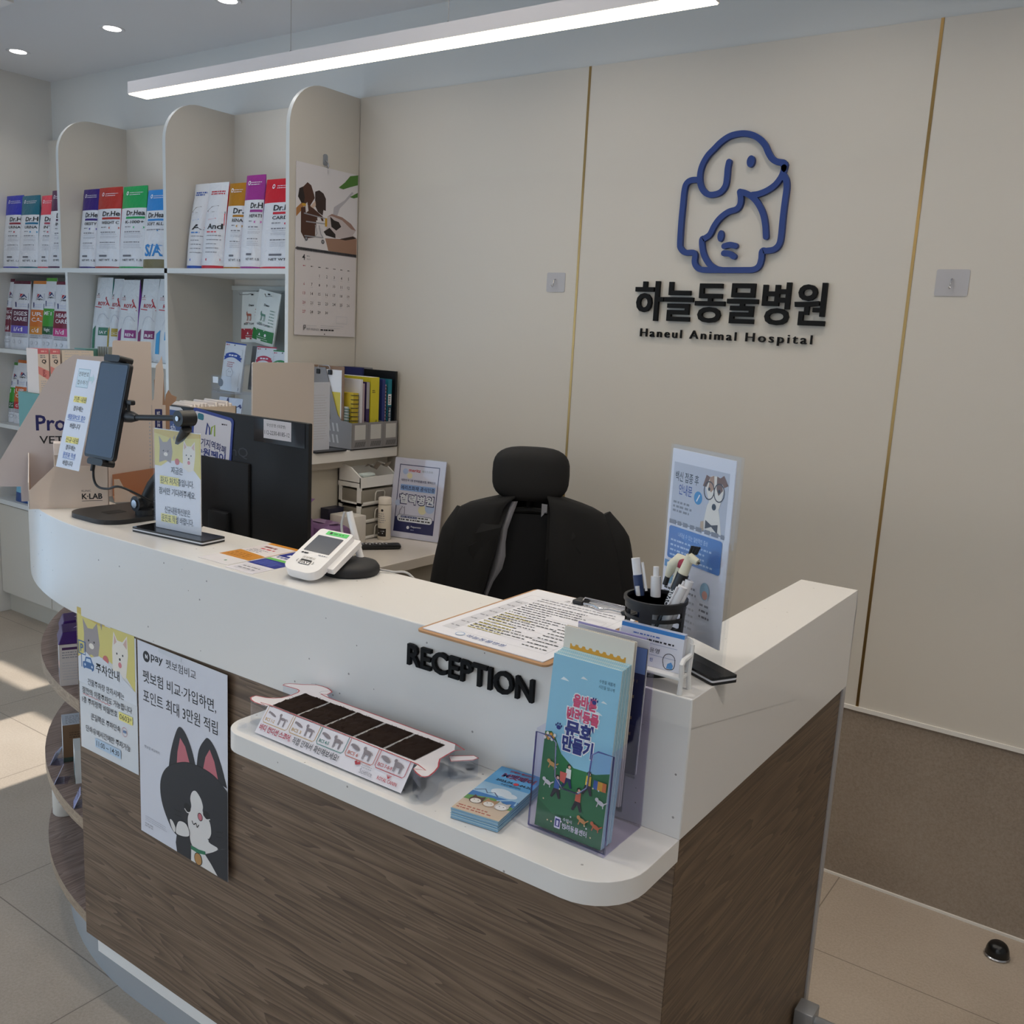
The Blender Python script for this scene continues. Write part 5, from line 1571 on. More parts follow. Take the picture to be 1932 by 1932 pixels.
for (t, v, m, hl) in (('기존 내원', 0.160, INK, 1), ('경우에는', 0.138, INK, 0), ('태블릿PC로 접수', 0.117, BLT, 2), ('바랍니다', 0.096, INK, 0), ('신규 내원', 0.062, INK, 1), ('경우에는', 0.044, INK, 0), ('문진표 작성', 0.026, BLT, 2), ('바랍니다', 0.007, INK, 0)):
    w_ = 0.074 if 'PC' in t else 0.052 if ' ' in t else 0.042
    if hl == 1:
        s.rect(0.044 - w_ / 2 - 0.001, v - 0.001, 0.044 + w_ / 2, v + 0.014, YEL)
    s.text(t, 0.044, v, m, h=0.0125, w=w_, al='c', bold=0.008)
    if hl == 2:
        s.rect(0.044 - w_ / 2, v - 0.0025, 0.044 + w_ / 2, v - 0.0015, m)
b.build('paper_strip', base=pst, label='narrow white instruction strip with highlighted Korean lines beside the tablet', cat='sign')
b = Mb()
cpt = tO + tU * 0.04 - tV * 0.014
b.tube(spline([cpt, cpt + Vector((0.0, 0, -0.03)), cpt + Vector((0.015, 0.0, -0.045)), cpt + Vector((0.05, 0.0, -0.045)), cpt + Vector((0.10, 0.0, -0.035)), cpt + Vector((0.12, 0.06, -0.07)), (-1.70, 1.235, 1.12), (-1.66, 1.238, 1.1035)], 6), 0.0025, BLACK, n=8)
b.tube([cpt, cpt - tV * 0.014], 0.0045, BLACK, n=8)
b.build('charging_cable', base=cpt, label='thin black charging cable hanging from the bottom of the tablet', cat='cable')

# T-shaped sign holders
def t_holder(label, pL, pR, hgt, base_poly_w, draw, overhang=0.02, bw=0.03, skew=0.0):
    pL, pR = Vector(pL), Vector(pR)
    U = (pR - pL).normalized()
    N = Vector((U.y, -U.x, 0))
    t = thing('sign_holder', label, 'sign holder', (pL + pR) / 2)
    w = (pR - pL).length
    BB = mat('0e0f12', 0.15)
    f = lambda u, v, d: pL + U * u + N * v + Vector((0, 0, d))
    b = Mb()
    b.prism(rrect(-overhang, -bw, w + overhang, bw, 0.003), f, 0.0, 0.0035, BB)
    b.prism(rrect(-overhang + 0.0005, -bw + 0.0005, w + overhang - 0.0005, bw - 0.0005, 0.003), f, 0.0035, 0.0065, mat('e8e8ee', 0.4))
    b.prism(rrect(-overhang, -bw, w + overhang, bw, 0.003), f, 0.0065, 0.010, BB)
    b.build('base', t)
    g = lambda u, v, d=0: pL + U * u + N * d + Vector((0, 0, 0.010 + v))
    draw(t, g, w, hgt)
    for dd in (-0.003, 0.002):
        Mb().prism(rrect(0, 0, w, hgt, 0.002), g, dd, dd + 0.0012, ACRYLIC).build('clear_sleeve', t)
    return t
YB = mat('ddcf7a', 0.5); CATG = mat('a39a98', 0.6); DOGW = mat('eee6da', 0.6); EARP = mat('d8b4a8', 0.6)
def pets(s, k, ox, oy):
    """yellow banner with a grey cat and a white puppy, on a 1-wide unit scaled by k."""
    P = lambda pts: [(ox + p[0] * k, oy + p[1] * k) for p in pts]
    s.poly(P([(0, 0), (0.14, 0.0), (0.30, .09), (0.5, .12), (.7, .06), (.86, .0), (1, -.12), (1, .56), (0, .56)]), YB)
    s.poly(P([(0, .5), (.4, .44), (1, .5), (1, .56), (0, .56)]), mat('d3b95e', 0.5))
    s.poly(P([(.10, .05), (.12, .30), (.10, .46), (.19, .37), (.28, .38), (.36, .46), (.40, .24), (.36, .06), (.25, .1)]), CATG)
    s.disc(ox + .20 * k, oy + .24 * k, .012 * k, INK, n=8); s.disc(ox + .30 * k, oy + .24 * k, .012 * k, INK, n=8); s.disc(ox + .25 * k, oy + .19 * k, .045 * k, DOGW, ry=.03 * k)
    s.poly(P([(.62, .02), (.62, .26), (.65, .44), (.71, .36), (.80, .36), (.88, .44), (.89, .24), (.85, .0), (.74, -.03)]), DOGW)
    s.poly(P([(.65, .30), (.66, .41), (.70, .34)]), EARP); s.poly(P([(.81, .34), (.87, .41), (.87, .30)]), EARP)
    s.disc(ox + .70 * k, oy + .22 * k, .012 * k, INK, n=8); s.disc(ox + .80 * k, oy + .22 * k, .012 * k, INK, n=8); s.disc(ox + .75 * k, oy + .17 * k, .015 * k, INK, n=8); s.disc(ox + .75 * k, oy + .11 * k, .03 * k, mat('d88088'), n=10)
    s.disc(ox + .50 * k, oy + .10 * k, .05 * k, mat('d0706c'), n=14)
    s.poly(P([(.42, .46), (.46, .50), (.44, .40)]), CATG); s.poly(P([(.5, .5), (.6, .52), (.6, .46), (.5, .46)]), mat('dfe2ea'))
def dw(t, g, w, h):
    b = Mb()
    b.prism(rrect(0.001, 0.001, w - 0.001, h - 0.001, 0.001), g, -0.0015, 0.0, mat('e4e4ea', 0.5))
    s = Sheet(b, g, 0.0001)
    pets(s, w * 0.99, 0.001, h - 0.57 * w)
    for (tx, v, wd, hl) in (('지금은', 0.117, 0.034, 0), ('환자 처치중입니다.', 0.094, 0.096, 0.056), ('잠시만 기다려주세요.', 0.072, 0.106, 0), ('신규내원하신분은', 0.034, 0.074, 0), ('문진표 작성 바랍니다.', 0.016, 0.092, 0.046)):
        if hl:
            s.rect(0.064 - wd / 2, v - 0.001, 0.064 - wd / 2 + hl, v + 0.016, YEL)
        s.text(tx, 0.066, v, INK, h=0.0145, w=wd, al='c', bold=0.006)
    b.build('printed_sheet', t)
t_holder('clear T-shaped sign with cat and puppy header on the left of the counter', (-1.686, 1.143, TZ), (-1.553, 1.156, TZ), 0.206, 0.03, dw, overhang=0.035, bw=0.03)

def dw2(t, g, w, h):
    b = Mb()
    b.prism(rrect(0.001, 0.03, w - 0.012, h - 0.006, 0.001), g, -0.0015, 0.0, mat('e6e6ee', 0.5))
    s = Sheet(b, g, 0.0001)
    W_ = w - 0.012
    s.rect(0.007, 0.180, W_ - 0.010, 0.264, mat('c3c5cf', 0.5))
    s.text('백신 접종 후', 0.012, 0.238, INK, h=0.014, w=0.052, bold=0.01)
    s.text('안내문', 0.022, 0.220, mat('2c4796'), h=0.015, w=0.030, bold=0.015)
    s.disc(0.066, 0.222, 0.009, mat('3f8fc8')); s.line([(0.063, 0.217), (0.069, 0.227)], 0.002, PAPER)
    s.micro(0.012, 0.210, 0.060, 3, .006, .003, GREYINK)
    # terrier with glasses and bow tie
    s.poly([(0.080, 0.182), (0.086, 0.215), (0.090, 0.222), (0.108, 0.222), (0.114, 0.205), (0.120, 0.182)], DOGW)
    s.poly([(0.080, 0.240), (0.090, 0.256), (0.104, 0.257), (0.115, 0.254), (0.118, 0.240), (0.112, 0.216), (0.102, 0.208), (0.093, 0.216), (0.084, 0.232)], DOGW)
    BRW = mat('7d5a44', 0.6)
    s.poly([(0.074, 0.240), (0.080, 0.256), (0.088, 0.254), (0.082, 0.240)], BRW); s.poly([(0.108, 0.255), (0.116, 0.260), (0.126, 0.248), (0.118, 0.244)], BRW)
    s.poly([(0.088, 0.254), (0.096, 0.257), (0.098, 0.240), (0.092, 0.234), (0.086, 0.240)], mat('b48c6c')); s.poly([(0.102, 0.257), (0.112, 0.255), (0.116, 0.240), (0.108, 0.232), (0.103, 0.240)], BRW)
    for cx in (0.088, 0.109):
        s.line([(cx + 0.0105 * cos(k * pi / 8), 0.236 + 0.012 * sin(k * pi / 8)) for k in range(16)], 0.0016, mat('3a2a26'), closed=True); s.disc(cx, 0.238, 0.0025, INK, n=8)
    s.disc(0.101, 0.216, 0.0045, INK, n=10)
    s.poly([(0.086, 0.196), (0.086, 0.184), (0.099, 0.189), (0.112, 0.182), (0.112, 0.194), (0.099, 0.191)], mat('3c322f'))
    s.poly([(0.076, 0.178), (0.076, 0.192), (0.082, 0.194), (0.084, 0.180)], mat('c0a484'))
    s.line([(0.007, 0.180), (W_ - 0.010, 0.180)], 0.001, GREYINK); s.micro(0.007, 0.183, W_ - 0.01, 1, .01, .006, GREYINK, ragged=0)
    s.rrect(0.008, 0.128, W_ - 0.012, 0.174, 0.004, mat('4f80c4', 0.45))
    s.text('나타날 수 있는 일반적인 증상', 0.030, 0.161, mat('cfe0f4'), h=0.007, w=0.066)
    s.micro(0.014, 0.156, 0.112, 4, .007, .0026, mat('b4cdec'), seed=3)
    s.rect(0.004, 0.114, 0.040, 0.124, mat('4f8fc4')); s.micro(0.01, .121, .034, 1, .01, .004, PAPER)
    s.disc(0.018, 0.100, 0.009, mat('6a9ab0')); s.micro(0.008, 0.086, 0.03, 2, .006, .003, INK)
    s.rect(0.004, 0.07, 0.020, 0.078, mat('4f8fc4'))
    s.disc(0.098, 0.100, 0.010, mat('9fc0d4'), ry=0.012); s.disc(0.099, 0.095, 0.006, mat('e0a494'))
    s.micro(0.055, 0.098, 0.082, 2, .008, .003, GREYINK, seed=8); s.micro(0.090, 0.082, 0.115, 3, .008, .003, GREYINK, seed=5)
    s.micro(0.05, 0.078, 0.085, 5, .009, .003, LINK, seed=6)
    b.build('printed_sheet', t)
t_holder('tall clear T-shaped sign with a terrier in glasses behind the pen cup', (-0.568, 1.205, TZ), (-0.437, 1.134, TZ), 0.288, 0.02, dw2, overhang=0.006, bw=0.021)

# two leaflets lying on the counter
def flat(name, label, x0, y0, x1, y1, rot, m, draw, cat, z=TZ, th=0.0006, group=None):
    M = Matrix.Translation(((x0 + x1) / 2, (y0 + y1) / 2, z)) @ Matrix.Rotation(rot, 4, 'Z')
    b = Mb()
    w, h = x1 - x0, y1 - y0
    f = lambda u, v, d=0: M @ Vector((u - w / 2, v - h / 2, d))
    b.prism([(0, 0), (w, 0), (w, h), (0, h)], f, 0.0, th, m)
    draw(Sheet(b, f, th), w, h)
    return b.build(name, base=((x0 + x1) / 2, (y0 + y1) / 2, z), label=label, cat=cat, group=group)
OR = mat('d08a28', 0.35)
def l1(s, w, h):
    s.rect(0, 0.27 * h, w, h, OR)
    s.poly([(0.0, 0.56 * h), (0.98 * w, 0.50 * h), (0.98 * w, 0.93 * h), (0.0, 0.93 * h)], mat('e4dcdc', 0.4))
    s.micro(0.1 * w, 0.46 * h, 0.75 * w, 3, .009, .004, mat('a86a18'), seed=1)
    s.micro(0.18 * w, 0.85 * h, 0.8 * w, 1, .01, .008, mat('7a3a3a'), seed=2); s.micro(0.25 * w, 0.76 * h, 0.75 * w, 1, .01, .006, mat('c83c4c'), seed=3); s.micro(0.15 * w, 0.68 * h, 0.7 * w, 3, .008, .003, GREYINK, seed=4)
    s.disc(0.62 * w, 0.12 * h, 0.003, mat('3a8a5a'), n=10)
flat('leaflet', 'white and orange leaflet lying flat in front of the monitor', -1.448, 1.070, -1.363, 1.246, 0.0, mat('e6e2e4', 0.35), l1, 'leaflet')
BL = mat('26318c', 0.35); GN = mat('6fc05a', 0.4)
def l2(s, w, h):
    s.rect(0, 0.27 * h, w, 0.50 * h, BL); s.micro(0.1 * w, .46 * h, .9 * w, 4, .008, .004, mat('5060b0'), seed=2)
    s.rect(0, 0.50 * h, w, 0.56 * h, GN); s.micro(0.08 * w, 0.64 * h, .95 * w, 1, .01, .006, mat('2a3a8c'), seed=4, ragged=0)
    s.rect(0, 0.66 * h, w, 0.90 * h, BL); s.text('2년', 0.3 * w, 0.78 * h, PAPER, h=0.014, w=0.035, bold=0.03); s.micro(0.2 * w, .76 * h, .9 * w, 1, .01, .010, PAPER, seed=9, ragged=0)
    s.rect(0, 0.90 * h, w, 0.95 * h, mat('8fd08a')); s.rect(0, .95 * h, w, h, BL)
    s.micro(0.2 * w, .17 * h, .9 * w, 2, .012, .004, GREYINK, seed=3); s.frame(.15 * w, .06 * h, .92 * w, .2 * h, .0007, LINK)
flat('leaflet', 'white leaflet with blue and green bands beside the card terminal', -1.358, 1.060, -1.283, 1.246, 0.0, mat('e6e2e8', 0.35), l2, 'leaflet')

# card terminal on its round stand
ct_ = thing('card_terminal', 'white card payment terminal tilted on a round black stand', 'card terminal', (-1.19, 1.17, TZ))
b = Mb()
b.lathe([(0, 0), (0.050, 0), (0.053, 0.004), (0.053, 0.012), (0.048, 0.019), (0.030, 0.024), (0.0, 0.025)], (-1.178, 1.195, TZ), mat('1f1f22', 0.6))
b.build('stand', ct_)
tc0 = plane((-1.236, 1.088, TZ + 0.004), (1.0, 0.03, 0.0), (-0.025, 0.117, 0.047))
tc = lambda u, v, d=0: tc0(u, v * 0.80, d)
TWW, THH = 0.082, 0.165
WT = mat('eceaea', 0.3)
b = Mb()
b.prism(rrect(0, 0, TWW, THH, (0.026, 0.026, 0.008, 0.008), 8), tc, 0.0, 0.016, WT, smooth=True)
b.build('body', ct_, bevel=0.003)
b = Mb()
b.prism(rrect(0.010, 0.075, TWW - 0.010, 0.138, 0.002), tc, 0.0162, 0.0166, mat('5c606a', 0.12))
b.build('screen', ct_, label='dark grey display')
b = Mb()
b.prism(rrect(0.022, 0.146, 0.074, 0.160, 0.001), tc, 0.0162, 0.0166, mat('58cf6c', 0.45))
s = Sheet(b, tc, 0.0167)
s.rect(0.030, 0.149, 0.036, 0.157, INK); s.micro(0.039, 0.155, 0.07, 1, .01, .004, mat('2a7a3a'))
s.disc(0.014, 0.066, 0.0028, INK, n=10); s.micro(0.018, 0.068, 0.030, 1, .01, .004, INK, ragged=0); s.micro(0.052, 0.068, 0.073, 1, .01, .0025, GREYINK, ragged=0)
s.text('삼성페이', 0.024, 0.046, mat('8a8478'), h=0.0085, w=0.030)
s.rrect(0.026, 0.026, 0.052, 0.043, 0.002, INK); s.rrect(0.0272, 0.0272, 0.0508, 0.0365, 0.0015, WT); s.text('PAY', 0.0285, 0.028, INK, h=0.0078, w=0.021, bold=0.03)
s.line([(0.021, 0.030), (0.0195, 0.035), (0.021, 0.040)], .0012, INK); s.line([(0.057, 0.030), (0.0585, 0.035), (0.057, 0.040)], .0012, INK)
b.build('label', ct_)
b = Mb()
ca = tc(TWW - 0.002, 0.10, 0.004)
b.prism(rrect(TWW - 0.004, 0.045, TWW + 0.014, 0.165, 0.003), tc, -0.004, 0.006, WT, smooth=True)
b.build('card_slot', ct_, bevel=0.002)
rd = Vector((-1.178, 1.222, 1.118))
b = Mb()
b.tube([rd, rd + Vector((-0.034, 0.006, 0.072)), rd + Vector((-0.038, 0.006, 0.084))], [0.007, 0.006, 0.006], WT, n=10)
b.build('signature_pen', ct_)
b = Mb()
p0 = rd + Vector((-0.042, -0.002, 0.084))
b.tube(spline([p0, p0 + Vector((-0.003, -0.004, -0.025)), p0 + Vector((0.006, -0.006, -0.05)), p0 + Vector((0.030, -0.004, -0.08)), (-1.165, 1.225, 1.108), (-1.12, 1.243, 1.1035), (-1.09, 1.256, 1.102), (-1.05, 1.27, 1.06)], 6), 0.0022, mat('b9b7b6', 0.4), n=8)
b.build('pen_cord', ct_)

# clipboard with the registration form
cbp = thing('clipboard', 'wooden clipboard with a filled printed form overhanging the counter edge', 'clipboard', (-0.755, 1.175, TZ))
Mb().prism(rrect(-0.868, 1.018, -0.638, 1.338, 0.010), XY, TZ, TZ + 0.003, mat('b98d62', 0.45)).build('board', cbp, bevel=0.0006)
b = Mb()
b.box(-0.861, 1.026, TZ + 0.0032, -0.648, 1.332, TZ + 0.0045, mat('e8e8ee', 0.5))
s = Sheet(b, plane((-0.861, 1.026, TZ + 0.0045), (1, 0, 0), (0, 1, 0)))
s.text('초진 문진표', 0.075, 0.272, INK, h=0.011, w=0.058)
s.frame(0.014, 0.028, 0.198, 0.268, 0.0006, LINK)
s.rect(0.014, 0.028, 0.036, 0.225, mat('d6d6dc'))
for k in range(9):
    s.rect(0.014, 0.052 + 0.024 * k, 0.198, 0.0525 + 0.024 * k, LINK)
s.micro(0.018, 0.215, 0.033, 8, 0.024, 0.003, GREYINK, seed=2, ragged=0)
s.micro(0.040, 0.259, 0.19, 2, 0.012, 0.003, GREYINK, seed=3)
s.micro(0.042, 0.230, 0.16, 16, 0.0112, 0.0026, INK, seed=4, ragged=0.5)
s.micro(0.042, 0.150, 0.12, 8, 0.0135, 0.0026, mat('c2b43c'), seed=6, ragged=0.6)
s.micro(0.150, 0.150, 0.194, 9, 0.0135, 0.0026, INK, seed=7)
s.frame(0.142, 0.19, 0.19, 0.214, 0.0006, LINK)
s.disc(0.058, 0.016, 0.0075, mat('9db4d6')); s.disc(0.058, 0.0155, 0.006, mat('e4e8f0')); s.text('하늘동물병원', 0.070, 0.0105, mat('3c5c9c'), h=0.011, w=0.068)
b.build('form', cbp)
b = Mb()
b.tube([(-0.80, 1.318, TZ + .010), (-0.80, 1.326, TZ + .014), (-0.72, 1.326, TZ + .014), (-0.72, 1.318, TZ + .010)], 0.002, CHROME, n=8)
b.tube([(-0.80, 1.335, TZ + .008), (-0.72, 1.335, TZ + .008)], 0.0025, CHROME, n=8)
b.tube(spline([(-0.795, 1.314, TZ + .008), (-0.775, 1.312, TZ + .009), (-0.76, 1.306, TZ + .008), (-0.745, 1.312, TZ + .009), (-0.725, 1.314, TZ + .008)], 4), 0.0022, CHROME, n=8)
for x in (-0.806, -0.714):
    b.rbox(x - 0.010, 1.310, TZ + 0.004, x + 0.010, 1.336, TZ + 0.012, 0.003, BLACK)
b.apply(Matrix.Translation((0.045, -0.012, 0)))
b.build('clip', cbp)

# pen cup
pc = thing('pen_cup', 'black slotted plastic pen cup on the counter', 'pen cup', (-0.533, 1.115, TZ))
PCc = Vector((-0.533, 1.117, TZ)); PR = 0.041
BP = mat('1a1b1e', 0.42)
b = Mb()
def ringband(z0, z1, a0=0, a1=2 * pi, r0=None):
    n = max(3, int(40 * (a1 - a0) / (2 * pi)))
    rr = lambda z: PR * (0.90 + 0.10 * z / 0.1)
    for (ro, fl) in ((0.0, False), (-0.0022, True)):
        b.grid(lambda i, j: PCc + Vector(((rr((z0, z1)[j]) + ro) * cos(a0 + (a1 - a0) * i / n), (rr((z0, z1)[j]) + ro) * sin(a0 + (a1 - a0) * i / n), (z0, z1)[j])), n, 1, BP, flip=fl)
    for z, fl in ((z0, True), (z1, False)):
        b.grid(lambda i, j: PCc + Vector(((rr(z) - 0.0022 * (1 - j)) * cos(a0 + (a1 - a0) * i / n), (rr(z) - 0.0022 * (1 - j)) * sin(a0 + (a1 - a0) * i / n), z)), n, 1, BP, flip=not fl)
ringband(0.087, 0.099); ringband(0.0, 0.012)
for k in range(5):
    ringband(0.0205 + 0.0135 * k, 0.0205 + 0.0135 * k + 0.005)
for k in range(4):
    a = k * pi / 2 + 0.15
    ringband(0.010, 0.089, a - 0.22, a + 0.22)
b.lathe([(0, 0.0), (PR * 0.9, 0.0), (PR * 0.9, 0.003), (0, 0.003)], PCc, BP)
b.lathe([(PR * 0.995 - 0.002, 0.096), (PR + 0.002, 0.096), (PR + 0.002, 0.101), (PR * 0.995 - 0.002, 0.101), (PR * 0.995 - 0.002, 0.096)], PCc, BP, n=40)
b.build('cup', pc)
GPN = 'pens in the black cup'
def pen(label, bx, by, tx, ty, tz, r, parts, name='pen'):
    """parts: [(end fraction, radius, material)] along the pen from its foot in the cup."""
    p0 = PCc + Vector((bx, by, 0.005)); p1 = PCc + Vector((tx, ty, tz))
    t = thing(name, label, 'pen', p0, group=GPN)
    a = 0
    for (nm, e, rr, m) in parts:
        b = Mb()
        b.tube([p0.lerp(p1, a), p0.lerp(p1, e)], rr, m, n=14)
        b.build(nm, t)
        a = e
    return t, p0, p1
W1 = mat('e9e9ec', 0.35)
t, p0, p1 = pen('navy pen with white cap leaning left in the cup', -0.008, 0.006, -0.041, 0.012, 0.145, .006, [('barrel', 0.84, 0.0066, mat('263a66', 0.35)), ('cap', 1.0, 0.0060, W1)])
b = Mb(); ax = (p1 - p0).normalized()
b.tube([p0.lerp(p1, 0.97) + Vector((0.010, 0, 0)), p0.lerp(p1, 0.70) + Vector((0.011, 0, 0))], 0.0018, W1, n=8); b.build('clip', t)
b = Mb(); b.tube([p0.lerp(p1, 0.60) + Vector((0.001, -0.0062, 0)), p0.lerp(p1, 0.74) + Vector((0.001, -0.0062, 0))], 0.003, W1, n=10); b.build('logo_patch', t)
t, p0, p1 = pen('white hexagonal clicker pen beside the navy pen', 0.0, 0.010, -0.014, 0.022, 0.136, .006, [('barrel', 0.90, 0.0072, W1), ('clicker', 1.0, 0.0040, W1)])
t, p0, p1 = pen('purple patterned pen with a pale toy figure behind the black pen', 0.004, 0.006, 0.017, 0.026, 0.128, .005, [('barrel', 0.6, 0.0058, mat('7a3f9a', 0.4)), ('patterned_grip', 1.0, 0.0060, mat('c8a8c4', 0.45))])
b = Mb()
for k in range(14):
    q = p0.lerp(p1, 0.62 + 0.027 * k) + Vector((0.0055 * cos(k * 2.1), -0.0045, 0.002 * sin(k * 3)))
    b.lathe([(0, -0.002), (0.0022, 0), (0, 0.002)], q, mat(('a02838', 'e8e8ee', '5a3a9a', 'c83c50')[k % 4], 0.5), n=6)
b.build('pattern', t)
t, p0, p1 = pen('thick black pen lettered covet, leaning right in the cup', -0.004, -0.012, 0.034, 0.004, 0.138, .007, [('barrel', 1.0, 0.0082, mat('151517', 0.3))])
ax = (p1 - p0).normalized(); vw = Vector((0.4, -0.92, 0.2)); vw = (vw - ax * vw.dot(ax)).normalized(); sd = ax.cross(vw)
b = Mb(); s = Sheet(b, plane(p0.lerp(p1, 0.62) + vw * 0.0084 - sd * 0.0025, ax, sd if sd.cross(ax).dot(vw) < 0 else -sd))
s.text('covet', 0, 0, W1, h=0.006, w=0.030, bold=0.01); b.build('lettering', t)
# small horse figure on the end of the black pen
CRM = mat('e2ddc6', 0.5)
b = Mb()
b.tube([p1 - ax * 0.002, p1 + ax * 0.016, p1 + ax * 0.026 + Vector((0.001, 0, 0))], [0.0072, 0.0062, 0.0070], CRM, n=12)
b.tube([p1 + ax * 0.024, p1 + ax * 0.024 + Vector((0.013, -0.003, -0.004))], [0.0068, 0.0042], CRM, n=12)
b.build('toy_head', t, label='cream toy horse head')
b = Mb()
for k in range(6):
    b.tube([p1 + ax * 0.029 + Vector((-0.003 + 0.0018 * k, 0.001 * (k % 2), 0)), p1 + ax * 0.040 + Vector((-0.004 + 0.0022 * k, 0.001, 0))], 0.0014, BLACK, n=6)
q = p1 + ax * 0.024 + Vector((0.0145, -0.004, -0.0045)); b.lathe([(0, -.002), (.0025, 0), (0, .002)], q, BLACK, n=8)
b.build('toy_mane', t)
t2, p0, p1 = pen('cream toy horse pen with red collar lying against the black pen', -0.002, 0.014, 0.022, 0.020, 0.142, .005, [('barrel', 1.0, 0.0055, CRM)])
b = Mb()
b.tube([p1 + Vector((-0.018, 0.002, -0.016)), p1 + Vector((-0.012, 0.002, 0.0)), p1 + Vector((-0.002, 0.002, 0.010)), p1 + Vector((0.006, 0.002, 0.010))], [0.004, 0.008, 0.009, 0.006], CRM, n=12)
b.build('toy_body', t2)
Mb().tube([p1 + Vector((0.001, 0.002, 0.006)), p1 + Vector((0.010, 0.0, 0.004))], 0.0092, mat('9c2840', 0.5), n=12).build('toy_collar', t2)
Mb().tube([p1 + Vector((-0.018, 0.002, -0.016)), p1 + Vector((-0.020, 0.0, -0.028))], 0.0036, BLACK, n=10).build('toy_hoof', t2)
for k, (tx, ty, tz, bx, by) in enumerate(((0.044, 0.004, 0.131, 0.004, -0.016), (0.040, -0.006, 0.124, -0.002, -0.022))):
    t, p0, p1 = pen(('rear white capped pen leaning right in the cup', 'front white capped pen leaning right in the cup')[k], bx, by, tx, ty, tz, .005, [('barrel', 0.6, 0.0055, W1), ('cap', 1.0, 0.0062, W1)])
    Mb().tube([p0.lerp(p1, 0.98) + Vector((-0.004, -0.0062, 0.002)), p0.lerp(p1, 0.72) + Vector((-0.004, -0.0062, 0.002))], 0.0016, W1, n=6).build('clip', t)

# business cards on a small white chair-shaped holder
ch = thing('card_holder', 'white chair-shaped card holder at the front counter edge', 'card holder', (-0.507, 1.068, TZ))
WCH = mat('ecebe9', 0.35)
xa, xb_ = -0.562, -0.460
for x in (xa, xb_):
    b = Mb()
    b.tube([(x, 1.054, TZ), (x, 1.0555, TZ + 0.020), (x, 1.054, TZ + 0.040), (x, 1.058, TZ + 0.044), (x, 1.078, TZ + 0.046)], 0.0034, WCH, n=8)
    b.build('front_leg', ch)
    b = Mb()
    b.tube([(x, 1.082, TZ), (x, 1.077, TZ + 0.022), (x, 1.082, TZ + 0.060)], 0.0034, WCH, n=8)
    b.build('back_leg', ch)
b = Mb()
b.rbox(xa, 1.052, TZ + 0.018, xb_, 1.080, TZ + 0.0225, 0.0015, WCH)
b.build('seat', ch)
Mb().prism(rrect(xa, 0, xb_, 0.045, 0.006), lambda u, v, d: Vector((u, 1.0765 + 0.12 * v + d, TZ + 0.0225 + v)), 0.0, 0.003, WCH).build('backrest', ch)
for k in range(6):
    b = Mb()
    yk = 1.0715 - 0.0014 * k
    f = lambda u, v, d=0: Vector((-0.556 + u, yk + 0.10 * v - d, TZ + 0.0228 + v))
    b.prism([(0, 0), (0.09, 0), (0.09, 0.05), (0, 0.05)], f, -0.0008, 0, mat('e6e8f2', 0.5))
    s = Sheet(b, f, 0.0)
    s.rect(0, 0.0445, 0.09, 0.05, mat('3a86d0', 0.45))
    if k == 5:
        s.micro(0.018, 0.040, 0.070, 1, .01, .0018, mat('5a7ac0'), seed=2); s.micro(0.035, 0.035, 0.080, 1, .01, .0022, INK, seed=3)
        s.rect(0.008, 0.0295, 0.082, 0.0299, mat('7a8ab8')); s.rect(0.008, 0.0155, 0.082, 0.0159, mat('7a8ab8'))
        s.text('윤영', 0.044, 0.019, INK, h=0.006, w=0.014); s.text('린', 0.046, 0.007, mat('3a68b8'), h=0.005)
        s.line([(0.066, 0.005), (0.064, 0.013), (0.067, 0.020), (0.074, 0.022), (0.080, 0.018), (0.081, 0.008), (0.078, 0.003), (0.070, 0.002), (0.066, 0.005)], 0.0009, INK, sm=4)
        s.poly([(0.070, 0.003), (0.071, 0.009), (0.076, 0.012), (0.079, 0.008), (0.078, 0.003)], mat('5a9ad8'))
    b.build('business_card', base=(-0.51, yk, TZ + .022), label='white business card with blue top band in the white chair holder', cat='business card', group='business cards in the white holder')

# ---------------------------------------------------------------- ceiling lamps
pl = thing('pendant_light', 'long slim white linear pendant lamp with a glowing underside', 'lamp', (-1.5, 1.528, 2.09))
LX0, LX1 = -2.299, -0.716
b = Mb()
b.box(LX0, 1.5, 2.0925, LX1, 1.556, 2.121, mat('d9d4d4', 0.4))
b.build('lamp_body', pl)
Mb().box(LX0 + 0.002, 1.502, 2.0905, LX1 - 0.002, 1.554, 2.0928, emis('ffedc8', 14.0)).build('diffuser', pl)
for x in (-1.723, -1.273, -0.86):
    b = Mb()
    b.tube([(x, 1.528, 2.121), (x, 1.528, CEIL)], 0.0009, mat('b5b2b0', 0.3, 0.6), n=6)
    b.lathe([(0, 0), (0.005, 0), (0.005, 0.008), (0.002, 0.012), (0, 0.012)], (x, 1.528, 2.121), CHROME, n=10)
    b.build('suspension_wire', pl)
for k, x in enumerate((-2.992, -3.709, -4.433)):
    d = thing('downlight', ('round recessed downlight cut by the top frame edge', 'middle round recessed ceiling downlight', 'round recessed downlight nearest the left wall')[k], 'ceiling light', (x, 2.357, CEIL), group='recessed ceiling downlights')
    Mb().lathe([(0.034, -0.001), (0.047, -0.003), (0.050, -0.0005), (0.050, 0.0), (0.034, 0.0)], (x, 2.357, CEIL), mat('d4d4d8', 0.35), n=36).build('trim_ring', d)
    Mb().lathe([(0, -0.0012), (0.034, -0.0012), (0.034, 0.0), (0, 0.0)], (x, 2.357, CEIL), emis('fffaf4', 16.0), n=30).build('lens', d)
    add_light('downlight_beam', 'SPOT', (x, 2.357, CEIL - 0.01), 6, (1.0, 0.96, 0.9), spot_size=radians(130), spot_blend=0.9, shadow_soft_size=0.04)

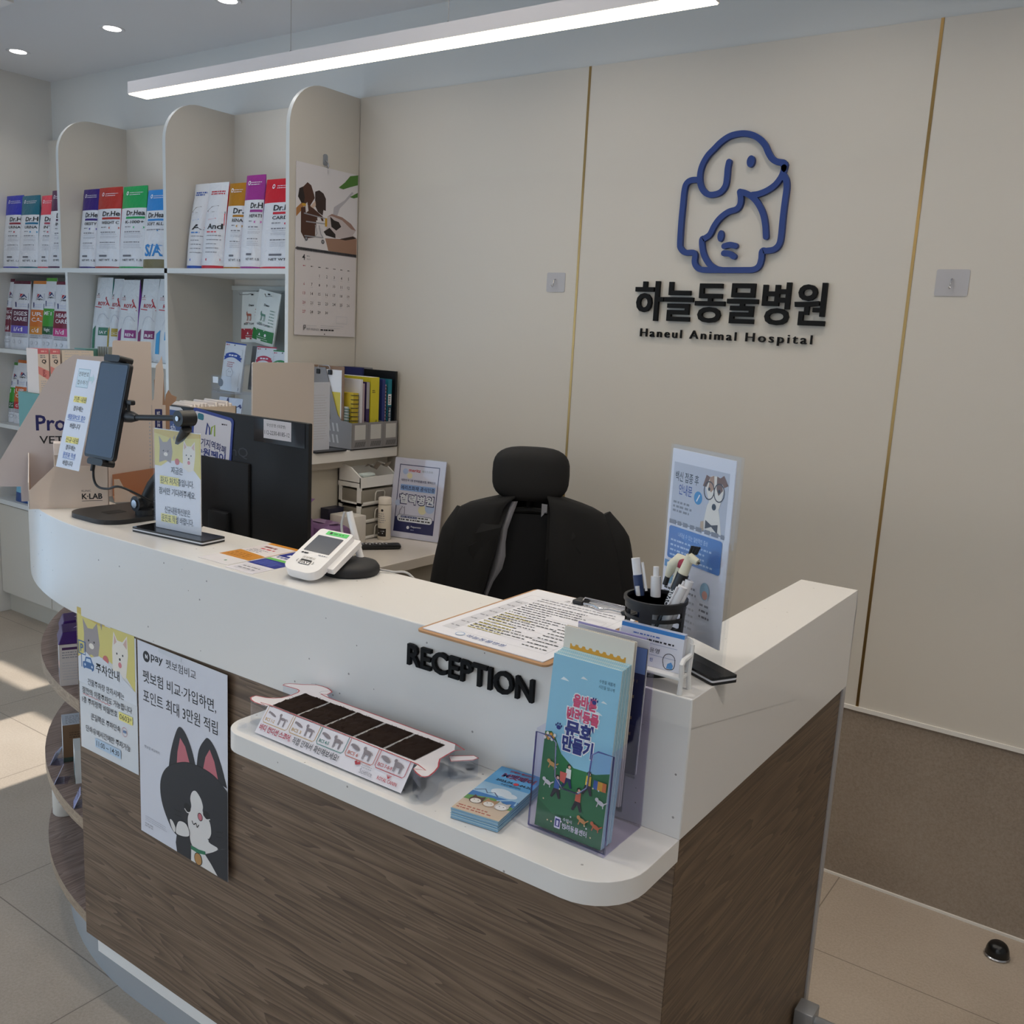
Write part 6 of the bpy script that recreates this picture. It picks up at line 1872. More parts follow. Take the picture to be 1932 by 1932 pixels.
# ---------------------------------------------------------------- office chair with a jacket over its back
CP = Vector((-1.52, 2.31, 0)); CR_ = Vector((0.8216, 0.57, 0)); CF = Vector((0.57, -0.8216, 0))
def cl(s, t, z): return CP + CR_ * s + CF * t + Vector((0, 0, z))
och = thing('office_chair', 'black office chair with a padded headrest behind the counter', 'chair', CP)
FAB = mat('131315', 0.75)
MESH = mat('1b1c20', 0.8)
def superq(b, c, rs, rt, rz, m, es=0.55, nu=28, nv=16):
    sg = lambda x, e: (abs(x) ** e) * (1 if x >= 0 else -1)
    b.grid(lambda i, j: cl(c[0] + rs * sg(cos(-pi / 2 + pi * j / nv), es) * sg(cos(2 * pi * i / nu), es * 1.3), c[1] + rt * sg(cos(-pi / 2 + pi * j / nv), es) * sg(sin(2 * pi * i / nu), es * 1.3), c[2] + rz * sg(sin(-pi / 2 + pi * j / nv), es)), nu, nv, m, flip=True)
b = Mb(); superq(b, (-0.018, 0.02, 1.142), 0.114, 0.045, 0.080, FAB, 0.62); b.build('headrest', och)
b = Mb(); b.tube([cl(-0.018, 0.0, 1.10), cl(-0.018, -0.03, 1.02), cl(-0.018, -0.035, 0.95)], 0.014, DEEP); b.build('headrest_post', och)
b = Mb()
b.grid(lambda i, j: cl(-0.018 + (-0.17 + 0.34 * i / 12), 0.012 - 0.03 * (1 - (i / 6 - 1) ** 2) + 0.03 * (j / 10), 0.56 + 0.46 * j / 10), 12, 10, MESH)
b.grid(lambda i, j: cl(-0.018 + (-0.17 + 0.34 * i / 12), -0.02 - 0.03 * (1 - (i / 6 - 1) ** 2) + 0.03 * (j / 10), 0.56 + 0.46 * j / 10), 12, 10, MESH, flip=True)
for i in (0, 12):
    s0 = -0.018 - 0.17 + 0.34 * i / 12
    b.tube([cl(s0, -0.004, 0.56), cl(s0, 0.010, 0.80), cl(s0, 0.020, 1.00)], 0.017, DEEP)
b.tube([cl(-0.13, 0.01, 1.022), cl(-0.018, 0.0, 1.03), cl(0.10, 0.01, 1.022)], 0.010, DEEP)
b.build('backrest', och)
b = Mb(); superq(b, (-0.018, 0.26, 0.475), 0.24, 0.24, 0.045, FAB, 0.5); b.build('seat', och)
b = Mb(); b.tube([cl(-0.018, 0.24, 0.09), cl(-0.018, 0.24, 0.44)], 0.028, DEEP); b.tube([cl(-0.018, 0.1, 0.44), cl(-0.018, -0.02, 0.46), cl(-0.018, -0.04, 0.62)], 0.025, DEEP); b.build('gas_column', och)
for k in range(5):
    a = 2 * pi * k / 5 + 0.3
    e = cl(-0.018 + 0.27 * cos(a), 0.24 + 0.27 * sin(a), 0.065)
    b = Mb(); b.tube([cl(-0.018, 0.24, 0.10), e], [0.026, 0.016], DEEP); lg = b.build('base_leg', och)
    b = Mb(); b.tube([e + Vector((0, -0.012, -0.037)), e + Vector((0, 0.012, -0.037))], 0.027, DEEP, n=16); b.tube([e, e + Vector((0, 0, -0.03))], 0.008, DEEP); b.build('caster', lg)
# jacket: rows of (z, left half width, right half width, depth forward)
jk = thing('jacket', 'black suit jacket with grey lining draped over the chair back', 'jacket', CP)
JB = mat('0a0a0c', 0.85)
rows = [(1.082, 0.058, 0.060, 0.040), (1.074, 0.085, 0.080, 0.050), (1.066, 0.120, 0.112, 0.060), (1.056, 0.160, 0.148, 0.066), (1.046, 0.195, 0.178, 0.070), (1.032, 0.222, 0.205, 0.074), (1.005, 0.236, 0.222, 0.080), (0.96, 0.250, 0.248, 0.088), (0.90, 0.262, 0.268, 0.094), (0.83, 0.276, 0.287, 0.098), (0.75, 0.290, 0.305, 0.102), (0.66, 0.300, 0.318, 0.105), (0.57, 0.306, 0.325, 0.106)]
opL = [-0.06, -0.066, -0.072, -0.078, -0.084, -0.089, -0.096, -0.102, -0.110, -0.126, -0.146, -0.165, -0.18]
opR = [0.034, 0.0345, 0.035, 0.035, 0.0355, 0.036, 0.036, 0.036, 0.036, 0.036, 0.0365, 0.04, 0.05]
NJ = 30
def jp(i, j):
    z, hl, hr, dp = rows[j]
    # from the left opening edge round the back to the right opening edge
    t = i / NJ
    a0 = atan2(1.0, (opL[j] + 0.018) / hl * 1.0)
    ang0 = pi / 2 + min(1.2, math.asin(max(-1, min(1, (-opL[j] - 0.0) / (hl + 0.02)))))
    ang1 = pi / 2 - math.asin(max(-1, min(1, opR[j] / (hr + 0.02))))
    a = ang0 + (2 * pi - (ang0 - ang1)) * t
    c, s_ = cos(a), sin(a)
    hw = hl if c < 0 else hr
    sgn = lambda x, e: abs(x) ** e * (1 if x >= 0 else -1)
    ss = -0.0 + hw * sgn(c, 0.85)
    tt = (dp if s_ > 0 else 0.085) * sgn(s_, 0.75)
    fold = 0.004 * sin(7 * a + j * 0.6) * min(1, j / 6)
    return cl(ss, tt + 0.01 + fold, z + 0.010 * max(0, s_) * (j < 6))
b = Mb()
b.grid(jp, NJ, len(rows) - 1, JB)
o = b.build('jacket_body', jk)
md = o.modifiers.new('cloth', 'SOLIDIFY'); md.thickness = 0.006
for sd, ex in ((-1, 0.0), (1, 0.012)):
    b = Mb()
    P = [cl(sd * (0.205 + ex * 0) - (0.0 if sd < 0 else 0.005), -0.01, 1.022), cl(sd * (0.228 + ex), 0.0, 0.95), cl(sd * (0.248 + ex), 0.012, 0.86), cl(sd * (0.262 + ex), 0.02, 0.76), cl(sd * (0.270 + ex), 0.03, 0.64), cl(sd * (0.272 + ex), 0.04, 0.54)]
    b.tube(spline(P, 4), [0.030 + 0.022 * min(1, k / 4) - 0.012 * k / 20 for k in range(21)], JB, n=16)
    b.build('sleeve', jk)
# lapels and the strip of lining turned outwards
b = Mb()
lz = [1.062, 1.02, 0.98, 0.94, 0.90, 0.86, 0.82, 0.78, 0.74]
le = [-0.074, -0.086, -0.099, -0.104, -0.110, -0.118, -0.130, -0.140, -0.150]
ri = [-0.052, -0.066, -0.078, -0.082, -0.080, -0.088, -0.112, -0.126, -0.140]
b.grid(lambda i, j: cl(le[j] + (ri[j] - le[j]) * i / 4, 0.058 + 0.012 * sin(pi * i / 4) + 0.003 * sin(3.0 * j + 2 * i) + (0.0 if j else -0.02), lz[j]), 4, 8, mat('8f8f96', 0.6), flip=True)
b.build('lining', jk, label='grey satin lining strip')
b = Mb()
b.grid(lambda i, j: cl(0.018 + 0.016 * i / 2, 0.050 + 0.006 * i, 1.060 - 0.04 * j / 3 + (0.02 * i / 2 if j == 3 else 0) - (0.0)), 2, 3, mat('8f8f96', 0.6), flip=True)
b.build('lining', jk, label='grey lining corner at the collar')
for sd in (-1, 1):
    b = Mb()
    if sd < 0:
        pts = [(-0.070, 1.065), (-0.098, 0.99), (-0.115, 0.88), (-0.135, 0.80), (-0.19, 0.93), (-0.165, 0.945), (-0.17, 0.97), (-0.12, 1.055)]
    else:
        pts = [(0.036, 1.068), (0.075, 1.058), (0.12, 0.975), (0.115, 0.955), (0.14, 0.93), (0.075, 0.80), (0.038, 0.74), (0.037, 0.9)]
    b.prism(pts if sd > 0 else pts, lambda u, v, d: cl(u, 0.088 + d - 0.05 * max(0, (v - 0.98) / 0.1), v), 0.0, 0.004, JB)
    b.build('lapel', jk)

# ---------------------------------------------------------------- posters on the counter front
PY = 1.0535
def poster(name, label, x0, x1, z0, z1, m, draw, tilt_=0.0, off=0.0):
    w, h = x1 - x0, z1 - z0
    f = lambda u, v, d=0: Vector((x0 + u, PY - off - 0.007 * (u / w) * tilt_ - d, z0 + v))
    b = Mb()
    N = 12
    b.grid(lambda i, j: f(w * i / N, h * j / N, 0), N, N, m)
    b.grid(lambda i, j: f(w * i / N, h * j / N, -0.0006), N, N, m, flip=True)
    for (i0, ax) in ((0, 'u'), (N, 'u'), (0, 'v'), (N, 'v')):
        b.grid(lambda i, j: f(w * (i0 if ax == 'u' else i) / N, h * (i if ax == 'u' else i0) / N, -0.0006 * j), N, 1, m, smooth=False)
    draw(Sheet(b, f, 0.00012), w, h)
    return b.build(name, base=((x0 + x1) / 2, PY, z0), label=label, cat='poster')
CB = mat('2b2d33', 0.5); PK = mat('c9727c', 0.5); WB = mat('e2dedb', 0.5); OUT = mat('17181c', 0.5)
def dcat(s, w, h):
    def grow(pts, k=0.0022):
        cx = sum(p[0] for p in pts) / len(pts); cy = sum(p[1] for p in pts) / len(pts)
        return pts
    s.disc(0.0305, 0.383, 0.0115, INK, n=24); s.text('N', 0.0265, 0.3785, PAPER, h=0.009, bold=0.05)
    s.text('pay', 0.046, 0.375, INK, h=0.017, w=0.040, bold=0.012); s.text('펫보험비교', 0.096, 0.377, INK, h=0.018, w=0.096)
    s.text('펫보험 비교·가입하면,', 0.017, 0.327, INK, h=0.027, w=0.236, bold=0.004)
    s.text('포인트 최대 3만원 적립', 0.017, 0.286, INK, h=0.027, w=0.240, bold=0.004)
    s.text('펫보험 비교하기', 0.018, 0.188, GREYINK, h=0.0065, w=0.052)
    s.poly([(0.072, h), (0.072, 0.403), (0.147, 0.400), (0.147, h)], mat('d2d6de', 0.3))
    s.micro(0.017, 0.039, 0.11, 3, .0042, .0013, LINK, seed=2); s.micro(0.015, 0.024, 0.045, 2, .005, .003, LINK, seed=3)
    eL = [(0.101, 0.174), (0.108, 0.207), (0.121, 0.242), (0.136, 0.267), (0.154, 0.263), (0.174, 0.238), (0.19, 0.200)]
    eR = [(0.191, 0.200), (0.199, 0.239), (0.216, 0.264), (0.229, 0.272), (0.25, 0.258), (0.269, 0.227), (0.285, 0.19)]
    s.poly(spline(eL, 4), CB); s.poly(spline(eR, 4), CB)
    s.poly([(0.128, 0.188), (0.131, 0.215), (0.14, 0.246), (0.156, 0.233), (0.171, 0.2)], PK); s.poly([(0.212, 0.204), (0.22, 0.232), (0.233, 0.251), (0.247, 0.231), (0.259, 0.195)], PK)
    s.poly([(0.125, 0.039), (0.166, 0.048), (0.171, 0.041), (0.171, 0.0), (0.156, 0.0), (0.125, 0.0), (0.121, 0.019)], CB)
    s.poly([(0.173, 0.03), (0.216, 0.033), (0.235, 0.017), (0.255, 0.0), (0.171, 0.0)], WB)
    s.poly([(0.216, 0.03), (0.26, 0.057), (0.286, 0.069), (0.286, 0.0), (0.255, 0.0), (0.235, 0.017)], CB)
    hd = [(0.102, 0.176), (0.131, 0.191), (0.166, 0.203), (0.211, 0.206), (0.25, 0.201), (0.286, 0.183), (0.286, 0.069), (0.26, 0.057), (0.216, 0.035), (0.176, 0.033), (0.12, 0.037), (0.094, 0.059), (0.075, 0.092), (0.071, 0.126), (0.081, 0.154)]
    hs = [(p.x, p.y) for p in spline(hd[6:] + hd[:6], 4)]
    s.poly([(min(p[0], 0.286), p[1]) for p in hs], CB)
    s.line([hd[0], hd[1], hd[2], hd[3], hd[4], (0.284, 0.184)], 0.0016, OUT, sm=4)
    bz = [(0.174, 0.115), (0.171, 0.131), (0.177, 0.146), (0.189, 0.152), (0.204, 0.142), (0.211, 0.128), (0.211, 0.116), (0.231, 0.104), (0.236, 0.081), (0.228, 0.061), (0.257, 0.057), (0.216, 0.032), (0.176, 0.033), (0.166, 0.06), (0.162, 0.084), (0.168, 0.102)]
    s.poly([(p.x, p.y) for p in spline(bz, 4, True)], WB)
    s.disc(0.161, 0.108, 0.011, OUT, ry=0.009); s.line([(0.152, 0.103), (0.161, 0.098), (0.172, 0.101)], 0.0022, WB, sm=4)
    s.disc(0.222, 0.114, 0.011, OUT, ry=0.008); s.line([(0.212, 0.109), (0.222, 0.105), (0.233, 0.109)], 0.002, WB, sm=4)
    s.disc(0.202, 0.103, 0.008, OUT, ry=0.0085); s.disc(0.202, 0.103, 0.0064, PK, ry=0.007)
    s.line([(0.176, 0.086), (0.181, 0.080), (0.189, 0.085), (0.192, 0.078), (0.198, 0.085)], 0.0022, OUT, sm=4)
    for a in ([(0.12, 0.089), (0.141, 0.091)], [(0.12, 0.079), (0.141, 0.081)], [(0.25, 0.09), (0.273, 0.097)], [(0.252, 0.081), (0.269, 0.085)]):
        s.line(a, 0.0014, mat('15161a'))
    s.line([(0.226, 0.066), (0.233, 0.068), (0.237, 0.074)], 0.0022, OUT, sm=3)
    pw = [(0.122, 0.048), (0.13, 0.067), (0.143, 0.073), (0.158, 0.072), (0.167, 0.061), (0.166, 0.049), (0.146, 0.041), (0.125, 0.039)]
    s.poly([(p.x, p.y) for p in spline([(0.103, 0.062), (0.112, 0.062), (0.122, 0.050), (0.118, 0.040), (0.108, 0.048)], 3, True)], WB)
    s.poly([(p.x, p.y) for p in spline(pw, 3, True)], WB); s.line(pw, 0.0016, OUT, sm=3, closed=True)
    s.poly([(0.172, 0.033), (0.196, 0.033), (0.218, 0.037), (0.218, 0.030), (0.194, 0.024), (0.172, 0.025)], mat('2f7a58'))
    s.disc(0.195, 0.012, 0.0125, OUT, ry=0.0135); s.disc(0.195, 0.012, 0.011, mat('b98a52'), ry=0.012)
poster('poster', 'white pet insurance poster with a black and white cat on the counter front', -1.618, -1.332, 0.494, 0.905, mat('dcdde6', 0.45), dcat, tilt_=1.0, off=0.002)
def dpark(s, w, h):
    BG = mat('d9dde4', 0.3)
    s.poly([(0, .155), (w, .155), (w, .20), (.17, .205), (.13, .215), (.10, .218), (.076, .226), (.03, .212), (0, .217)], mat('e3e2e0', 0.3))
    pets(s, 0.205, 0.0, 0.200)
    s.poly([(0.0, 0.15), (w, 0.15), (w, .176), (.165, .196), (.15, .208), (.13, .205), (.11, .216), (.08, .224), (.05, .214), (.03, .222), (.0, .205)], mat('dfe3ea', 0.3))
    CBL = mat('3f6aa0', 0.5)
    s.frame(0.002, 0.213, 0.029, 0.243, 0.0022, CBL); s.text('P', 0.009, 0.219, CBL, h=0.017, bold=0.01); s.line([(0.013, 0.213), (0.013, 0.185)], 0.0025, CBL)
    s.poly([(0.018, 0.187), (0.018, 0.198), (0.025, 0.2), (0.029, 0.211), (0.048, 0.213), (0.055, 0.202), (0.06, 0.198), (0.058, 0.187), (0.052, 0.183), (0.050, 0.187), (0.027, 0.186), (0.022, 0.183)], CBL)
    s.poly([(0.029, 0.201), (0.032, 0.208), (0.046, 0.209), (0.050, 0.201)], mat('c8d8ea')); s.disc(0.026, 0.193, 0.003, mat('c8d8ea'), n=10); s.disc(0.052, 0.193, 0.003, mat('c8d8ea'), n=10)
    s.text('주차안내', 0.066, 0.186, INK, h=0.022, w=0.085, bold=0.01)
    for (t, x0, x1, v, hh) in (('건물주차장 만차시에는', 0.034, 0.166, 0.150, 0.0145), ('잠깐의 이중주차도 가능합니다', 0.012, 0.192, 0.127, 0.0145), ('1층 주차장쪽 비밀번호', 0.010, 0.140, 0.105, 0.0145), ('큰길쪽은 주차단속', 0.042, 0.150, 0.074, 0.0145), ('단속유예시간에만 주차가능', 0.022, 0.184, 0.042, 0.0145)):
        s.text(t, x0, v, INK, h=hh, w=x1 - x0, bold=0.004)
    s.line([(0.014 + 0.006 * k, 0.124 + (0.002 if k % 2 else 0)) for k in range(18)], 0.0012, mat('d07070'))
    s.rect(0.146, 0.103, 0.194, 0.121, YEL); s.text('0603*', 0.149, 0.106, INK, h=0.012, w=0.042)
    s.line([(0.165 + 0.009 * cos(k * pi / 8), 0.081 + 0.010 * sin(k * pi / 8)) for k in range(16)], 0.001, mat('c88088'), closed=True); s.poly([(0.159, 0.079), (0.160, 0.084), (0.170, 0.084), (0.171, 0.079)], mat('6a86b0'))
    s.rect(0.056, 0.016, 0.150, 0.036, mat('b9d0e6', 0.4)); s.text('11:00 ~ 14:30', 0.061, 0.020, INK, h=0.012, w=0.083, bold=0.008)
poster('poster', 'laminated parking notice with cat and puppy header at the counter corner', -1.836, -1.626, 0.612, 0.904, mat('dde1e6', 0.25), dpark)

# ---------------------------------------------------------------- things on the front ledge
FZ = 0.9102
bc = thing('touch_display', 'clear dog-shaped tray with five dark fur samples on the front ledge', 'display tray', (-0.94, 0.97, FZ))
b = Mb()
base_o = rrect(-1.128, 0.896, -0.750, 1.046, 0.012)
b.prism(base_o, XY, FZ, FZ + 0.0015, clear(key='tray'))
for (x, y) in ((-1.122, 0.908), (-0.765, 0.906), (-0.765, 1.03), (-1.122, 1.03)):
    b.lathe([(0.007, 0.0015), (0.006, 0.006), (0, 0.006)], (x, y, FZ), clear(key='tray'), n=14)
TP = [(-1.135, 0.935), (-1.118, 0.928), (-1.094, 0.930), (-1.090, 0.936), (-0.782, 0.932), (-0.778, 0.918), (-0.756, 0.908), (-0.748, 0.916), (-0.756, 0.945), (-0.770, 0.965), (-0.772, 1.000), (-0.785, 1.018), (-1.045, 1.018), (-1.058, 1.026), (-1.060, 1.039), (-1.078, 1.046), (-1.100, 1.044), (-1.118, 1.030), (-1.138, 1.018), (-1.140, 1.006), (-1.110, 1.010), (-1.098, 1.000), (-1.100, 0.968), (-1.118, 0.952), (-1.136, 0.947)]
TT = 0.0365
side = []
b.add([Vector((p[0], p[1], FZ + 0.0015)) for p in TP] + [Vector((p[0], p[1], FZ + TT)) for p in TP], [(i, (i + 1) % len(TP), len(TP) + (i + 1) % len(TP), len(TP) + i) for i in range(len(TP))], clear(tint=(247, 249, 252), gloss=0.04, key='wall'), True)
TL = [(-0.778, 0.995), (-0.752, 1.020), (-0.742, 1.018), (-0.744, 1.008), (-0.765, 0.984)]
b.prism(TL, XY, FZ + 0.0015, FZ + 0.028, clear(tint=(247, 249, 252), gloss=0.04, key='wall'))
b.build('clear_tray', bc)
b = Mb()
b.prism(TP, XY, FZ + TT, FZ + TT + 0.001, mat('e6e0e2', 0.4))
s = Sheet(b, plane((0, 0, FZ + TT + 0.001), (1, 0, 0), (0, 1, 0)))
RD = mat('b03a44', 0.4)
s.line(TP, 0.0022, RD, sm=2, closed=True)
s.line([(-1.062, 1.045), (-1.074, 1.030), (-1.072, 1.022)], 0.0008, GREYINK); s.line([(-1.112, 1.042), (-1.106, 1.046), (-1.100, 1.044)], 0.001, GREYINK)
b.prism(TL, XY, FZ + 0.028, FZ + 0.029, mat('e6e0e2', 0.4)); Sheet(b, plane((0, 0, FZ + 0.029), (1, 0, 0), (0, 1, 0))).line(TL, 0.0018, RD, closed=True)
b.build('dog_card', bc)
fp_ = plane((-1.091, 0.9065, FZ + 0.002), (1, 0, 0), (0, 0.0265, 0.0355))
PWd, PHt = 0.302, 0.044
b = Mb()
b.prism([(0, 0), (PWd, 0), (PWd, PHt), (0, PHt)], fp_, -0.0006, 0, mat('e4dfe4', 0.35))
s = Sheet(b, fp_, 0.0001)
for k, (t, c) in enumerate((('BCS 1-2', 'c09a50'), ('BCS 3', 'c09a50'), ('BCS 4-5', '2f7a70'), ('BCS 6', 'b8553c'), ('BCS 7-8-9', 'b02a38'))):
    u0 = 0.004 + 0.0595 * k
    m = mat(c, 0.4)
    s.line([(u0, 0.044), (u0, 0.022), (u0 + 0.003, 0.019), (u0 + 0.052, 0.019), (u0 + 0.055, 0.022), (u0 + 0.055, 0.044)], 0.0010, m)
    s.text(t, u0 + 0.004, 0.0225, m, h=0.005, w=0.020 if k < 4 else 0.026, bold=0.01)
    fat = 0.7 + 0.15 * k
    gm = mat('8a8084', 0.5)
    s.disc(u0 + 0.014, 0.0345, 0.009, gm, ry=0.0026 * fat, n=14, rot=-0.25); s.disc(u0 + 0.006, 0.036, 0.002, gm, n=8)
    cx, cy = u0 + 0.038, 0.031
    s.disc(cx, cy + 0.002, 0.0075, gm, ry=0.003 * fat, n=14); s.disc(cx - 0.007, cy + 0.0065, 0.0026, gm, n=10); s.line([(cx - 0.006, cy + 0.003), (cx - 0.007, cy + 0.007)], 0.003, gm)
    for dx in (-0.006, -0.004, 0.005, 0.0065):
        s.line([(cx + dx, cy + 0.002), (cx + dx + 0.0005, cy - 0.0085)], 0.0014, gm)
    s.line([(cx + 0.007, cy + 0.004), (cx + 0.011, cy + 0.001)], 0.001, gm)
s.text('바디 컨디션 스코어,', 0.006, 0.0055, mat('b02a44', 0.4), h=0.0105, w=0.070, bold=0.02)
s.text('직접 만져서 확인해보세요!', 0.080, 0.0055, INK, h=0.0105, w=0.096, bold=0.006)
s.poly([(0.210, 0.012), (0.206, 0.016), (0.209, 0.0185), (0.212, 0.016), (0.215, 0.0185), (0.218, 0.015)], RD); s.text('Science', 0.221, 0.004, GREYINK, h=0.0065, w=0.024); s.micro(0.221, 0.016, 0.245, 2, .003, .0013, LINK)
s.text('ROYAL CANIN', 0.255, 0.005, mat('b8323c'), h=0.005, w=0.036, bold=0.01)
for k in range(5):
    s.line([(0.273, 0.011), (0.273 + 0.0022 * (k - 2), 0.016)], 0.0008, mat('b8323c'))
b.build('front_card', bc)
FUR = nodes_mat('dark_fur', lambda nt, b: (b.inputs['Base Color'].__setattr__('default_value', lin('2a1f1a')),), rough=0.95, spec=0.15)
rnd = random.Random(11)
for k in range(5):
    x0 = -1.086 + 0.0595 * k
    b = Mb()
    N = 14
    hts = [[0.0012 + rnd.random() * 0.0032 if 0 < i < N and 0 < j < N else 0.0006 for i in range(N + 1)] for j in range(N + 1)]
    b.grid(lambda i, j: Vector((x0 + 0.055 * i / N + (0 if i in (0, N) else rnd.uniform(-.0012, .0012)), 0.9375 + 0.067 * j / N, FZ + TT + 0.0011 + hts[j][i])), N, N, FUR)
    # short tufts standing up from the pad
    for q in range(260):
        x, y = x0 + rnd.uniform(0.001, 0.054), 0.9375 + rnd.uniform(0.001, 0.066)
        a = rnd.uniform(0, 6.28); l = rnd.uniform(0.003, 0.006); wv = Vector((cos(a + 1.57), sin(a + 1.57), 0)) * 0.0007
        p = Vector((x, y, FZ + TT + 0.0015)); t = p + Vector((cos(a) * l * 0.8, sin(a) * l * 0.8, l * 0.55))
        b.add([p - wv, p + wv, t], [(0, 1, 2)], FUR)
    b.build('fur_pad', bc)
    if k < 4:
        Mb().box(x0 + 0.0553, 0.9375, FZ + TT + 0.0011, x0 + 0.0592, 1.0045, FZ + TT + 0.0016, mat('a9a8a8', 0.5)).build('divider_strip', bc)

# stack of flyers
Mf = Matrix.Translation((-0.6735, 0.978, FZ)) @ Matrix.Rotation(radians(8), 4, 'Z')
fw, fh = 0.070, 0.142
def flyer_draw(s, w, h):
    s.rect(0, 0.62 * h, w, h, mat('58a4d8', 0.3)); s.rect(0, 0.35 * h, w, 0.62 * h, mat('9cc4e0', 0.3))
    s.disc(0.52 * w, 0.50 * h, 0.015, mat('dfeaf2'), ry=0.010); s.disc(0.72 * w, 0.47 * h, 0.012, mat('dfeaf2'), ry=0.007)
    s.rect(0, 0.24 * h, w, 0.40 * h, mat('3a78b8', 0.3)); s.poly([(0, .30 * h), (.5 * w, .36 * h), (w, .28 * h), (w, .22 * h), (0, .22 * h)], mat('6a9a58'))
    s.line([(0.02 * w, .42 * h), (.2 * w, .48 * h), (.3 * w, .42 * h), (.42 * w, .46 * h), (.55 * w, .40 * h)], .002, mat('5a6a8c'))
    s.line([(.6 * w, .33 * h), (.95 * w, .44 * h), (.98 * w, .33 * h)], .003, mat('a8cfe6'))
    s.rect(0, 0, w, 0.22 * h, mat('cdb9a4', 0.3)); s.micro(0.05 * w, .10 * h, .9 * w, 2, .006, .0025, mat('a8584c'), seed=2)
    s.text('인재와 펫의만남', 0.26 * w, 0.925 * h, mat('c43a50'), h=0.006, w=0.038, bold=0.02)
    s.text('M펫페어', 0.20 * w, 0.79 * h, mat('b8283c'), h=0.015, w=0.050, bold=0.06); s.text('M펫페어', 0.205 * w, 0.797 * h, mat('28346c'), h=0.013, w=0.048, bold=0.02)
    s.text('2025.04.18-04.20', 0.18 * w, 0.70 * h, INK, h=0.006, w=0.054, bold=0.02); s.text('수원컨벤션센터', 0.34 * w, 0.64 * h, INK, h=0.005, w=0.03)
    s.disc(0.62 * w, .715 * h, 0.004, mat('d8404c'), n=10)
    for (cx, c1, c2) in ((0.26, 'e8e2da', '5a4036'), (0.54, 'e4ded6', 'b08a68'), (0.80, 'e8e6e4', 'c8c4c0')):
        x, y = cx * w, 0.24 * h
        s.disc(x, y, 0.010, mat(c2), ry=0.0095, n=16); s.disc(x, y - 0.002, 0.0075, mat(c1), ry=0.0065, n=14)
        s.poly([(x - 0.009, y + 0.005), (x - 0.008, y + 0.013), (x - 0.003, y + 0.009)], mat(c2)); s.poly([(x + 0.009, y + 0.005), (x + 0.008, y + 0.013), (x + 0.003, y + 0.009)], mat(c2))
        s.disc(x - 0.003, y, 0.0009, INK, n=6); s.disc(x + 0.003, y, 0.0009, INK, n=6)
rnd = random.Random(9)
for k in range(12):
    ML = Mf @ Matrix.Translation((rnd.uniform(-.0006, .0006), rnd.uniform(-.0008, .0008), 0.00128 * k)) @ Matrix.Rotation(rnd.uniform(-.006, .006), 4, 'Z')
    f = lambda u, v, d=0: ML @ Vector((u - fw / 2, v - fh / 2, d))
    b = Mb()
    b.prism([(0, 0), (fw, 0), (fw, fh), (0, fh)], f, 0.0, 0.00118, mat(('8fb4cc', '7aa4c4', 'a4c0cc')[k % 3], 0.4))
    if k == 11:
        flyer_draw(Sheet(b, f, 0.0012), fw, fh)
    b.build('flyer', base=ML @ Vector((0, 0, 0)), label='topmost pet fair flyer with cartoon pets on the ledge stack' if k == 11 else 'blue edged flyer in the stack on the front ledge', cat='flyer', group='pet fair flyers on the front ledge')

# brochure rack with three tiers
rk = thing('brochure_holder', 'clear plastic stepped brochure rack on the front ledge', 'brochure holder', (-0.55, 1.0, FZ))
PURP = clear(tint=(249, 248, 254), gloss=0.03, key='rack')
b = Mb()
hx0, hx1 = -0.607, -0.494
def pocket(y0, z0, zt, zs):
    """front plate with a dip in its middle and short side walls"""
    pts = [(hx0, z0), (hx1, z0), (hx1, zt)] + [(hx1 - 0.022, zt)] + [(hx1 - 0.030, zt - 0.006), (hx1 - 0.033, zt - 0.05), (hx1 - 0.045, zt - 0.062), (hx0 + 0.045, zt - 0.062), (hx0 + 0.033, zt - 0.05), (hx0 + 0.030, zt - 0.006), (hx0 + 0.022, zt), (hx0, zt)]
    b.prism(pts, lambda u, v, d: Vector((u, y0 - d + 0.05 * (v - z0), v)), 0, 0.002, PURP)
    return pts
pf = pocket(0.950, FZ + 0.004, 1.040, 0)
for x in (hx0, hx1 - 0.002):
    prof = [(0.948, FZ), (1.047, FZ), (1.047, 1.122), (1.034, 1.122), (1.028, 1.075), (1.012, 1.068), (1.006, 1.045), (0.956, 1.045)]
    b.prism(prof, YZ(x), 0, 0.002, PURP)
b.prism(rrect(hx0, 0.950, hx1, 1.047, 0.004), XY, FZ, FZ + 0.002, PURP)
b.prism([(hx0, FZ), (hx1, FZ), (hx1, 1.12), (hx0, 1.12)], lambda u, v, d: Vector((u, 1.047 - d, v)), 0, 0.002, PURP)
for (ym, zb) in ((0.988, 0.955), (1.016, 0.990)):
    b.prism([(hx0, zb), (hx1, zb), (hx1, zb + 0.07), (hx0, zb + 0.07)], lambda u, v, d: Vector((u, ym - d, v)), 0, 0.0015, PURP)
b.build('rack', rk)
b = Mb()
PE = mat('8d86c8', 0.2)
ed = [(p[0], p[1]) for p in pf]
b.tube([Vector((p[0], 0.9492 + 0.05 * (p[1] - FZ), p[1])) for p in ed + ed[:1]], 0.0011, clear(tint=(150, 145, 205), gloss=0.2, key='rim'), n=6)
b.build('rack_rim', rk)
bx0, bw_, bh_ = -0.6015, 0.0985, 0.227
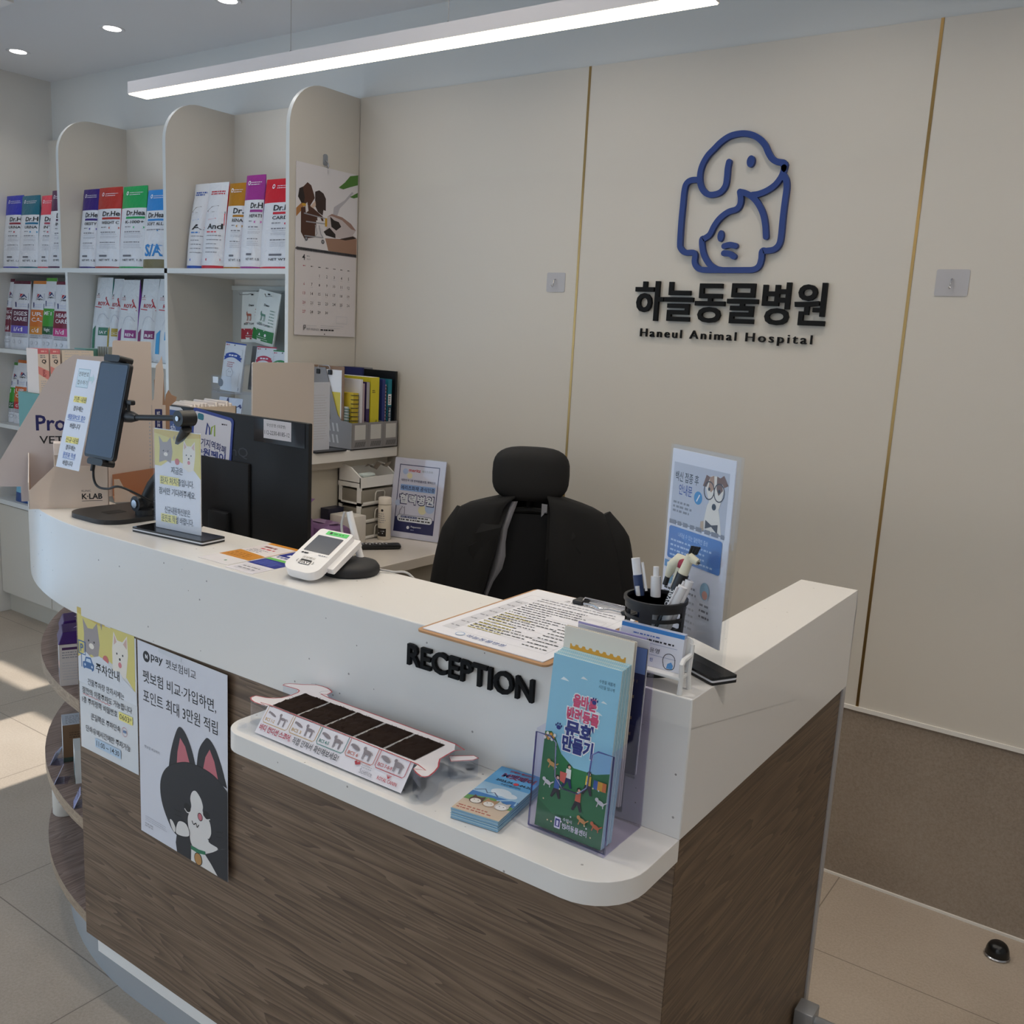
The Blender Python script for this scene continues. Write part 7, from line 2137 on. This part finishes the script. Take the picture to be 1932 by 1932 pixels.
def bro_front(s, w, h):
    SKY = mat('8ec4de', 0.4); GRN = mat('2f7a48', 0.4); G2_ = mat('3f9058', 0.4)
    s.rect(0, 0.30 * h, w, h, SKY)
    s.poly([(0, 0.55 * h), (0.10 * w, 0.56 * h), (0.18 * w, 0.52 * h), (0.28 * w, 0.45 * h), (0.48 * w, 0.395 * h), (0.8 * w, 0.40 * h), (w, 0.43 * h), (w, 0), (0, 0)], GRN)
    s.poly([(0, 0.16 * h), (0.25 * w, .10 * h), (.6 * w, .13 * h), (w, .10 * h), (w, 0), (0, 0)], mat('236a3c', 0.4))
    CW = mat('e0ecf2', 0.5)
    for (x, y, k) in ((0.20, 0.865, 1), (0.48, 0.90, .8), (0.80, 0.80, .7), (0.74, 0.73, .9)):
        s.poly([((x - .06 * k) * w, y * h), ((x - .02 * k) * w, (y + .018 * k) * h), ((x + .02 * k) * w, (y + .012 * k) * h), ((x + .07 * k) * w, y * h)], CW)
    s.text('수원을 새롭게', 0.70 * w, 0.905 * h, mat('2f5f78'), h=0.0045, w=0.022); s.text('시민을 빛나게', 0.70 * w, 0.875 * h, mat('2f5f78'), h=0.0045, w=0.022)
    PKK = mat('d04c74', 0.4); NVY = mat('26307c', 0.4)
    for (t, m, u, v, hh, ww) in (('올바른', PKK, 0.36, 0.735, 0.017, 0.034), ('반려동물', PKK, 0.29, 0.655, 0.017, 0.046), ('문화', NVY, 0.29, 0.555, 0.023, 0.044), ('만들기', NVY, 0.27, 0.475, 0.021, 0.045)):
        s.text(t, u * w - 0.0012, v * h - 0.0012, PAPER, h=hh + 0.0026, w=ww + 0.0026, bold=0.10); s.text(t, u * w, v * h, m, h=hh, w=ww, bold=0.045)
    for (x, y) in ((0.665, 0.79), (0.195, 0.595)):
        s.disc(x * w, y * h, 0.0032, NVY, ry=0.0028, n=12)
        for k in range(4):
            s.disc(x * w + 0.0046 * cos(0.5 + k * 0.72), y * h + 0.0050 * sin(0.5 + k * 0.72), 0.0011, NVY, ry=0.0016, n=8)
    for (x, y, sh_, pants) in ((0.42, 0.33, 'e6e4e2', '28305c'), (0.27, 0.25, '3a68a8', '26262c'), (0.60, 0.22, 'd86a48', '26262c'), (0.72, 0.33, 'e0b840', '2c2c34')):
        X, Y = x * w, y * h
        s.disc(X, Y + 0.0155, 0.0028, mat('2a2022'), n=10); s.disc(X + 0.0005, Y + 0.0145, 0.0020, mat('e2b8a0'), n=10)
        s.poly([(X - 0.004, Y), (X - 0.0035, Y + 0.012), (X + 0.0035, Y + 0.012), (X + 0.004, Y)], mat(sh_)); s.poly([(X - 0.004, Y), (X + 0.004, Y), (X + 0.007, Y - 0.012), (X + 0.004, Y - 0.012), (X, Y - 0.004), (X - 0.005, Y - 0.013), (X - 0.008, Y - 0.012)], mat(pants))
    s.poly([(.42 * w - .012, .33 * h + .006), (.42 * w - .002, .33 * h + .006), (.42 * w - .004, .33 * h - .008), (.42 * w - .011, .33 * h - .006)], mat('d8685c'))
    for (x, y, c) in ((0.13, 0.27, 'e4e2da'), (0.17, 0.38, 'd4a458'), (0.70, 0.125, 'd89a58'), (0.90, 0.12, 'c86a3c'), (0.93, 0.26, 'dcdcd4')):
        X, Y = x * w, y * h
        s.disc(X, Y, 0.0055, mat(c), ry=0.0028, n=12, rot=-0.3); s.disc(X - 0.0055, Y + 0.003, 0.0026, mat(c), n=10); s.line([(X + 0.005, Y), (X + 0.009, Y + 0.003)], 0.0014, mat(c)); s.line([(X - .003, Y), (X - .005, Y - .006)], .0014, mat(c)); s.line([(X + .003, Y), (X + .004, Y - .006)], .0014, mat(c))
    s.rect(0.80 * w, 0.325 * h, 0.86 * w, 0.375 * h, mat('3a62a8')); s.rect(0.86 * w, 0.325 * h, 0.93 * w, 0.375 * h, mat('e0a830')); s.rect(0.93 * w, 0.325 * h, 0.985 * w, 0.375 * h, mat('d87a3c'))
    rr_ = random.Random(4)
    for k in range(16):
        s.disc(rr_.uniform(0.04, 0.96) * w, rr_.uniform(0.02, 0.40) * h, 0.0011, mat(('e8d8a0', 'e6ece8')[k % 2]), n=8)
    for k in range(9):
        s.disc((0.02 + 0.018 * k) * w, (0.52 + 0.014 * (k % 3)) * h, 0.0022, mat(('f0ece0', 'e0a040')[k % 2]), n=8)
    s.rrect(0.31 * w, 0.035 * h, 0.40 * w, 0.10 * h, 0.001, mat('e6e8ee')); s.rect(0.32 * w, 0.045 * h, 0.39 * w, 0.09 * h, NVY); s.line([(0.355 * w, .05 * h), (.355 * w, .08 * h)], .003, PAPER)
    s.text('수원시', 0.43 * w, 0.088 * h, PAPER, h=0.0048, w=0.013); s.text('반려동물센터', 0.43 * w, 0.045 * h, PAPER, h=0.0078, w=0.036, bold=0.01)
def brochure(y0, z0, h, m, label, draw=None, group='sky blue brochures in the rack', x=bx0, w=bw_, th=0.0016, lean=0.115, name='brochure'):
    f = lambda u, v, d=0: Vector((x + u, y0 + lean * v - d, z0 + v))
    b = Mb()
    b.prism([(0, 0), (w, 0), (w, h), (0, h)], f, -th, 0, m)
    if draw:
        draw(Sheet(b, f, 0.0001), w, h)
    return b.build(name, base=(x + w / 2, y0, z0), label=label, cat='brochure', group=group)
SB_ = mat('a9d2e2', 0.45)
for k in range(9):
    brochure(0.9555 + 0.0029 * k, FZ + 0.0035, bh_ + 0.0004 * k, SB_ if k % 3 else mat('c8dfe6', 0.45), 'foremost sky blue pet culture brochure in the clear rack' if k == 0 else 'sky blue brochure behind the foremost one in the rack', bro_front if k == 0 else None, x=bx0 + 0.0004 * (k % 3), th=0.0024, lean=0.10)
def yel(s, w, h):
    Y = mat('d79a28', 0.4)
    P = [(0.10 * w, 0.02 * h), (0.90 * w, 0.02 * h), (0.90 * w, 0.90 * h)]
    n = 8
    for k in range(n):
        u1 = (0.90 - 0.8 * k / n) * w; u0 = (0.90 - 0.8 * (k + 1) / n) * w
        P += [((u1 + u0) / 2 + (u1 - u0) * 0.32 * cos(a), 0.90 * h - (u1 - u0) * 0.32 * sin(a)) for a in (0.0, 0.8, 1.57, 2.34, 3.14)]
    P += [(0.10 * w, 0.90 * h)]
    s.poly(P, Y)
    s.text('수원을 새롭게', 0.16 * w, 0.735 * h, INK, h=0.0048, w=0.021); s.text('시민을 빛나게', 0.16 * w, 0.695 * h, INK, h=0.0048, w=0.021)
brochure(0.9905, 0.958, 0.214, mat('e2dccf', 0.45), 'cream brochure with a yellow stamp-edged panel in the second tier', yel, group=None, lean=0.05, x=-0.602, w=0.101)
brochure(0.9940, 0.958, 0.214, mat('d8d2c8', 0.45), 'plain cream brochure pressed behind the yellow paneled one', None, group=None, lean=0.05, x=-0.601, w=0.101)
brochure(1.0190, 0.992, 0.166, mat('22264e', 0.4), 'dark navy photo brochure in the third tier of the rack', lambda s, w, h: (s.rect(0, .8 * h, w, h, mat('5f78b4')), s.micro(0.02, .75 * h, .95 * w, 14, .007, .004, mat('8a7868'), seed=3)), group=None, lean=0.05, x=-0.598, w=0.102)
brochure(1.0225, 0.992, 0.176, mat('d2d2da', 0.5), 'pale grey leaflet sticking up at the back of the rack', None, group=None, lean=0.05, x=-0.600, w=0.104)
brochure(1.0255, 0.992, 0.178, mat('a7a0d0', 0.4), 'lilac edged leaflet at the very back of the rack', None, group=None, lean=0.05, x=-0.602, w=0.100)

# ---------------------------------------------------------------- things on the curved open shelves
def rotbox(b, vtx, du, dl, h, m, z, zs=0.0):
    U = Vector((0.46, 0.888, 0)); L = Vector((-0.888, 0.46, 0))
    f = lambda u, v, d: Vector((vtx[0], vtx[1], z)) + U * u + L * v + Vector((0, 0, d))
    b.prism([(0, 0), (du, 0), (du, dl), (0, dl)], f, zs, h, m)
    return f
Z1, Z2, Z3 = 0.7003, 0.4203, 0.1863
def lidbox(vx, vy, label):
    t = thing('carton', label, 'carton', (vx, vy, Z1), group='purple lidded cartons')
    b = Mb()
    f = rotbox(b, (vx, vy), 0.075, 0.078, 0.098, mat('d8d0cc', 0.5), Z1)
    s = Sheet(b, lambda u, v, d=0: f(u, -d, v), 0.0001)
    s.rect(0.006, 0.085, 0.040, 0.091, mat('4a2458')); s.micro(0.006, 0.080, 0.07, 3, .006, .002, GREYINK, seed=1); s.micro(0.006, 0.055, 0.07, 7, .0065, .0014, LINK, seed=2)
    s2 = Sheet(b, lambda u, v, d=0: f(-d, 0.078 - u, v), 0.0001)
    s2.poly([(0.02, 0.012), (0.07, 0.008), (0.07, 0.04), (0.045, 0.05)], mat('4a4470')); s2.poly([(0.03, 0.045), (0.055, 0.035), (0.07, 0.045), (0.045, 0.055)], mat('d8734c')); s2.line([(0.045, .05), (.05, .085)], .004, mat('3a4470'))
    b.build('box', t)
    b = Mb()
    U = Vector((0.46, 0.888, 0)); L = Vector((-0.888, 0.46, 0))
    o = Vector((vx, vy, Z1 + 0.0985))
    q = lambda u, l, z: o + U * u + L * l + Vector((0, 0, z))
    m = mat('43206e', 0.22)
    A = [q(-.002, -.002, 0), q(.077, -.002, 0), q(.077, .080, 0), q(-.002, .080, 0)]
    T = [q(.008, .004, .026), q(.070, .004, .030), q(.070, .074, .030), q(.008, .074, .026)]
    b.add(A + T, [(4, 5, 6, 7), (0, 1, 5, 4), (1, 2, 6, 5), (2, 3, 7, 6), (3, 0, 4, 7), (3, 2, 1, 0)], m)
    s = Sheet(b, lambda u, v, d=0: T[0].lerp(T[1], u).lerp(T[3].lerp(T[2], u), v) + Vector((0, 0, d)), 0.0003)
    s.line([(0.4, 0.4), (0.55, 0.5), (0.7, 0.42), (0.6, 0.3)], 0.05, mat('cfc4e0'), sm=3)
    b.build('lid', t, bevel=0.002)
lidbox(-1.979, 1.090, 'front purple lidded carton on the top curved shelf')
lidbox(-2.054, 1.136, 'rear purple lidded carton on the top curved shelf')
b = Mb()
f = rotbox(b, (-1.955, 1.170), 0.05, 0.12, 0.160, mat('d3c7c2', 0.5), Z1)
s = Sheet(b, lambda u, v, d=0: f(-d, 0.12 - u, v), 0.0001)
s.text('venn', 0.085, 0.132, NAVY, h=0.007, w=0.024)
b.build('carton', base=(-1.99, 1.19, Z1), label='plain pale carton behind the purple lidded cartons', cat='carton')
b = Mb()
b.grid(lambda i, j: Vector((-2.075 + 0.012 * i + 0.004 * sin(2 * j), 1.262 + 0.005 * i + 0.004 * sin(1.5 * j + i), Z1 + 0.0 + 0.021 * j)), 5, 8, mat('b9c4cc', 0.2, 0.5))
o = b.build('foil_pouch', base=(-2.09, 1.245, Z1), label='crinkled silver pouch behind the cartons on the top curved shelf', cat='pouch')
md = o.modifiers.new('t', 'SOLIDIFY'); md.thickness = 0.008
b = Mb()
f = rotbox(b, (-2.163, 1.193), 0.075, 0.075, 0.098, mat('7d6046', 0.6), Z2)
s = Sheet(b, lambda u, v, d=0: f(u, -d, v), 0.0001)
s.micro(0.015, 0.078, 0.05, 3, .006, .002, mat('4a3426'), seed=4); s.rect(0, 0, 0.075, 0.012, mat('3a4a42'))
s = Sheet(b, lambda u, v, d=0: f(u, v, 0.098 + d), 0.0001)
s.rect(0, 0, 0.075, 0.075, mat('cfd4dc', 0.5)); s.micro(0.008, 0.06, 0.06, 6, .009, .003, GREYINK, seed=6)
s = Sheet(b, lambda u, v, d=0: f(-d, 0.075 - u, v), 0.0001)
s.rect(0, 0, 0.075, 0.098, mat('d8dadc', 0.5))
b.build('carton', base=(-2.16, 1.21, Z2), label='brown carton with a printed white top on the middle curved shelf', cat='carton')
b = Mb()
f = rotbox(b, (-2.035, 1.150), 0.07, 0.075, 0.085, mat('e0e2e0', 0.5), Z2)
s = Sheet(b, lambda u, v, d=0: f(-d, 0.075 - u, v), 0.0001)
s.poly([(0.02, 0.02), (0.05, 0.014), (0.062, 0.05), (0.045, 0.07), (0.035, 0.04)], mat('22423a')); s.rect(0, 0, 0.075, 0.010, mat('2f6a52'))
b.build('carton', base=(-2.05, 1.18, Z2), label='white and green carton half hidden by the front panel', cat='carton')
def tag(x, y, ang, label):
    t = thing('price_tag', label, 'price tag', (x, y, Z2), group='small clear price tags')
    M = Matrix.Translation((x, y, Z2)) @ Matrix.Rotation(ang, 4, 'Z')
    g = lambda u, v, d=0: M @ Vector((u - 0.02, 0.45 * v - d, v))
    b = Mb()
    b.prism([(0, 0), (0.04, 0), (0.04, 0.033), (0, 0.033)], g, -0.001, 0, mat('d6daf0', 0.3))
    s = Sheet(b, g, 0.0001)
    s.micro(0.005, 0.028, 0.035, 2, .006, .003, INK, seed=1); s.micro(0.005, 0.015, 0.035, 2, .006, .0025, mat('5a6aa8'), seed=2)
    b.build('label_card', t)
    b = Mb()
    b.prism([(0, 0), (0.04, 0), (0.04, 0.035), (0, 0.035)], g, 0.0006, 0.0016, clear(tint=(246, 247, 254), key='tag'))
    b.prism([(0, 0), (0.04, 0), (0.04, 0.030), (0, 0.030)], lambda u, v, d: M @ Vector((u - 0.02, v, d)), 0, 0.001, clear(tint=(244, 245, 254), key='tag'))
    b.build('clear_stand', t)
tag(-2.185, 1.178, radians(-52), 'clear price tag beside the brown carton on the middle curved shelf')
tag(-2.085, 1.128, radians(-40), 'clear price tag in front of the brown carton on the middle curved shelf')
tag(-1.945, 1.092, radians(-30), 'clear price tag cut by the front panel edge')
jr = thing('jar', 'white round jar on the bottom curved shelf', 'jar', (-2.335, 1.285, Z3))
Mb().lathe([(0, 0), (0.028, 0), (0.031, 0.004), (0.031, 0.095), (0, 0.095)], (-2.335, 1.287, Z3), mat('e4e0d8', 0.4)).build('body', jr)
b = Mb(); s = Sheet(b, cyl(-2.335, 1.287, Z3, 0.0312, 0.9), 0.0002); s.text('Blnc', -0.012, 0.055, GREYINK, h=0.006); s.micro(-0.012, 0.05, 0.015, 2, .005, .002, LINK); b.build('label', jr)
Mb().lathe([(0, 0.095), (0.032, 0.095), (0.032, 0.115), (0, 0.116)], (-2.335, 1.287, Z3), mat('d8d4cc', 0.4)).build('lid', jr)

# tub, pouches and bag at the foot of the wall shelving
jt_ = thing('tub', 'white plastic tub with a turquoise band on the shelving base', 'tub', (-4.30, 2.25, 0.6005))
Mb().lathe([(0, 0), (0.085, 0), (0.09, 0.01), (0.09, 0.33), (0.085, 0.335), (0, 0.335)], (-4.42, 2.46, 0.6005), mat('e4e6ea', 0.35), n=36).build('body', jt_)
Mb().lathe([(0, 0.335), (0.093, 0.335), (0.096, 0.34), (0.096, 0.362), (0.090, 0.370), (0, 0.374)], (-4.42, 2.46, 0.5905), mat('ece8e4', 0.35), n=36).build('lid', jt_)
b = Mb()
s = Sheet(b, cyl(-4.42, 2.46, 0.6005, 0.0902, 0.55), 0.0003)
s.rect(-0.12, 0.265, 0.13, 0.292, mat('2f9a98', 0.4), 24, 1); s.line([(-0.08, 0.12), (-0.06, 0.19), (-0.02, 0.215), (0.03, 0.20)], 0.006, mat('3a5a88'), sm=5); s.micro(-0.05, 0.17, 0.05, 4, .016, .005, GREYINK)
b.build('label', jt_)
bn = [(0.35, foil('cfd6dc')), (0.62, foil('c0c6cc')), (1.0, foil('1f4a86', 0.3))]
pouch('pet_food_bag', 'navy topped bag on the shelving base left of the white tub', -4.80, -4.66, 0.6005, 0.93, 2.50, bn, lambda s, w, h: (s.poly([(0.6 * w, 0.98 * h), (0.98 * w, 0.98 * h), (0.98 * w, 0.5 * h)], mat('b04858', 0.4)), s.disc(0.85 * w, 0.37 * h, 0.014, mat('8a2838'))), T=0.07)
pouch('pet_food_bag', 'low light blue bag lying on the shelving base in front', -4.72, -4.56, 0.6005, 0.83, 2.415, [(0.2, foil('1d4a8a')), (0.55, foil('7cc0e0', 0.3)), (1.0, foil('a8d4e4', 0.35))], lambda s, w, h: (s.frame(0.04 * w, 0.5 * h, 0.96 * w, 0.96 * h, 0.004, mat('e0ecf2')), s.rect(0.1 * w, 0.6 * h, 0.9 * w, 0.66 * h, mat('e8f0f4'), 6, 1)), T=0.05)
pouch('pet_food_bag', 'white bag with dark red foot beside the light blue one', -4.55, -4.46, 0.6005, 0.80, 2.40, [(0.12, foil('a82438')), (1.0, FILM)], None, T=0.04)

# ---------------------------------------------------------------- floor stop and gate
ds_ = thing('door_stop', 'small black dome door stop on the floor by the tiled wall', 'door stop', (-0.178, 2.60, 0))
Mb().lathe([(0, 0.001), (0.031, 0.001), (0.0325, 0.004), (0.030, 0.007), (0, 0.007)], (-0.178, 2.60, 0), CHROME, n=32).build('base_ring', ds_)
b = Mb()
b.grid(lambda i, j: Vector((-0.178 + 0.029 * cos(pi * i / 20 - 0.6) * cos(pi / 2 * j / 8) ** 0.6, 2.60 + 0.029 * sin(pi * i / 20 - 0.6) * cos(pi / 2 * j / 8) ** 0.6, 0.007 + 0.034 * sin(pi / 2 * j / 8))), 40, 8, mat('0d0d0f', 0.25))
b.build('rubber_dome', ds_)
gt = thing('swing_gate', 'low grey metal gate bracket with a rail beside the counter end', 'gate', (-0.42, 1.715, 0.2))
GM = mat('9fa0a2', 0.35, 0.5)
Mb().rbox(-0.4400, 1.690, 0.205, -0.403, 1.735, 0.272, 0.003, GM).build('hinge_bracket', gt)
Mb().tube([(-0.405, 1.712, 0.250), (0.42, 1.712, 0.250)], 0.0105, GM, n=16).build('rail', gt)
Mb().tube([(-0.418, 1.712, 0.0), (-0.418, 1.712, 0.206)], 0.008, GM, n=12).build('post', gt)
Mb().tube([(0.42, 1.712, 0.0), (0.42, 1.712, 0.262)], 0.012, GM, n=12).build('post', gt)
